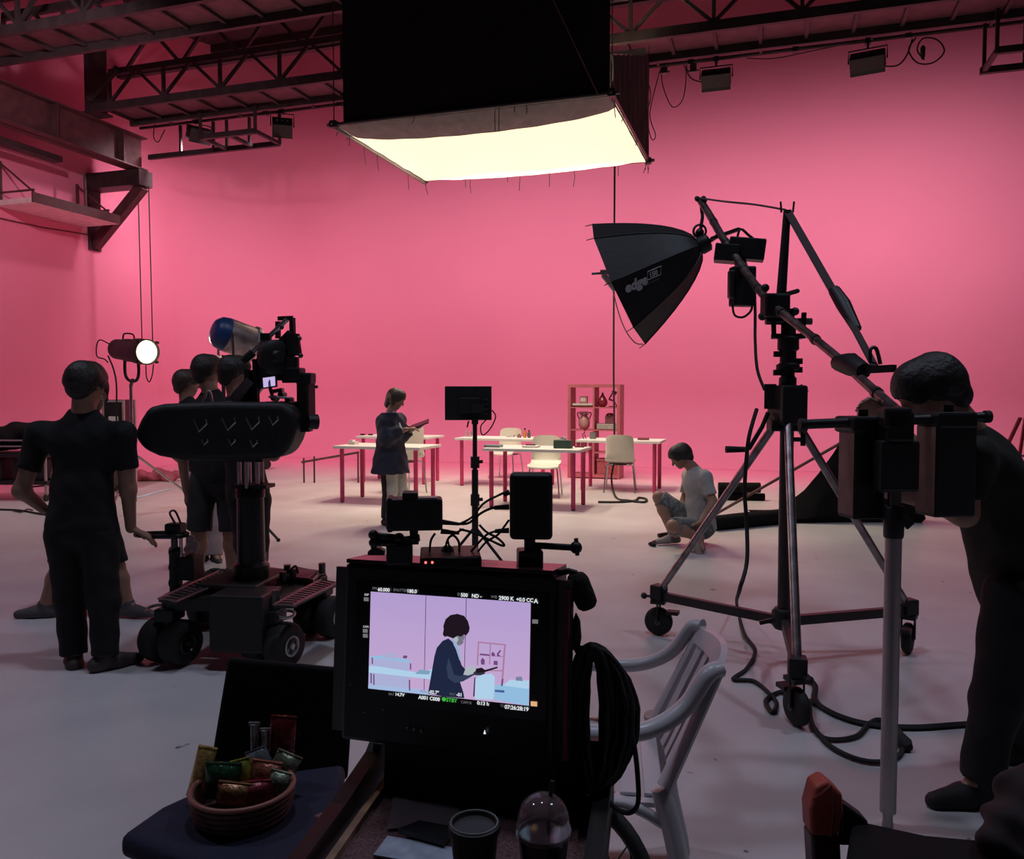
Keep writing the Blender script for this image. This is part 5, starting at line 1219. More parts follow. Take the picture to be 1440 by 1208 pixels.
MB().lathe(apex - ax * 0.06, ax, [(0.03, -0.01), (0.055, 0.0), (0.06, 0.05), (0.05, 0.07)], 16).build('speed_ring', black, sx, smooth=45)
MB().lathe(rimc - ax * 0.01, ax, [(R0 * 0.9, 0), (R0 * 0.90, 0.004)], 8, up=rv).build('front_cloth', mat('dim_front_cloth', (0.7, 0.68, 0.65), 0.9), sx)
MB().tube([apex - ax * 0.05, W(1015, 328, 5.05)], 0.014, 8).build('mount_arm', black, sx)
MB().bar(W(1000, 336, 5.12), W(1040, 322, 5.0), 0.02, 0.02).build('grip_handle', black, sx)
hl = W(978, 345, DS - 0.10); MB().bar(W(972, 336, DS - .085), W(981, 357, DS - .075), 0.012, 0.006).build('ring_clip', chrome, sx)
# lettering on the panel that faces the crew
best = max(range(NR), key=lambda k: -((sbp(2 * PI * (k + .5) / NR, .6) - rimc) * 1.0).dot(FH) )
am = 2 * PI * (best + 0.5) / NR
pc = sbp(2 * PI * best / NR, 0.6).lerp(sbp(2 * PI * (best + 1) / NR, 0.6), 0.5)
t1 = sbp(2 * PI * best / NR, 0.6).lerp(sbp(2 * PI * (best + 1) / NR, 0.6), 0.5) - sbp(2 * PI * best / NR, 0.5).lerp(sbp(2 * PI * (best + 1) / NR, 0.5), 0.5)
t2 = sbp(2 * PI * (best + 1) / NR, 0.6) - sbp(2 * PI * best / NR, 0.6)
nn = t1.cross(t2).normalized()
if nn.dot(FH) > 0: nn = -nn
ex = (RT * 0.94 + U * 0.34); ex = (ex - nn * ex.dot(nn)).normalized(); ey = nn.cross(ex)
lt = mat('white_print', (0.62, 0.60, 0.60), 0.7)
def onp(px, py):
    r = ray(px, py); tt = (pc + nn * 0.012 - C0).dot(nn) / r.dot(nn); return C0 + r * tt
put_text('edge', 0.082, onp(880, 412), ex, ey, lt, sx, shear=0.25, bold=0.004)
put_text('150', 0.040, onp(913.5, 390.5), ex, ey, lt, sx, shear=0.1, bold=0.002)
bxp = [onp(911, 382) , onp(930, 374), onp(929, 386), onp(910, 394)]
MB().tube(bxp, 0.0022, 4, closed=True).build('print_frame', lt, sx)
put_text('light control', 0.020, onp(907, 402), ex, ey, mat('grey_print', (0.25, 0.24, 0.24), 0.7), sx, shear=0.2)
# grip clamp on the rim with cord
gc = thing('grip_clamp', 'grey grip clamp on the rim of the parabolic soft box', 'clamp', W(856, 398, DS + .05))
MB().bar(W(848, 386, DS + .05), W(866, 408, DS + .05), 0.04, 0.035).build('jaw', mat('grey_metal', (0.35, 0.33, 0.32), 0.4, 0.6), gc, bevel=0.004)
MB().tube([W(832, 385, DS + .05), W(852, 384, DS + .05)], 0.008, 6).build('handle', gunm, gc)
MB().box(W(850, 383, DS + .05), (0.05, 0.03, 0.03)).build('head', MATS['grey_metal'], gc)
cable([W(863, 412, DS + .04), W(870, 440, DS + .04), W(880, 465, DS + .04), W(893, 482, DS + .05), W(904, 484, DS + .1)], 0.004, 'thin pale cord from the rim clamp to the lower soft box corner', m=alu)
# lamp on the boom
lp = thing('led_lamp', 'square black lamp head clamped on the boom behind the soft box', 'lamp', W(1044, 355, 4.85))
R1 = Rz(YAW - 0.25) @ Matrix.Rotation(0.12, 3, 'Y')
MB().box(W(1050, 351, 4.9), (0.21, 0.12, 0.125), R1).build('body', black, lp, bevel=0.008)
MB().box(W(1022, 357, 4.9), (0.14, 0.14, 0.10), R1).build('lens_hood', black, lp, bevel=0.006)
MB().tube(cr([W(1036, 338, 4.9), W(1041, 322, 4.9), W(1052, 330, 4.9), W(1062, 338, 4.9)], 3), 0.008, 6).build('handle', black, lp)
MB().bar(W(1040, 366, 4.88), W(1044, 378, 4.85), 0.05, 0.05).build('bracket', black, lp)
bl = thing('lamp_ballast', 'black lamp ballast hanging under the boom lamp', 'ballast', W(1045, 430, 4.8))
MB().box(W(1044, 403, 4.8), (0.135, 0.09, 0.23), Rz(YAW + 0.15)).build('case', black, bl, bevel=0.01)
MB().box(W(1028, 400, 4.76), (0.03, 0.06, 0.16), Rz(YAW)).build('side_rail', gunm, bl, bevel=0.008)
MB().tube(cr([W(1030, 428, 4.78), W(1033, 443, 4.78), W(1045, 446, 4.78), W(1056, 437, 4.78), W(1058, 425, 4.78)], 4), 0.007, 6).build('cable_loop', rubber, bl, smooth=60)
cable([W(1061, 395, 4.8), W(1062, 440, 4.75), W(1062, 480, 4.65), W(1065, 520, 4.5), W(1075, 548, 4.40)], 0.009, 'black cable dropping from the boom ballast to the stand collar')
cable([W(1064, 575, 4.25), W(1054, 610, 4.2), W(1050, 640, 4.2), W(1047, 690, 4.2), W(1050, 740, 4.2), W(1050, 790, 4.1), W(1040, 830, 4.05), G(1036, 850, .03), G(1046, 890, .015), G(1062, 915, .012), G(1050, 940, .012), G(1031, 955, .012), G(1060, 958, .012), G(1082, 975, .012), G(1092, 990, .012), G(1086, 1002, .012), G(1077, 985, .012), G(1098, 973, .012), G(1112, 982, .012)], 0.011, 'black cable from the stand crank winding over the floor to a caster')
cable([G(1128, 945, .05), G(1146, 965, .012), G(1146, 985, .012), G(1165, 1000, .012), G(1200, 1014, .012), G(1240, 1021, .012), G(1290, 1023, .012), G(1350, 1019, .012), G(1420, 1015, .012)], 0.015, 'thick black cable running from the near caster under the leaning person')
cable([G(1140, 985, .012), G(1140, 1010, .012), G(1150, 1032, .012), G(1172, 1040, .012), G(1205, 1035, .012), G(1222, 1018, .012), G(1238, 1012, .012), G(1262, 1025, .012), G(1271, 1045, .012), G(1262, 1064, .012), G(1235, 1072, .012), G(1200, 1066, .012), G(1165, 1047, .012), G(1143, 1020, .012)], 0.011, 'black cable lying in a wide loop around the support pole')
tag(MB().lathe(G(1262, 1036, .03), (0.4, -1, -0.1), [(0.015, -.02), (0.03, 0), (0.03, 0.06), (0.016, 0.09)], 10).build('power_plug', rubber, None, loc=G(1262, 1036), smooth=45), 'black power plug on the floor behind the support pole', 'plug')
# ---------------- support pole, bar, weights
dp = 2.74
pb = G(1248, 1162); pb = V((pb.x, pb.y, 0)); dpl = (pb - C0).dot(FH)
sp_ = thing('support_pole', 'single pale steel support pole with black locking collar', 'pole', pb)
def PZ_(py): return W(1248, py, dpl).z
ps = mat('pale_tube', (0.36, 0.32, 0.32), 0.4, 0.7, var=0.12)
MB().lathe(pb, U, [(0.018, 0), (0.018, 0.012), (0.016, 0.02), (0.016, PZ_(1143)), (0.026, PZ_(1141)), (0.026, PZ_(735))], 18).build('outer_tube', ps, sp_, smooth=40)
MB().cyl(V((pb.x, pb.y, PZ_(735))), V((pb.x, pb.y, PZ_(600))), 0.021, n=16).build('inner_tube', gunm, sp_, smooth=45)
MB().lathe(V((pb.x, pb.y, PZ_(756))), U, [(0.030, 0), (0.032, 0.01), (0.032, 0.10), (0.028, 0.105)], 16).build('collar', black, sp_, smooth=40)
MB().bar(V((pb.x, pb.y, PZ_(728))) + RT * 0.03, V((pb.x, pb.y, PZ_(740))) + RT * 0.055, 0.012, 0.03).build('collar_lever', black, sp_)
MB().box(V((pb.x, pb.y, PZ_(600))), (0.09, 0.08, 0.10), Rz(YAW)).build('pole_head', black, sp_, bevel=0.01)
MB().box(V((pb.x, pb.y, PZ_(655))), (0.13, 0.08, 0.17), Rz(YAW)).build('pole_bracket', black, sp_, bevel=0.012)
dk = dpl + 0.02
wb = thing('weight_bar', 'black counterweight bar across the boom foot', 'bar', W(1258, 590, dk))
MB().tube([W(1125, 597, dk + .05), W(1392, 586, dk - .02)], 0.0165, 12).build('bar', black, wb, smooth=45)
for px, py, q in ((1128, 597, .05), (1388, 586, -.02)): MB().tube([W(px - 4, py, dk + q), W(px + 4, py, dk + q)], 0.0205, 12).build('end_cap', rubber, wb, smooth=45)
MB().tube([W(1262, 578, 3.05), W(1258, 592, dk)], 0.022, 10).build('boom_socket', black, wb)
MB().box(W(1258, 588, dk - .03), (0.09, 0.06, 0.07), Rz(YAW)).build('clamp', black, wb, bevel=0.01)
for k in range(4): MB().tube([W(1240 + k * 10, 575, dk), W(1240 + k * 10, 604, dk)], 0.008, 6).build('clamp_bolt', gunm, wb)
wsm = mat('lit_brown_side', (0.17, 0.085, 0.082), 0.6, var=0.25, scale=12)  # wooden side tone, with the light on that face in the colour
def weight(label, pxl, pxm, pxr, y0_, y1_, ytop, dd):
    t = thing('counterweight', label, 'weight', W(pxm, y1_, dd))
    a, b, c = W(pxl, y0_, dd + 0.10), W(pxm, y0_, dd), W(pxr, y0_, dd + 0.02)
    h = a.z - W(pxm, y1_, dd).z
    for p in (a, b, c): p.z = b.z
    bk = a + (c - b)
    MB().poly([a, b, c, bk], (0, 0, -h)).build('block', black, t, bevel=0.006)
    n_ = (b - a).cross(U).normalized(); n_ = n_ if n_.dot(FH) < 0 else -n_
    off = n_ * 0.002
    MB().poly([a.lerp(b, .04) + off, a.lerp(b, .96) + off, a.lerp(b, .96) + off - U * (h - .012), a.lerp(b, .04) + off - U * (h - .012)], -n_ * 0.002).build('side_plate', wsm, t)
    cc = (a + c) / 2; MB().box(V((cc.x, cc.y, a.z + 0.02)), (0.14, 0.12, 0.055), Rz(math.atan2((c - b).y, (c - b).x))).build('hanger_hook', black, t, bevel=0.01)
    MB().bar(V((cc.x, cc.y, a.z)), V((cc.x, cc.y, a.z + 0.07)), 0.05, 0.03).build('hook_stem', black, t)
weight('counterweight block with worn brown side, on the bar end nearer the stand', 1180, 1203, 1246, 606, 733, 580, dk)
weight('counterweight block with worn brown side, in front of the leaning person', 1289, 1318, 1375, 600, 730, 575, dk - .04)
# ---------------- leaning person
olive = mat('dark_olive_tee', (0.014, 0.012, 0.009), 0.9, scale=25, var=0.2, bump=0.2)
dm = 2.95
J = jset(dm, hd=(1308, 549, -.02), nk=(1365, 612), pv=(1432, 815), sL=(1366, 640, -.17), sR=(1372, 628, .18), eL=(1356, 722, -.16), eR=(1310, 655, .22), wL=(1292, 702, -.04), wR=(1250, 590, .26),
         hL=(1428, 832, -.09), hR=(1432, 832, .09), kL=(1402, 985, -.10), kR=(1418, 985, .14), aL=(1378, 1098, -.12), aR=(1440, 1092, .22), tL=(1270, 1130, -.16), tR=(1350, 1110, .2))
zz = J['aL'].z
for q in ('aL', 'aR'): J[q].z = 0.085
person('person in dark olive tee bending over the counterweights, dark trousers', J, -RT * 0.82 + FH * 0.15 - U * 0.52, -RT * 0.9 - U * 0.35, 1.05, 0.010, olive, 0.72, blkP, 'long', None, hairm, 0.0,
       {'L': (-RT * 0.8 + U * 0.25, FH * 0.7 + U * 0.3, 0.9), 'R': (-RT * 0.7 + U * 0.5, -FH * 0.5 - U * .5, 0.7)}, hem=0.10, shoecol=mat('dark_trainer', (0.015, 0.01, 0.011), 0.7))

# ================================================================ black cloth and rolls on the floor
dr_ = GD(733)
top = [(1104, 712), (1130, 692), (1150, 668), (1170, 640), (1186, 613), (1215, 602), (1250, 604), (1275, 640), (1290, 700)]
P = []
for i, (px, py) in enumerate(top):
    b = W(px, 733, dr_); b.z = 0; tz = W(px, py, dr_).z + 0.02
    P.append([b - FH * 0.10 + RT * 0.0 + U * 0.0, b - FH * (0.16 + .03 * math.sin(i)) + U * tz * 0.2, b - FH * (0.10 + .02 * math.sin(i * 2)) + U * tz * 0.6, b + U * tz, b + FH * 0.12 + U * tz * 0.7, b + FH * 0.25])
o = MB().grid(P).build('black_drape', blackcloth, None, loc=P[3][0], smooth=60)
tag(o, 'black cloth draped in a sloping heap behind the boom stand', 'cloth')
r0, r1 = G(1000, 746), G(1102, 736)
t = thing('cloth_roll', 'long black rolled cloth lying on the floor behind the sitting person', 'roll', (r0 + r1) / 2)
MB().tube([r0 + U * 0.075, r0.lerp(r1, .3) + U * 0.08, r1 + U * 0.08], [0.075, 0.08, 0.085], 14, up=U).build('roll', blackcloth, t, smooth=50)
MB().tube([r0 + U * 0.07 - RT * 0.012, r0 + U * 0.07 + RT * 0.02], 0.03, 10).build('core', rubber, t)
fl = W(1053, 720, dr_); MB().poly([W(1053, 718, dr_), W(1062, 724, dr_), W(1088, 728, dr_), W(1088, 718, dr_)], FH * 0.06).build('loose_flap', blackcloth, t)
q0 = G(1010, 703); q1 = G(1072, 704)
t = thing('cloth_bundle', 'thick folded black bundle standing behind the sitting person', 'bundle', (q0 + q1) / 2)
hb_ = W(1040, 678, (q0 - C0).dot(FH)).z
MB().tube([q0 + U * hb_ * 0.70, q1 + U * hb_ * 0.72 - RT * 0.03], hb_ * 0.29, 12, up=U).build('upper_fold', blackcloth, t, smooth=50)
MB().tube([q0 + U * hb_ * 0.22, q1 + U * hb_ * 0.20 + RT * 0.03], hb_ * 0.21, 12, up=U).build('lower_fold', blackcloth, t, smooth=50)
t = thing('lean_pole', 'thin metal pole leaning against the black drape', 'pole', G(1008, 722))
MB().tube([G(1008, 722, 0.02), W(1184, 622, dr_ - 0.1)], 0.017, 8).build('pole', rsteel, t)
MB().ball(G(1008, 722, 0.022), 0.02, 8).build('foot', rubber, t)
# red stepladder
lb = G(1421, 720); ld = (lb - C0).dot(FH)
t = thing('step_ladder', 'red stepladder standing beyond the leaning person', 'ladder', V((lb.x, lb.y, 0)))
redl = mat('red_ladder_paint', (0.30, 0.015, 0.02), 0.5)
l0 = V((lb.x, lb.y, 0)); l1 = W(1442, 588, ld)
rx = RT * 0.55
for q in (0, 1): MB().bar(l0 + rx * q, l1 + rx * q * 0.85, 0.05, 0.03).build('rail', redl, t)
for q in (0, 1): MB().bar(l0 + rx * q + FH * 0.9 + RT * 0.15, l1 + rx * q * 0.85 + FH * 0.1, 0.04, 0.025).build('rear_rail', redl, t)
for k in range(1, 5): u = k / 5; MB().bar(l0.lerp(l1, u), l0.lerp(l1, u) + rx * (1 - .15 * u), 0.07, 0.025).build('step', alu, t)
# ================================================================ monitor on the cart
TL, TR, BL = W(521.4, 832, 1.60), W(746.2, 847.8, 1.505), W(515.5, 967.8, 1.585)
ex = (TR - TL).normalized(); ey = (TL - BL); SHt = ey.length; ey = (ey - ex * ey.dot(ex)).normalized(); ez = ex.cross(ey)
SWd = (TR - TL).length
RM = frame3(ex, ey, ez)
def S2(u, v, w=0.0): return TL + ex * (u * SWd) - ey * (v * SHt) + ez * w      # u right 0..1, v down 0..1 on the picture area
MC = S2(0.5, 0.5)
mn = thing('director_monitor', 'large black production monitor showing a person with a tablet on a lilac set', 'monitor', S2(0.5, 1.55, -0.05))
L_, R_, T_, B_ = 0.062, 0.045, 0.052, 0.108
bw, bh = SWd + L_ + R_, SHt + T_ + B_
bc = MC + ex * ((R_ - L_) / 2) - ey * ((B_ - T_) / 2)
mb = mat('monitor_black', (0.009, 0.008, 0.009), 0.35)
MB().box(bc - ez * 0.056, (bw, bh, 0.10), RM).build('body', mb, mn, bevel=0.008)
MB().box(MC - ez * 0.005 - ey * 0.004, (SWd + 0.065, SHt + 0.045, 0.006), RM).build('panel_glass', mat('panel_black', (0.004, 0.004, 0.005), 0.2), mn)
for q in (-1, 1): MB().bar(bc + ex * q * (bw / 2 + 0.004) + ey * bh * 0.47 - ez * 0.03, bc + ex * q * (bw / 2 + 0.004) - ey * bh * 0.47 - ez * 0.03, 0.010, 0.05).build('side_rail', gunm, mn)
MB().tube([bc + ex * (bw / 2 + .02) + ey * bh * 0.42 - ez * 0.02, bc + ex * (bw / 2 + .02) - ey * bh * 0.47 - ez * 0.02], 0.006, 8).build('side_tube', mat('red_metal', (0.16, 0.03, 0.04), 0.35, 0.7), mn)
MB().box(bc + ey * (bh / 2 + 0.005) - ez * 0.06, (bw * 0.98, 0.008, 0.11), RM).build('top_plate', mat('glossy_top', (0.05, 0.02, 0.024), 0.25), mn)
for k in range(3): MB().ball(S2(0.26 + 0.045 * k, 1.36 + 0.005 * k, 0.001), 0.0028, 8).build('button', mat('dim_button', (0.25, 0.18, 0.2), 0.4), mn)
MB().poly([S2(0.735, 1.32, .001), S2(0.75, 1.32, .001), S2(0.7425, 1.28, .001)], ez * 0.001).build('power_led', mat('white_led', (0.5, 0.5, 0.5), emis=(0.8, 0.9, 1), es=1.0), mn)
for u, v in ((-0.02, 1.25), (-0.12, 0.98), (0.1, 1.2)): MB().ball(S2(u, v, 0.001), 0.0012, 6).build('screw', greyp, mn)
def em(name, c, s=1.0): return mat(name, (0.004, 0.004, 0.005), 0.4, emis=c, es=s, var=0.0)
# picture: a flat lit display, its image made of thin flat shapes
scm = bpy.data.materials.new('display_lilac'); scm.use_nodes = True
nt = scm.node_tree; b_ = nt.nodes['Principled BSDF']; b_.inputs['Base Color'].default_value = (0.004, 0.004, 0.005, 1); b_.inputs['Roughness'].default_value = 0.35
tc = nt.nodes.new('ShaderNodeTexCoord'); sx_ = nt.nodes.new('ShaderNodeSeparateXYZ'); rp_ = nt.nodes.new('ShaderNodeValToRGB')
nt.links.new(tc.outputs['Generated'], sx_.inputs[0]); nt.links.new(sx_.outputs['Z'], rp_.inputs[0]); nt.links.new(rp_.outputs[0], b_.inputs['Emission Color'])
rp_.color_ramp.elements[0].color = (0.55, 0.38, 0.62, 1); rp_.color_ramp.elements[1].color = (0.44, 0.33, 0.62, 1)
b_.inputs['Emission Strength'].default_value = 1.0
scr_o = MB().poly([S2(0, 0, 0), S2(1, 0, 0), S2(1, 1, 0), S2(0, 1, 0)], -ez * 0.001).build('screen', scm, mn)
# picture coordinates from the photograph's crop of the screen
def Q(x, y):                 # crop pixel -> (u, v)
    tl, tr, br, bl = V((260, 305)), V((1212, 372)), V((1198, 985)), V((235, 880))
    u, v = 0.5, 0.5
    for _ in range(12):
        p = (tl * (1 - u) + tr * u) * (1 - v) + (bl * (1 - u) + br * u) * v
        du = (tr - tl) * (1 - v) + (br - bl) * v; dv = (bl - tl) * (1 - u) + (br - tr) * u
        e = V((x, y)) - p; det = du.x * dv.y - du.y * dv.x
        u += (e.x * dv.y - e.y * dv.x) / det; v += (du.x * e.y - du.y * e.x) / det
    return min(max(u, 0), 1), min(max(v, 0), 1)
def shape(name, pts, m, w):
    return MB().poly([S2(*Q(x, y), w) for x, y in pts], -ez * 0.0002).build(name, m, scr_o)
cy = em('display_cyan', (0.28, 0.50, 0.72)); cy2 = em('display_pale_cyan', (0.42, 0.62, 0.80)); mg = em('display_violet', (0.16, 0.06, 0.20)); ln = em('display_line', (0.03, 0.01, 0.06)); dkb = em('display_navy', (0.012, 0.018, 0.05)); dkb2 = em('display_navy_fold', (0.03, 0.045, 0.09)); hrm = em('display_hair', (0.012, 0.006, 0.012)); skn = em('display_skin', (0.18, 0.17, 0.22)); skl = em('display_skin_lit', (0.40, 0.46, 0.50)); shl = em('display_shelf', (0.40, 0.19, 0.34))
for a, b in (((602, 326), (583, 912)), ((843, 345), (828, 760))): shape('picture_line', [(a[0] - 1.6, a[1]), (a[0] + 1.6, a[1]), (b[0] + 1.6, b[1]), (b[0] - 1.6, b[1])], ln, 0.0002)
shape('picture_desk', [(248, 690), (330, 685), (500, 712), (498, 728), (330, 704), (248, 702)], cy, 0.0002)
shape('picture_cloth', [(255, 700), (330, 700), (495, 728), (490, 900), (235, 880), (240, 780)], em('display_haze', (0.40, 0.42, 0.66)), 0.0001)
shape('picture_desk', [(243, 745), (300, 750), (560, 790), (640, 765), (640, 830), (240, 785)], cy2, 0.0004)
shape('picture_chair', [(330, 690), (345, 672), (400, 668), (420, 690), (420, 705), (330, 698)], em('display_chair', (0.40, 0.40, 0.62)), 0.0003)
for x, y0_, y1_ in ((264, 697, 735), (503, 733, 770), (255, 790, 850), (272, 795, 860), (495, 830, 895)): shape('picture_leg', [(x - 4, y0_), (x + 4, y0_), (x + 4, y1_), (x - 4, y1_)], mg, 0.0005)
shape('picture_book', [(530, 795), (560, 770), (625, 778), (615, 800)], em('display_book', (0.2, 0.35, 0.5)), 0.0006)
shape('picture_box', [(455, 700), (460, 685), (485, 688), (478, 705)], mg, 0.0006)
shape('picture_lower_cloth', [(235, 855), (490, 880), (620, 895), (620, 925), (235, 880)], em('display_cyan_haze', (0.36, 0.48, 0.72)), 0.0003)
for r in ([(908, 603), (1072, 620), (1071, 628), (908, 611)], [(908, 605), (916, 605), (908, 745), (900, 745)], [(1060, 622), (1070, 622), (1050, 870), (1040, 870)], [(978, 612), (984, 613), (978, 740), (972, 740)], [(915, 680), (1062, 692), (1062, 697), (915, 685)], [(905, 770), (1052, 775), (1052, 782), (905, 777)]): shape('picture_shelf', r, shl, 0.0002)
for r in ([(920, 675), (975, 680), (975, 690), (920, 685)], [(990, 690), (985, 675), (995, 665), (1008, 680), (1005, 692)], [(1020, 692), (1018, 675), (1038, 652), (1042, 660), (1028, 680), (1040, 692)], [(926, 740), (924, 715), (935, 700), (948, 715), (946, 742)], [(998, 742), (1000, 718), (1022, 720), (1022, 745)]): shape('picture_ornament', r, mg, 0.0003)
shape('picture_desk', [(1000, 865), (1050, 855), (1200, 880), (1198, 985), (1000, 950)], cy, 0.0004)
shape('picture_desk', [(1095, 830), (1200, 835), (1199, 885), (1050, 865)], cy2, 0.0005)
shape('picture_chair', [(888, 945), (893, 830), (915, 800), (985, 795), (1005, 812), (1003, 870), (995, 948)], cy2, 0.0006)
shape('picture_book', [(1005, 890), (1060, 893), (1060, 908), (1005, 903)], em('display_blue_book', (0.06, 0.12, 0.32)), 0.0007)
shape('picture_leg', [(1046, 825), (1056, 825), (1050, 868), (1040, 868)], mg, 0.0006)
shape('picture_leg', [(886, 818), (892, 818), (886, 930), (878, 930)], ln, 0.0007)
shape('picture_box', [(1125, 835), (1128, 812), (1160, 812), (1165, 838)], em('display_grey', (0.2, 0.22, 0.34)), 0.0007)
# the person in the picture
shape('picture_jacket', [(608, 912), (618, 860), (635, 770), (650, 690), (665, 640), (700, 600), (735, 585), (775, 620), (795, 690), (812, 745), (835, 770), (830, 800), (800, 840), (822, 910), (826, 940), (700, 930)], dkb, 0.0009)
shape('picture_sleeve', [(735, 700), (755, 760), (765, 800), (800, 810), (880, 780), (890, 800), (820, 840), (770, 850), (730, 820), (722, 760)], dkb2, 0.0010)
shape('picture_collar', [(757, 590), (778, 590), (800, 660), (812, 720), (800, 715), (780, 650), (765, 620)], em('display_collar', (0.30, 0.42, 0.60)), 0.0011)
shape('picture_face', [(760, 560), (830, 555), (832, 580), (822, 600), (826, 608), (812, 622), (795, 628), (778, 612), (765, 590)], skn, 0.0010)
shape('picture_cheek', [(762, 578), (790, 575), (795, 595), (782, 612), (770, 600)], skl, 0.0012)
shape('picture_hair', [(712, 575), (702, 560), (708, 530), (706, 510), (720, 470), (750, 445), (790, 438), (830, 450), (852, 480), (862, 520), (858, 545), (840, 568), (828, 560), (810, 575), (790, 568), (765, 585), (730, 572)], hrm, 0.0014)
shape('picture_hand', [(822, 800), (835, 765), (860, 748), (890, 755), (905, 775), (880, 795), (850, 805)], skl, 0.0012)
shape('picture_hand', [(880, 790), (905, 768), (945, 775), (950, 795), (920, 805), (885, 802)], em('display_dark_hand', (0.03, 0.03, 0.05)), 0.0013)
shape('picture_tablet', [(895, 765), (930, 758), (950, 772), (1020, 752), (1025, 760), (950, 785), (900, 790)], hrm, 0.0015)
# read-outs around the picture
wt = em('display_white', (0.75, 0.78, 0.82)); gy = em('display_text_grey', (0.16, 0.16, 0.17)); gr = em('display_green', (0.05, 0.45, 0.06))
def uv(x, y):
    tl, tr, br, bl = V((260, 305)), V((1212, 372)), V((1198, 985)), V((235, 880))
    u, v = 0.5, 0.5
    for _ in range(15):
        p = (tl * (1 - u) + tr * u) * (1 - v) + (bl * (1 - u) + br * u) * v
        du = (tr - tl) * (1 - v) + (br - bl) * v; dv = (bl - tl) * (1 - u) + (br - tr) * u
        e = V((x, y)) - p; det = du.x * dv.y - du.y * dv.x
        u += (e.x * dv.y - e.y * dv.x) / det; v += (du.x * e.y - du.y * e.x) / det
    return u, v
pxm = SWd / 954.0            # metres per crop pixel
def label(s_, x, y, h, m, bold=0.0):
    put_text(s_, h * pxm * 1.38, S2(*uv(x, y), 0.0018), ex, ey, m, mn, bold=bold)
for s_, x, y, h, m in (('FPS', 272, 292, 16, gy), ('60.000', 307, 300, 20, wt), ('SHUTTER', 403, 301, 16, gy), ('180.0', 488, 310, 20, wt), ('EI', 792, 328, 16, gy), ('500', 812, 334, 20, wt), ('ND -', 876, 339, 20, wt), ('WB', 988, 343, 16, gy), ('2900 K', 1033, 352, 21, wt), ('+0.0 CC', 1132, 360, 20, wt), ('A', 1232, 372, 24, wt),
                       ('BAT', 366, 918, 14, gy), ('14.7V', 406, 922, 18, wt), ('A001 C008', 551, 942, 20, wt), ('CAM B', 806, 968, 15, gy), ('0:13 h', 902, 976, 20, wt), ('TC', 1036, 990, 14, gy), ('07:26:28:19', 1062, 1000, 21, wt), ('ROLL', 562, 902, 13, gy), ('-02.7°', 612, 910, 19, wt), ('TILT', 738, 920, 13, gy), ('-01', 780, 926, 19, wt)):
    label(s_, x, y, h, m, 0.0003 if m is wt else 0.0)
shape2 = lambda n, pts, m, w: MB().poly([S2(*uv(x, y), w) for x, y in pts], -ez * 0.0003).build(n, m, mn)
label('●STBY', 692, 955, 21, gr, 0.0003)
shape2('display_icon', [(1210, 957), (1246, 960), (1246, 988), (1210, 985)], em('display_amber', (0.75, 0.42, 0.22)), 0.0015)
for x, y in ((217, 338), (208, 526), (208, 555)): shape2('display_icon', [(x, y), (x + 30, y + 2), (x + 30, y + 24), (x, y + 22)], gy, 0.0015)
shape2('display_icon', [(1222, 470), (1254, 472), (1253, 496), (1221, 494)], gy, 0.0015)
label('DSP', 222, 327, 12, wt); label('CAM', 210, 517, 12, wt)

# ================================================================ gear on top of the monitor
def X(px, py, dd=0.0): return W(px, py, 1.58 + dd)
RC = Rz(YAW + 0.1)
rx1 = thing('video_receiver', 'boxy black wireless video receiver on an arm over the monitor', 'receiver', X(584, 745))
MB().box(X(583, 722), (0.108, 0.05, 0.062), RC).build('body', black, rx1, bevel=0.006)
MB().box(X(577, 697), (0.030, 0.045, 0.016), RC).build('top_block', black, rx1, bevel=0.003)
MB().box(X(602, 700, -.005), (0.036, 0.03, 0.004), RC).build('label', mat('grey_label', (0.35, 0.28, 0.28), 0.4), rx1)
MB().box(X(549, 722), (0.01, 0.056, 0.066), RC).build('end_cap', black, rx1, bevel=0.003)
for y in (728, 741): MB().tube([X(620, y + 6), X(646, y + 9)], [0.0055, 0.003], 8).build('plug', rubber, rx1)
MB().tube([X(582, 745), X(582, 757), X(574, 762)], 0.009, 8).build('mount_stem', black, rx1)
MB().box(X(578, 760), (0.03, 0.025, 0.012), RC).build('mount_shoe', black, rx1)
ma = thing('magic_arm', 'black jointed magic arm clamped on the monitor top, under the receiver', 'arm', X(562, 792))
MB().box(X(562, 777), (0.05, 0.045, 0.04), RC).build('clamp', black, ma, bevel=0.004)
for a, b in (((525, 753), (562, 757)), ((525, 763), (560, 764))): MB().tube([X(*a), X(*b)], 0.007, 8).build('arm_rod', black, ma)
for px, py, r in ((525, 752, .010), (525, 763, .009), (561, 757, .011)): MB().ball(X(px, py, -.01), r, 10).build('joint', black, ma, smooth=60)
MB().tube([X(525, 765), X(526, 773)], 0.006, 8).build('stem', black, ma); MB().poly([X(517, 781), X(540, 781), X(540, 775), (X(533, 771)), X(524, 771), X(517, 776)], FH * 0.02).build('shoe', black, ma)
MB().tube([X(565, 760), X(590, 756)], 0.007, 8).build('arm_rod', black, ma)
sw = thing('signal_box', 'flat black signal box with two red lights on the monitor', 'box', X(632, 797))
s0, s1, s2_, s3 = X(585, 786, -.03), X(664, 789, -.03), X(685, 766, .09), X(600, 763, .09)
MB().box(X(633, 783, .03), (0.118, 0.12, 0.020), RC).build('case', mat('satin_black', (0.012, 0.010, 0.010), 0.55, spec=0.3), sw, bevel=0.003)
MB().box(X(633, 783, .03) + RC @ V((0.032, 0, 0.0105)), (0.048, 0.112, 0.002), RC).build('top_plate', mat('brown_sheen', (0.04, 0.025, 0.024), 0.45, spec=0.3), sw)
rl = mat('red_led', (0.2, 0.0, 0.0), emis=(1.0, 0.12, 0.10), es=2.5)
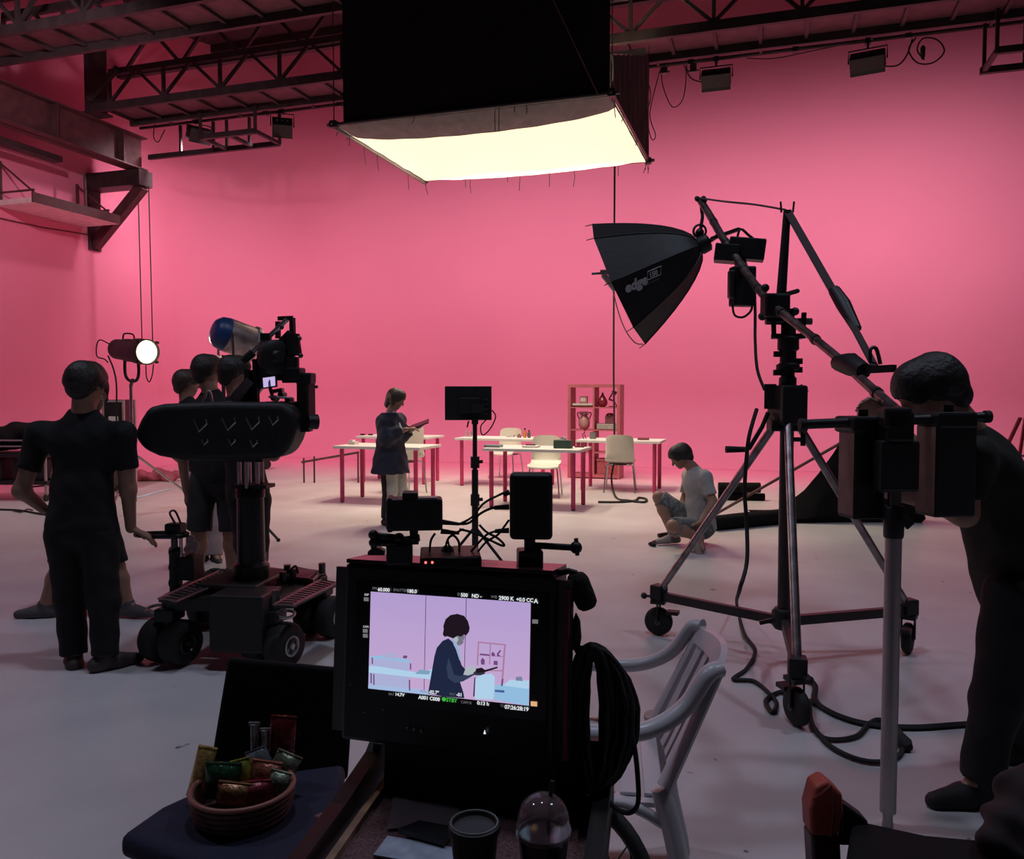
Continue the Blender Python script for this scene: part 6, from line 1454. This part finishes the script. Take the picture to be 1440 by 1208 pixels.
for px in (604, 613): MB().ball(X(633, 783, .03) + RC @ V((-0.048 + (px - 604) * 0.0014, -0.0605, 0.002)), 0.0026, 8).build('indicator', rl, sw)
MB().lathe(X(633, 783, .03) + RC @ V((-0.005, 0.01, 0.0)), U, [(0.012, 0), (0.013, 0.012), (0.008, 0.02)], 10).build('socket', rubber, sw, smooth=45)
tr = thing('video_transmitter', 'tall black block-shaped video receiver standing on a clamp', 'receiver', X(746, 762))
MB().box(X(747, 711), (0.083, 0.036, 0.130), Rz(YAW - 0.05)).build('body', black, tr, bevel=0.009, seg=3)
MB().box(X(747, 711, -.018), (0.070, 0.006, 0.116), Rz(YAW - 0.05)).build('face', mat('matte_black', (0.007, 0.006, 0.007), 0.7), tr, bevel=0.004)
MB().tube([X(745, 757), X(745, 775)], 0.011, 10).build('stem', black, tr)
MB().box(X(745, 788), (0.048, 0.045, 0.045), RC).build('clamp', mat('clamp_wine', (0.03, 0.012, 0.015), 0.4), tr, bevel=0.004)
for a, b in (((716, 692), (708, 696)), ((716, 713), (695, 714)), ((716, 746), (696, 747))): MB().tube([X(*a), X(*b)], [0.0055, 0.004], 8).build('plug', rubber, tr)
MB().tube([X(752, 767), X(805, 770)], 0.0065, 8).build('lever_arm', black, tr)
MB().ball(X(810, 770), 0.0125, 10).build('lever_knob', black, tr, smooth=60)
MB().bar(X(810, 757), X(812, 781), 0.007, 0.007).build('wing_nut', black, tr)
for pts, r, lb in (([X(646, 737), X(664, 727), X(680, 708), X(700, 697), X(716, 690)], .0042, 'black cable rising between the two video receivers'),
                   ([X(646, 737), X(660, 735), X(676, 722), X(690, 715), X(697, 714)], .0045, 'black cable joining the receiver plugs at mid height'),
                   ([X(646, 744), X(668, 750), X(690, 760), X(705, 767), X(709, 766), X(700, 757), X(684, 748), X(674, 738)], .0042, 'black cable looping past the stand pole'),
                   ([X(697, 747), X(686, 751), X(676, 760), X(662, 776, .03)], .004, 'black cable from the tall receiver into the signal box'),
                   ([X(716, 731), X(708, 742), X(700, 752), X(684, 762), X(672, 776, .03)], .004, 'thin cable hooking behind the tall receiver'),
                   ([X(612, 750), X(606, 760), X(604, 776, .03)], .004, 'short cable under the boxy receiver'),
                   ([X(626, 776, .03), X(629, 760, .02), X(637, 753), X(645, 762), X(646, 777, .03)], .004, 'small arched cable on the signal box'),
                   ([X(634, 774, .03), X(630, 758), X(640, 750), X(652, 744)], .0035, 'thin cable curling up from the signal box')):
    cable(pts, r * 0.6, lb, n=6)
mic = thing('foam_microphone', 'black foam-covered microphone hanging at the monitor corner', 'microphone', X(822, 858, -.05))
MB().tube(cr([X(811, 806, -.05), X(813, 818, -.05), X(820, 836, -.05), X(828, 855, -.05)], 3), [0.013, .017, .020, .0215, .0215, .0215, .0215, .021, .020, .014][:10], 14).build('foam', mat('foam', (0.010, 0.009, 0.009), 0.95, scale=120, bump=0.6), mic, smooth=60)
MB().tube([X(785, 806, -.03), X(800, 803, -.05), X(811, 806, -.05)], 0.006, 8).build('gooseneck', black, mic)
for k in range(3): 
    c = X(690 + k * 22, 797 + k, .0); tag(MB().box(c, (0.028, 0.02, 0.010), RC).build('cable_connector', mat('wine_plastic', (0.06, 0.015, 0.02), 0.3), None, loc=c, bevel=0.002), ('small wine-coloured connector lying on the monitor top, ' + ('beside the signal box', 'between signal box and clamp', 'against the tall receiver clamp')[k]), 'connector')
# monitor on a stand further back
d6 = 6.4
pb6 = W(668, 700, d6); pb6 = V((pb6.x, pb6.y, 0))
ms = thing('stand_monitor', 'flat monitor seen from behind on a black light stand', 'monitor', pb6)
c = W(658.5, 567, d6); MB().box(c, (0.365, 0.03, 0.265), Rz(YAW + 0.06)).build('panel', black, ms, bevel=0.004)
MB().box(W(660, 570, d6 - .025), (0.16, 0.03, 0.12), Rz(YAW + 0.06)).build('rear_housing', black, ms, bevel=0.006)
MB().box(W(672, 574, d6 - .045), (0.10, 0.012, 0.07), Rz(YAW + 0.06)).build('battery_plate', mat('matte_black', (0.007, 0.006, 0.007), 0.7), ms)
for k in range(4): MB().box(W(683, 561 + 7 * k, d6 - .022), (0.03, 0.01, 0.012), Rz(YAW)).build('port', gunm, ms)
MB().box(W(668, 592, d6), (0.05, 0.05, 0.05), Rz(YAW)).build('tilt_mount', black, ms)
zt = W(668, 592, d6).z
MB().cyl(pb6 + U * 0.7, pb6 + U * zt, 0.018).build('upper_pole', black, ms, smooth=45)
MB().cyl(pb6 + U * 0.05, pb6 + U * 0.85, 0.026).build('lower_pole', black, ms, smooth=45)
for py in (650, 703): MB().cyl(W(668, py + 8, d6), W(668, py - 8, d6), 0.036, n=12).build('collar', black, ms); MB().bar(W(668, py, d6), W(679, py - 1, d6), 0.02, 0.025).build('lock_knob', black, ms)
for k in range(3):
    a = YAW + PI / 2 + k * 2 * PI / 3; dr = V((math.cos(a), math.sin(a), 0))
    MB().tube([pb6 + U * 0.40, pb6 + dr * 0.38 + U * 0.015], 0.012, 8).build('leg', black, ms); MB().ball(pb6 + dr * 0.38 + U * 0.015, 0.015, 8).build('foot', rubber, ms)
MB().tube(cr([W(692, 577, d6 - .02), W(697, 586, d6), W(690, 602, d6), W(679, 612, d6), W(676, 600, d6), W(684, 590, d6)], 5), 0.005, 6).build('cable', rubber, ms, smooth=60)
MB().tube([W(659, 592, d6), W(657, 601, d6)], 0.006, 6).build('cable_end', rubber, ms)

# ================================================================ cart, cups and papers
CTZ = 0.66
ka, kb = G(455, 1215, CTZ), G(547, 1085, CTZ)
kd = (kb - ka).normalized(); kr = V((kd.y, -kd.x, 0))
kW = 0.45
ct = thing('monitor_cart', 'black wheeled cart with speckled tray under the production monitor', 'cart', V((ka.x, ka.y, 0)) + kr * kW / 2)
speck = mat('speckled_tray', (0.10, 0.045, 0.045), 0.5, scale=260, var=0.9)
k0 = ka - kd * 0.35; kl = (kb - k0).length + 0.05
def K(s_, r_, z=0.0): return k0 + kd * s_ + kr * r_ + U * z
MB().poly([K(0, 0), K(0, kW), K(kl, kW), K(kl, 0)], (0, 0, -0.02)).build('tray', speck, ct)
gold = mat('worn_brass_edge', (0.42, 0.26, 0.18), 0.4, 0.6, var=0.4, scale=20)
MB().bar(K(0, 0.012, 0.006), K(kl, 0.012, 0.006), 0.014, 0.012).build('edge_trim', gold, ct)
MB().poly([K(0.0, -0.012, 0.03), K(kl * 0.65, -0.012, 0.035), K(kl * 0.9, -0.012, 0.05), K(kl, -0.012, 0.085), K(kl, -0.012, -0.04), K(0, -0.012, -0.04)], kr * -0.03).build('side_lip', mat('dark_wood', (0.02, 0.011, 0.010), 0.35), ct)
MB().bar(K(kl, 0, 0.03), K(kl, kW, 0.03), 0.02, 0.10).build('back_lip', black, ct)
MB().bar(K(0, kW, 0.0), K(kl, kW, 0.0), 0.03, 0.09).build('side_rail', black, ct)
for s_ in (0.03, kl - 0.03):
    for r_ in (0.03, kW - 0.03): MB().bar(K(s_, r_, -CTZ + 0.09), K(s_, r_, -0.02), 0.03, 0.03).build('leg', black, ct); MB().cyl(K(s_, r_, -CTZ + 0.045) - kr * .015, K(s_, r_, -CTZ + 0.045) + kr * .015, 0.045).build('caster', tyre, ct)
MB().poly([K(0.02, 0.03, -0.42), K(0.02, kW - .03, -0.42), K(kl - .02, kW - .03, -0.42), K(kl - .02, 0.03, -0.42)], (0, 0, -0.02)).build('lower_tray', black, ct)
mbz = bc - ey * (bh / 2) - ez * 0.056
MB().box(V((mbz.x, mbz.y, (mbz.z + CTZ) / 2 - 0.0)), (0.20, 0.09, mbz.z - CTZ + 0.03), Rz(math.atan2(ex.y, ex.x))).build('monitor_foot', black, ct)
MB().box(bc + ex * 0.05 - ey * (bh / 2 + 0.055) - ez * 0.03, (bw * 0.80, 0.11, 0.03), RM).build('front_apron', black, ct)
MB().box(W(800, 1070, 1.55), (0.06, 0.10, 0.30), Rz(YAW)).build('side_upright', black, ct)
def cup(label, px, py, dome):
    c = G(px, py, CTZ + 0.11); d_ = 0
    t = thing('cup', label, 'cup', V((c.x, c.y, CTZ)))
    c = V((c.x, c.y, CTZ))
    if dome:
        MB().lathe(c, U, [(0.028, 0), (0.030, 0.004), (0.041, 0.105), (0.038, 0.105), (0.028, 0.008)], 24).build('body', mat('dark_drink_cup', (0.02, 0.012, 0.012), 0.15), t, smooth=50)
        MB().lathe(c + U * 0.105, U, [(0.043, -0.004), (0.044, 0.006), (0.041, 0.010), (0.040, 0.026), (0.034, 0.042), (0.022, 0.053), (0.010, 0.057)], 28).build('dome_lid', mat('clear_lid', (0.55, 0.38, 0.40), 0.08, trans=0.75, alpha=0.55, var=0.02), t, smooth=60)
        MB().tube([c + U * 0.02, c + U * 0.17 + RT * 0.012, c + U * 0.185 + RT * 0.014], 0.0035, 8).build('straw', rubber, t)
    else:
        MB().lathe(c, U, [(0.028, 0), (0.038, 0.10), (0.041, 0.102), (0.041, 0.112), (0.036, 0.115), (0.033, 0.108), (0.01, 0.107)], 24).build('body', mat('dark_paper_cup', (0.012, 0.012, 0.011), 0.5), t, smooth=40)
        MB().tube(arc(c + U * 0.114, RT, FH, 0.037, 0, 2 * PI, 24)[:-1], 0.002, 6, closed=True).build('rim', mat('greenish_rim', (0.10, 0.11, 0.09), 0.3), t)
cup('iced drink cup with clear dome lid on the cart tray', 764, 1164, True)
cup('dark lidded paper cup on the cart tray', 667, 1160, False)
def sheet(name, label, cat, pts, z, th, m):
    P = [G(px, py, CTZ + z) for px, py in pts]
    o = MB().poly(P, (0, 0, th)).build(name, m, None, loc=P[0]); tag(o, label, cat)
sheet('paper_sheets', 'pale bluish call sheets lying on the cart tray', 'paper', [(525, 1205), (545, 1178), (645, 1196), (640, 1225)], 0.002, 0.004, mat('bluish_paper', (0.30, 0.33, 0.40), 0.7, scale=25, var=0.3))
sheet('plastic_folder', 'translucent grey folder lying toward the back of the cart tray', 'folder', [(555, 1112), (640, 1122), (655, 1160), (545, 1168)], 0.002, 0.003, mat('grey_folder', (0.12, 0.09, 0.095), 0.4))
sheet('phone', 'black phone resting on the folder and call sheets', 'phone', [(560, 1172), (590, 1160), (640, 1170), (625, 1190)], 0.010, 0.009, blackg)
# ================================================================ cable coil and spoked wheel
co = thing('cable_coil', 'thick coil of black cable hanging off the monitor side', 'cable coil', W(838, 1110, 1.52))
random.seed(11)
for k in range(34):
    cx_, cy_ = 834 + random.uniform(-6, 4), 1010 + random.uniform(-3, 4); rx_, ry_ = random.uniform(12, 62), random.uniform(88, 103); dd = random.uniform(-.03, .045)
    pts = [W(cx_ + rx_ * math.cos(a) * (1.0 if math.cos(a) > 0 else 0.55) + (a_i % 3 - 1) * 0.6, cy_ + ry_ * math.sin(a), 1.52 + dd + 0.01 * math.sin(2 * a + k)) for a_i, a in enumerate([2 * PI * i / 36 for i in range(36)])]
    MB().tube(pts, 0.0052, 6, closed=True).build('loop', rubber, co, smooth=60)
MB().tube(cr([W(880, 1000, 1.5), W(892, 1050, 1.5), W(897, 1095, 1.5), W(897, 1130, 1.5), W(885, 1143, 1.5), W(866, 1137, 1.5), W(850, 1120, 1.5)], 5), 0.005, 6).build('loose_tail', rubber, co, smooth=60)
MB().tube([W(812, 920, 1.52), W(818, 914, 1.52), W(832, 915, 1.52), W(838, 925, 1.52)], 0.009, 8).build('tie', blackcloth, co)
MB().tube([W(806, 912, 1.52), W(810, 895, 1.52), W(811, 872, 1.52), W(810, 862, 1.52)], [0.012, .011, .007, .001], 8).build('hook', black, co, smooth=60)
wc = W(846, 1228, 1.62)
sw_ = thing('spoked_wheel', 'black spoked cart wheel beside the monitor cart', 'wheel', V((wc.x, wc.y, wc.z - 0.15)))
wx = (RT * 0.62 - FH * 0.78).normalized(); wz = U; rad = 0.138
MB().tube(arc(wc, wx, wz, rad, 0, 2 * PI, 36)[:-1], 0.014, 8, closed=True).build('tyre', tyre, sw_, smooth=60)
MB().tube(arc(wc, wx, wz, rad - 0.02, 0, 2 * PI, 36)[:-1], 0.006, 6, closed=True).build('rim', gunm, sw_, smooth=60)
MB().tube([wc - wx.cross(wz) * 0.04, wc + wx.cross(wz) * 0.04], 0.016, 10).build('hub', gunm, sw_)
for k in range(14): a = 2 * PI * k / 14; MB().tube([wc + wx.cross(wz) * 0.03 * (1 if k % 2 else -1), wc + (wx * math.cos(a) + wz * math.sin(a)) * (rad - 0.022)], 0.0018, 5).build('spoke', gunm, sw_)
zb = wc.z - rad - 0.014
MB().bar(wc, V((wc.x, wc.y, 0.02)) + wx.cross(wz) * 0.05, 0.02, 0.02).build('axle_strut', black, sw_)
MB().box(V((wc.x, wc.y, 0.012)), (0.2, 0.12, 0.024), Rz(YAW)).build('foot_plate', black, sw_)
cable([W(868, 1150, 1.58), W(882, 1165, 1.58), W(890, 1195, 1.58), W(893, 1230, 1.58)], 0.008, 'thick black cable arching over the spoked wheel')

# ================================================================ white plastic armchair
gp = mat('white_chair_plastic', (0.56, 0.53, 0.55), 0.32, var=0.05)
pcx = W(815, 1080, 2.30); fdir = -RT * 0.99 + FH * 0.12
pc_ = thing('plastic_armchair', 'white plastic garden armchair with slatted seat behind the cable coil', 'chair', V((pcx.x, pcx.y, 0)), math.atan2(-fdir.x, fdir.y))
def L(*p): return V(p)
P = [[L(x * (0.235 + 0.015 * (y > 0)), y, 0.425 - 0.02 * (1 - abs(x)) - 0.02 * (y < -0.1) + (-.03 if y > .2 else 0)) for y in (-0.21, -0.13, -0.03, 0.08, 0.18, 0.225)] for x in (-1, -0.8, -0.4, 0, 0.4, 0.8, 1)]
st = MB().grid([P[i] for i in (0, 1)], (0, 0, -0.012)).build('seat_side', gp, pc_, world=False, smooth=60)
MB().grid([P[i] for i in (5, 6)], (0, 0, -0.012)).build('seat_side', gp, pc_, world=False, smooth=60)
for k in range(7):
    y = -0.20 + k * 0.062; MB().box((0, y, 0.408), (0.40, 0.050, 0.010)).build('seat_slat', gp, pc_, world=False, bevel=0.003)
MB().box((0, 0.218, 0.39), (0.42, 0.02, 0.06)).build('seat_front', gp, pc_, world=False, bevel=0.006)
def back(x, z): return L(x * (0.225 - 0.03 * (z - 0.42) / 0.33), -0.215 - 0.15 * (z - 0.42) / 0.33 - 0.04 * (1 - x * x), z)
for x0_, x1_ in ((-0.80, -0.64), (-0.52, -0.36), (-0.24, -0.08), (0.04, 0.2), (0.32, 0.48), (0.6, 0.76)):
    MB().grid([[back(x0_, z) for z in (0.42, 0.50, 0.58, 0.65, 0.71)], [back(x1_, z) for z in (0.42, 0.50, 0.58, 0.65, 0.71)]], (0, 0.012, 0)).build('back_slat', gp, pc_, world=False, smooth=60)
MB().grid([[back(x / 5, 0.70), back(x / 5, 0.725), back(x / 5, 0.755 - 0.015 * (x / 5) ** 2)] for x in range(-5, 6)], (0, 0.018, 0)).build('top_rail', gp, pc_, world=False, smooth=60)
for q in (-1, 1):
    arm = cr([back(q * 1.0, 0.745), back(q * 1.03, 0.735) + L(q * 0.012, 0.025, 0), L(q * 0.225, -0.28, 0.66), L(q * 0.245, -0.21, 0.612), L(q * 0.26, -0.12, 0.592), L(q * 0.265, 0.08, 0.59), L(q * 0.262, 0.19, 0.58), L(q * 0.255, 0.23, 0.54)], 5)
    MB().tube(arm, 0.026, 10, flat=0.8, up=(0, 0, 1)).build('armrest', gp, pc_, world=False, smooth=60)
    MB().tube([back(q * 1.0, 0.745), back(q * 1.0, 0.60), back(q * 1.0, 0.43)], [0.026, 0.03, 0.036], 10, flat=0.5).build('back_edge', gp, pc_, world=False, smooth=60)
    MB().tube(cr([L(q * 0.255, 0.23, 0.56), L(q * 0.255, 0.235, 0.43), L(q * 0.275, 0.26, 0.2), L(q * 0.285, 0.28, 0.0)], 4), [0.026] + [0.03] * 11 + [0.022], 8, flat=0.7).build('front_leg', gp, pc_, world=False, smooth=60)
    MB().tube(cr([L(q * 0.24, -0.21, 0.45), L(q * 0.245, -0.24, 0.36), L(q * 0.26, -0.28, 0.18), L(q * 0.275, -0.32, 0.0)], 4), [0.030, .034, .038, .040] + [0.038] * 4 + [0.034] * 4 + [0.028], 8, flat=0.7).build('rear_leg', gp, pc_, world=False, smooth=60)
    MB().tube(cr([L(q * 0.245, -0.22, 0.36), L(q * 0.245, -0.12, 0.405), L(q * 0.25, 0.05, 0.41), L(q * 0.26, 0.21, 0.385)], 4), 0.024, 8, flat=0.5).build('side_apron', gp, pc_, world=False, smooth=60)

# ================================================================ navy chair with snack basket
SZ_ = 0.46
navyc = mat('navy_seat_cloth', (0.008, 0.009, 0.030), 0.85, scale=60, bump=0.3)
cs = [G(166, 1174, SZ_), G(225, 1133, SZ_), G(298, 1100, SZ_), G(385, 1085, SZ_), G(486, 1072, SZ_), G(474, 1130, SZ_), G(430, 1192, SZ_), G(395, 1240, SZ_), G(270, 1212, SZ_)]
sc_ = sum(cs, V()) / len(cs)
nc = thing('navy_chair', 'office-type chair with navy seat and upright black backrest', 'chair', V((sc_.x, sc_.y, 0)))
MB().poly([p - U * 0.055 for p in cs], (0, 0, 0.055)).build('seat', navyc, nc, bevel=0.02, seg=3, smooth=50)
f0, f1 = W(322, 926, 2.16), W(500, 943, 2.28)
g0_, g1_ = W(297, 1078, 2.12), W(490, 1098, 2.24)
bn = (f1 - f0).cross(g0_ - f0).normalized(); bn = bn if bn.dot(FH) > 0 else -bn
MB().poly([f0, f1, g1_, g0_], bn * 0.035).build('backrest', blackcloth, nc, bevel=0.012, seg=3)
for a in (f0.lerp(f1, .2), f0.lerp(f1, .8)): MB().bar(a - U * 0.28 + bn * 0.045, V((a.x, a.y, SZ_ - 0.05)) + bn * 0.03, 0.03, 0.012).build('back_support', black, nc)
for k in (0, 4, 6): 
    p = cs[k].lerp(sc_, 0.22); MB().tube([p - U * 0.05, V((cs[k].x, cs[k].y, 0)).lerp(V((sc_.x, sc_.y, 0)), 0.1)], 0.013, 8).build('leg', black, nc)
p = cs[7].lerp(sc_, .25); MB().tube([p - U * 0.05, V((p.x, p.y, 0))], 0.013, 8).build('leg', black, nc)
MB().bar(W(447, 1157, 1.86), W(470, 1146, 1.92), 0.03, 0.028).build('armrest_end', mat('rosy_plastic', (0.20, 0.08, 0.09), 0.4), nc, bevel=0.005)
MB().tube([W(450, 1165, 1.87), W(446, 1205, 1.87)], 0.016, 8).build('armrest_post', black, nc)
bkc = G(342, 1146, SZ_); bkc.z = SZ_
bk = thing('snack_basket', 'round brown wicker basket full of snacks on the navy seat', 'basket', bkc)
wick = mat('wicker', (0.10, 0.03, 0.02), 0.6, scale=50, var=0.5, bump=0.4)
BH, BR = 0.068, 0.116
MB().lathe(bkc + U * 0.002, U, [(0.02, 0), (BR * 0.86, 0), (BR * 0.90, 0.01), (BR, BH), (BR - 0.008, BH), (BR * 0.86, 0.015), (0.02, 0.012)], 36).build('bowl', wick, bk, smooth=40)
for z in (0.2, 0.4, 0.6, 0.8): MB().tube(arc(bkc + U * BH * z, RT, FH, BR * (0.885 + 0.115 * z) + 0.001, 0, 2 * PI, 30)[:-1], 0.006, 6, closed=True).build('weave_band', wick, bk, smooth=60)
MB().tube(arc(bkc + U * BH, RT, FH, BR, 0, 2 * PI, 36)[:-1], 0.006, 8, closed=True).build('rim', mat('rim_wood', (0.28, 0.10, 0.07), 0.45), bk, smooth=60)
def foil(n, c): return mat(n, c, 0.25, 0.35, scale=40, var=0.4, bump=0.7)
def packet(label, px, py, dd, wv, hv, tilt, m):
    c = W(px, py, 1.95 + dd); t = thing('snack_packet', label, 'snack', c - U * hv / 2, group=None)
    R = Rz(YAW + tilt * 0.5) @ Matrix.Rotation(tilt, 3, 'Y')
    P = []
    for i in range(9):
        u = i / 8 * 2 - 1; P.append([c + R @ V((u * wv / 2, 0, (j / 8 * 2 - 1) * hv / 2)) for j in range(9)])
    for s_ in (1, -1):
        Q2 = [[p + R @ V((0, s_ * 0.022 * ((1 - (i / 4 - 1) ** 4) * (1 - (j / 4 - 1) ** 4)) ** 0.7 + 0.002 * math.sin(i * 2.1 + j * 1.7), 0)) for j, p in enumerate(r)] for i, r in enumerate(P)]
        MB().grid(Q2).build('foil_side', m, t, smooth=60)
    for e in (-1, 1): MB().bar(c + R @ V((-wv / 2, 0, e * hv / 2)), c + R @ V((wv / 2, 0, e * hv / 2)), 0.008, 0.004).build('crimp', m, t)
packet('upright pointed gold snack packet at the basket edge', 284, 1085, -0.02, 0.045, 0.12, 0.25, foil('gold_foil', (0.50, 0.32, 0.10)))
packet('dark green snack packet at the front of the basket', 314, 1098, -0.06, 0.085, 0.085, 0.05, foil('green_foil', (0.02, 0.07, 0.03)))
packet('yellow-green snack packet beside the dark green packet', 345, 1094, -0.04, 0.055, 0.09, -0.3, foil('lime_foil', (0.28, 0.26, 0.04)))
packet('red-brown snack packet at the basket front', 372, 1094, -0.04, 0.07, 0.08, 0.2, foil('brown_foil', (0.34, 0.11, 0.07)))
packet('crinkled silver-green snack packet near the basket rim', 398, 1080, 0.02, 0.065, 0.075, 0.5, foil('silver_green_foil', (0.16, 0.18, 0.12)))
packet('pale blue snack packet at the back of the basket', 366, 1073, 0.05, 0.06, 0.07, -0.4, foil('pale_blue_foil', (0.16, 0.19, 0.22)))
packet('flat copper snack packet lying at the basket front rim', 330, 1116, -0.09, 0.08, 0.05, 0.15, foil('copper_foil', (0.26, 0.12, 0.05)))
packet('flat wine-red snack packet lying in the basket', 362, 1115, -0.08, 0.075, 0.055, -0.1, foil('wine_foil', (0.20, 0.03, 0.04)))
packet('small white-green snack packet tucked at the basket rim', 390, 1102, -0.05, 0.05, 0.06, 0.35, foil('mint_foil', (0.22, 0.26, 0.18)))
packet('tall red snack box packet standing behind the others', 397, 1040, 0.09, 0.065, 0.12, 0.08, foil('red_foil', (0.14, 0.012, 0.014)))
for px, py, h_, lb in ((358, 1048, 0.11, 'taller silver snack stick standing in the basket'), (373, 1052, 0.095, 'shorter silver snack stick standing in the basket')):
    c = W(px, py, 2.02); t = thing('snack_stick', lb, 'snack', c - U * h_ / 2)
    MB().tube([c - U * h_ / 2, c + U * h_ / 2], 0.012, 10, flat=0.6).build('wrapper', foil('silver_foil', (0.30, 0.26, 0.28)), t, smooth=60); MB().bar(c + U * h_ / 2 - RT * .014, c + U * h_ / 2 + RT * .014, 0.006, 0.008).build('crimp', MATS['silver_foil'], t)

# ================================================================ rolling case with orange handle
ca = [W(1190, 1147, 1.86), W(1232, 1163, 1.80), W(1300, 1172, 1.76), W(1500, 1185, 1.70)]
cz = 0.47
cc = [G(1198, 1150, cz), G(1300, 1172, cz), G(1500, 1190, cz), G(1500, 1290, cz), G(1180, 1270, cz)]
t = thing('rolling_case', 'black rolling equipment case with an orange corner handle', 'case', V((cc[1].x, cc[1].y, 0)))
MB().poly([p - U * (cz - 0.03) for p in cc], (0, 0, cz - 0.03)).build('body', mat('case_black', (0.008, 0.007, 0.007), 0.8, spec=0.2), t, bevel=0.012)
for p in cc: q = p.lerp(sum(cc, V()) / 5, 0.12); MB().cyl(V((q.x, q.y, 0)), V((q.x, q.y, 0.035)), 0.025).build('foot', rubber, t)
orng = mat('orange_plastic', (0.42, 0.065, 0.045), 0.45, var=0.15)
o_ = cc[0]
hp = [(1147, 1108), (1164, 1099), (1186, 1118), (1187, 1145), (1180, 1172), (1168, 1178), (1141, 1176), (1139, 1140)]
dh = (o_ - C0).dot(FH) - 0.05
MB().poly([W(x, y, dh) for x, y in hp], FH * 0.06).build('orange_handle', orng, t, bevel=0.008, seg=3)
MB().poly([W(x, y, dh) for x, y in ((1141, 1176), (1182, 1172), (1186, 1260), (1146, 1260))], FH * 0.055).build('handle_stem', mat('wine_plastic', (0.06, 0.015, 0.02), 0.3), t, bevel=0.006)
MB().tube([W(1143, 1124, dh), W(1168, 1104, dh), W(1172, 1140, dh), W(1168, 1176, dh)], 0.004, 6).build('handle_seam', mat('orange_dark', (0.22, 0.03, 0.025), 0.5), t)
MB().poly([W(x, y, dh + .02) for x, y in ((1186, 1130), (1200, 1140), (1222, 1156), (1222, 1190), (1180, 1190))], FH * 0.05).build('handle_bracket', black, t, bevel=0.006)
jk = thing('black_jacket', 'dark crumpled jacket lying on the black rolling case', 'jacket', G(1420, 1180, cz))
F = Field(0.010, 0.04); j0 = G(1425, 1185, cz)
for x, y, z, r in ((0.0, 0, .05, .06), (0.06, 0.02, .09, .07), (0.12, -.02, .08, .08), (-.05, -.04, .03, .05), (0.03, -.08, .04, .06)): F.rc(j0 + RT * x + FH * y + U * z, j0 + RT * (x + .04) + FH * (y - .03) + U * (z - .02), r, r * .8)
F.cut(j0 + U * 0.004, -U); F.build('cloth', mat('wine_black_cloth', (0.020, 0.009, 0.010), 0.85), jk, wob=0.012, wf=40)
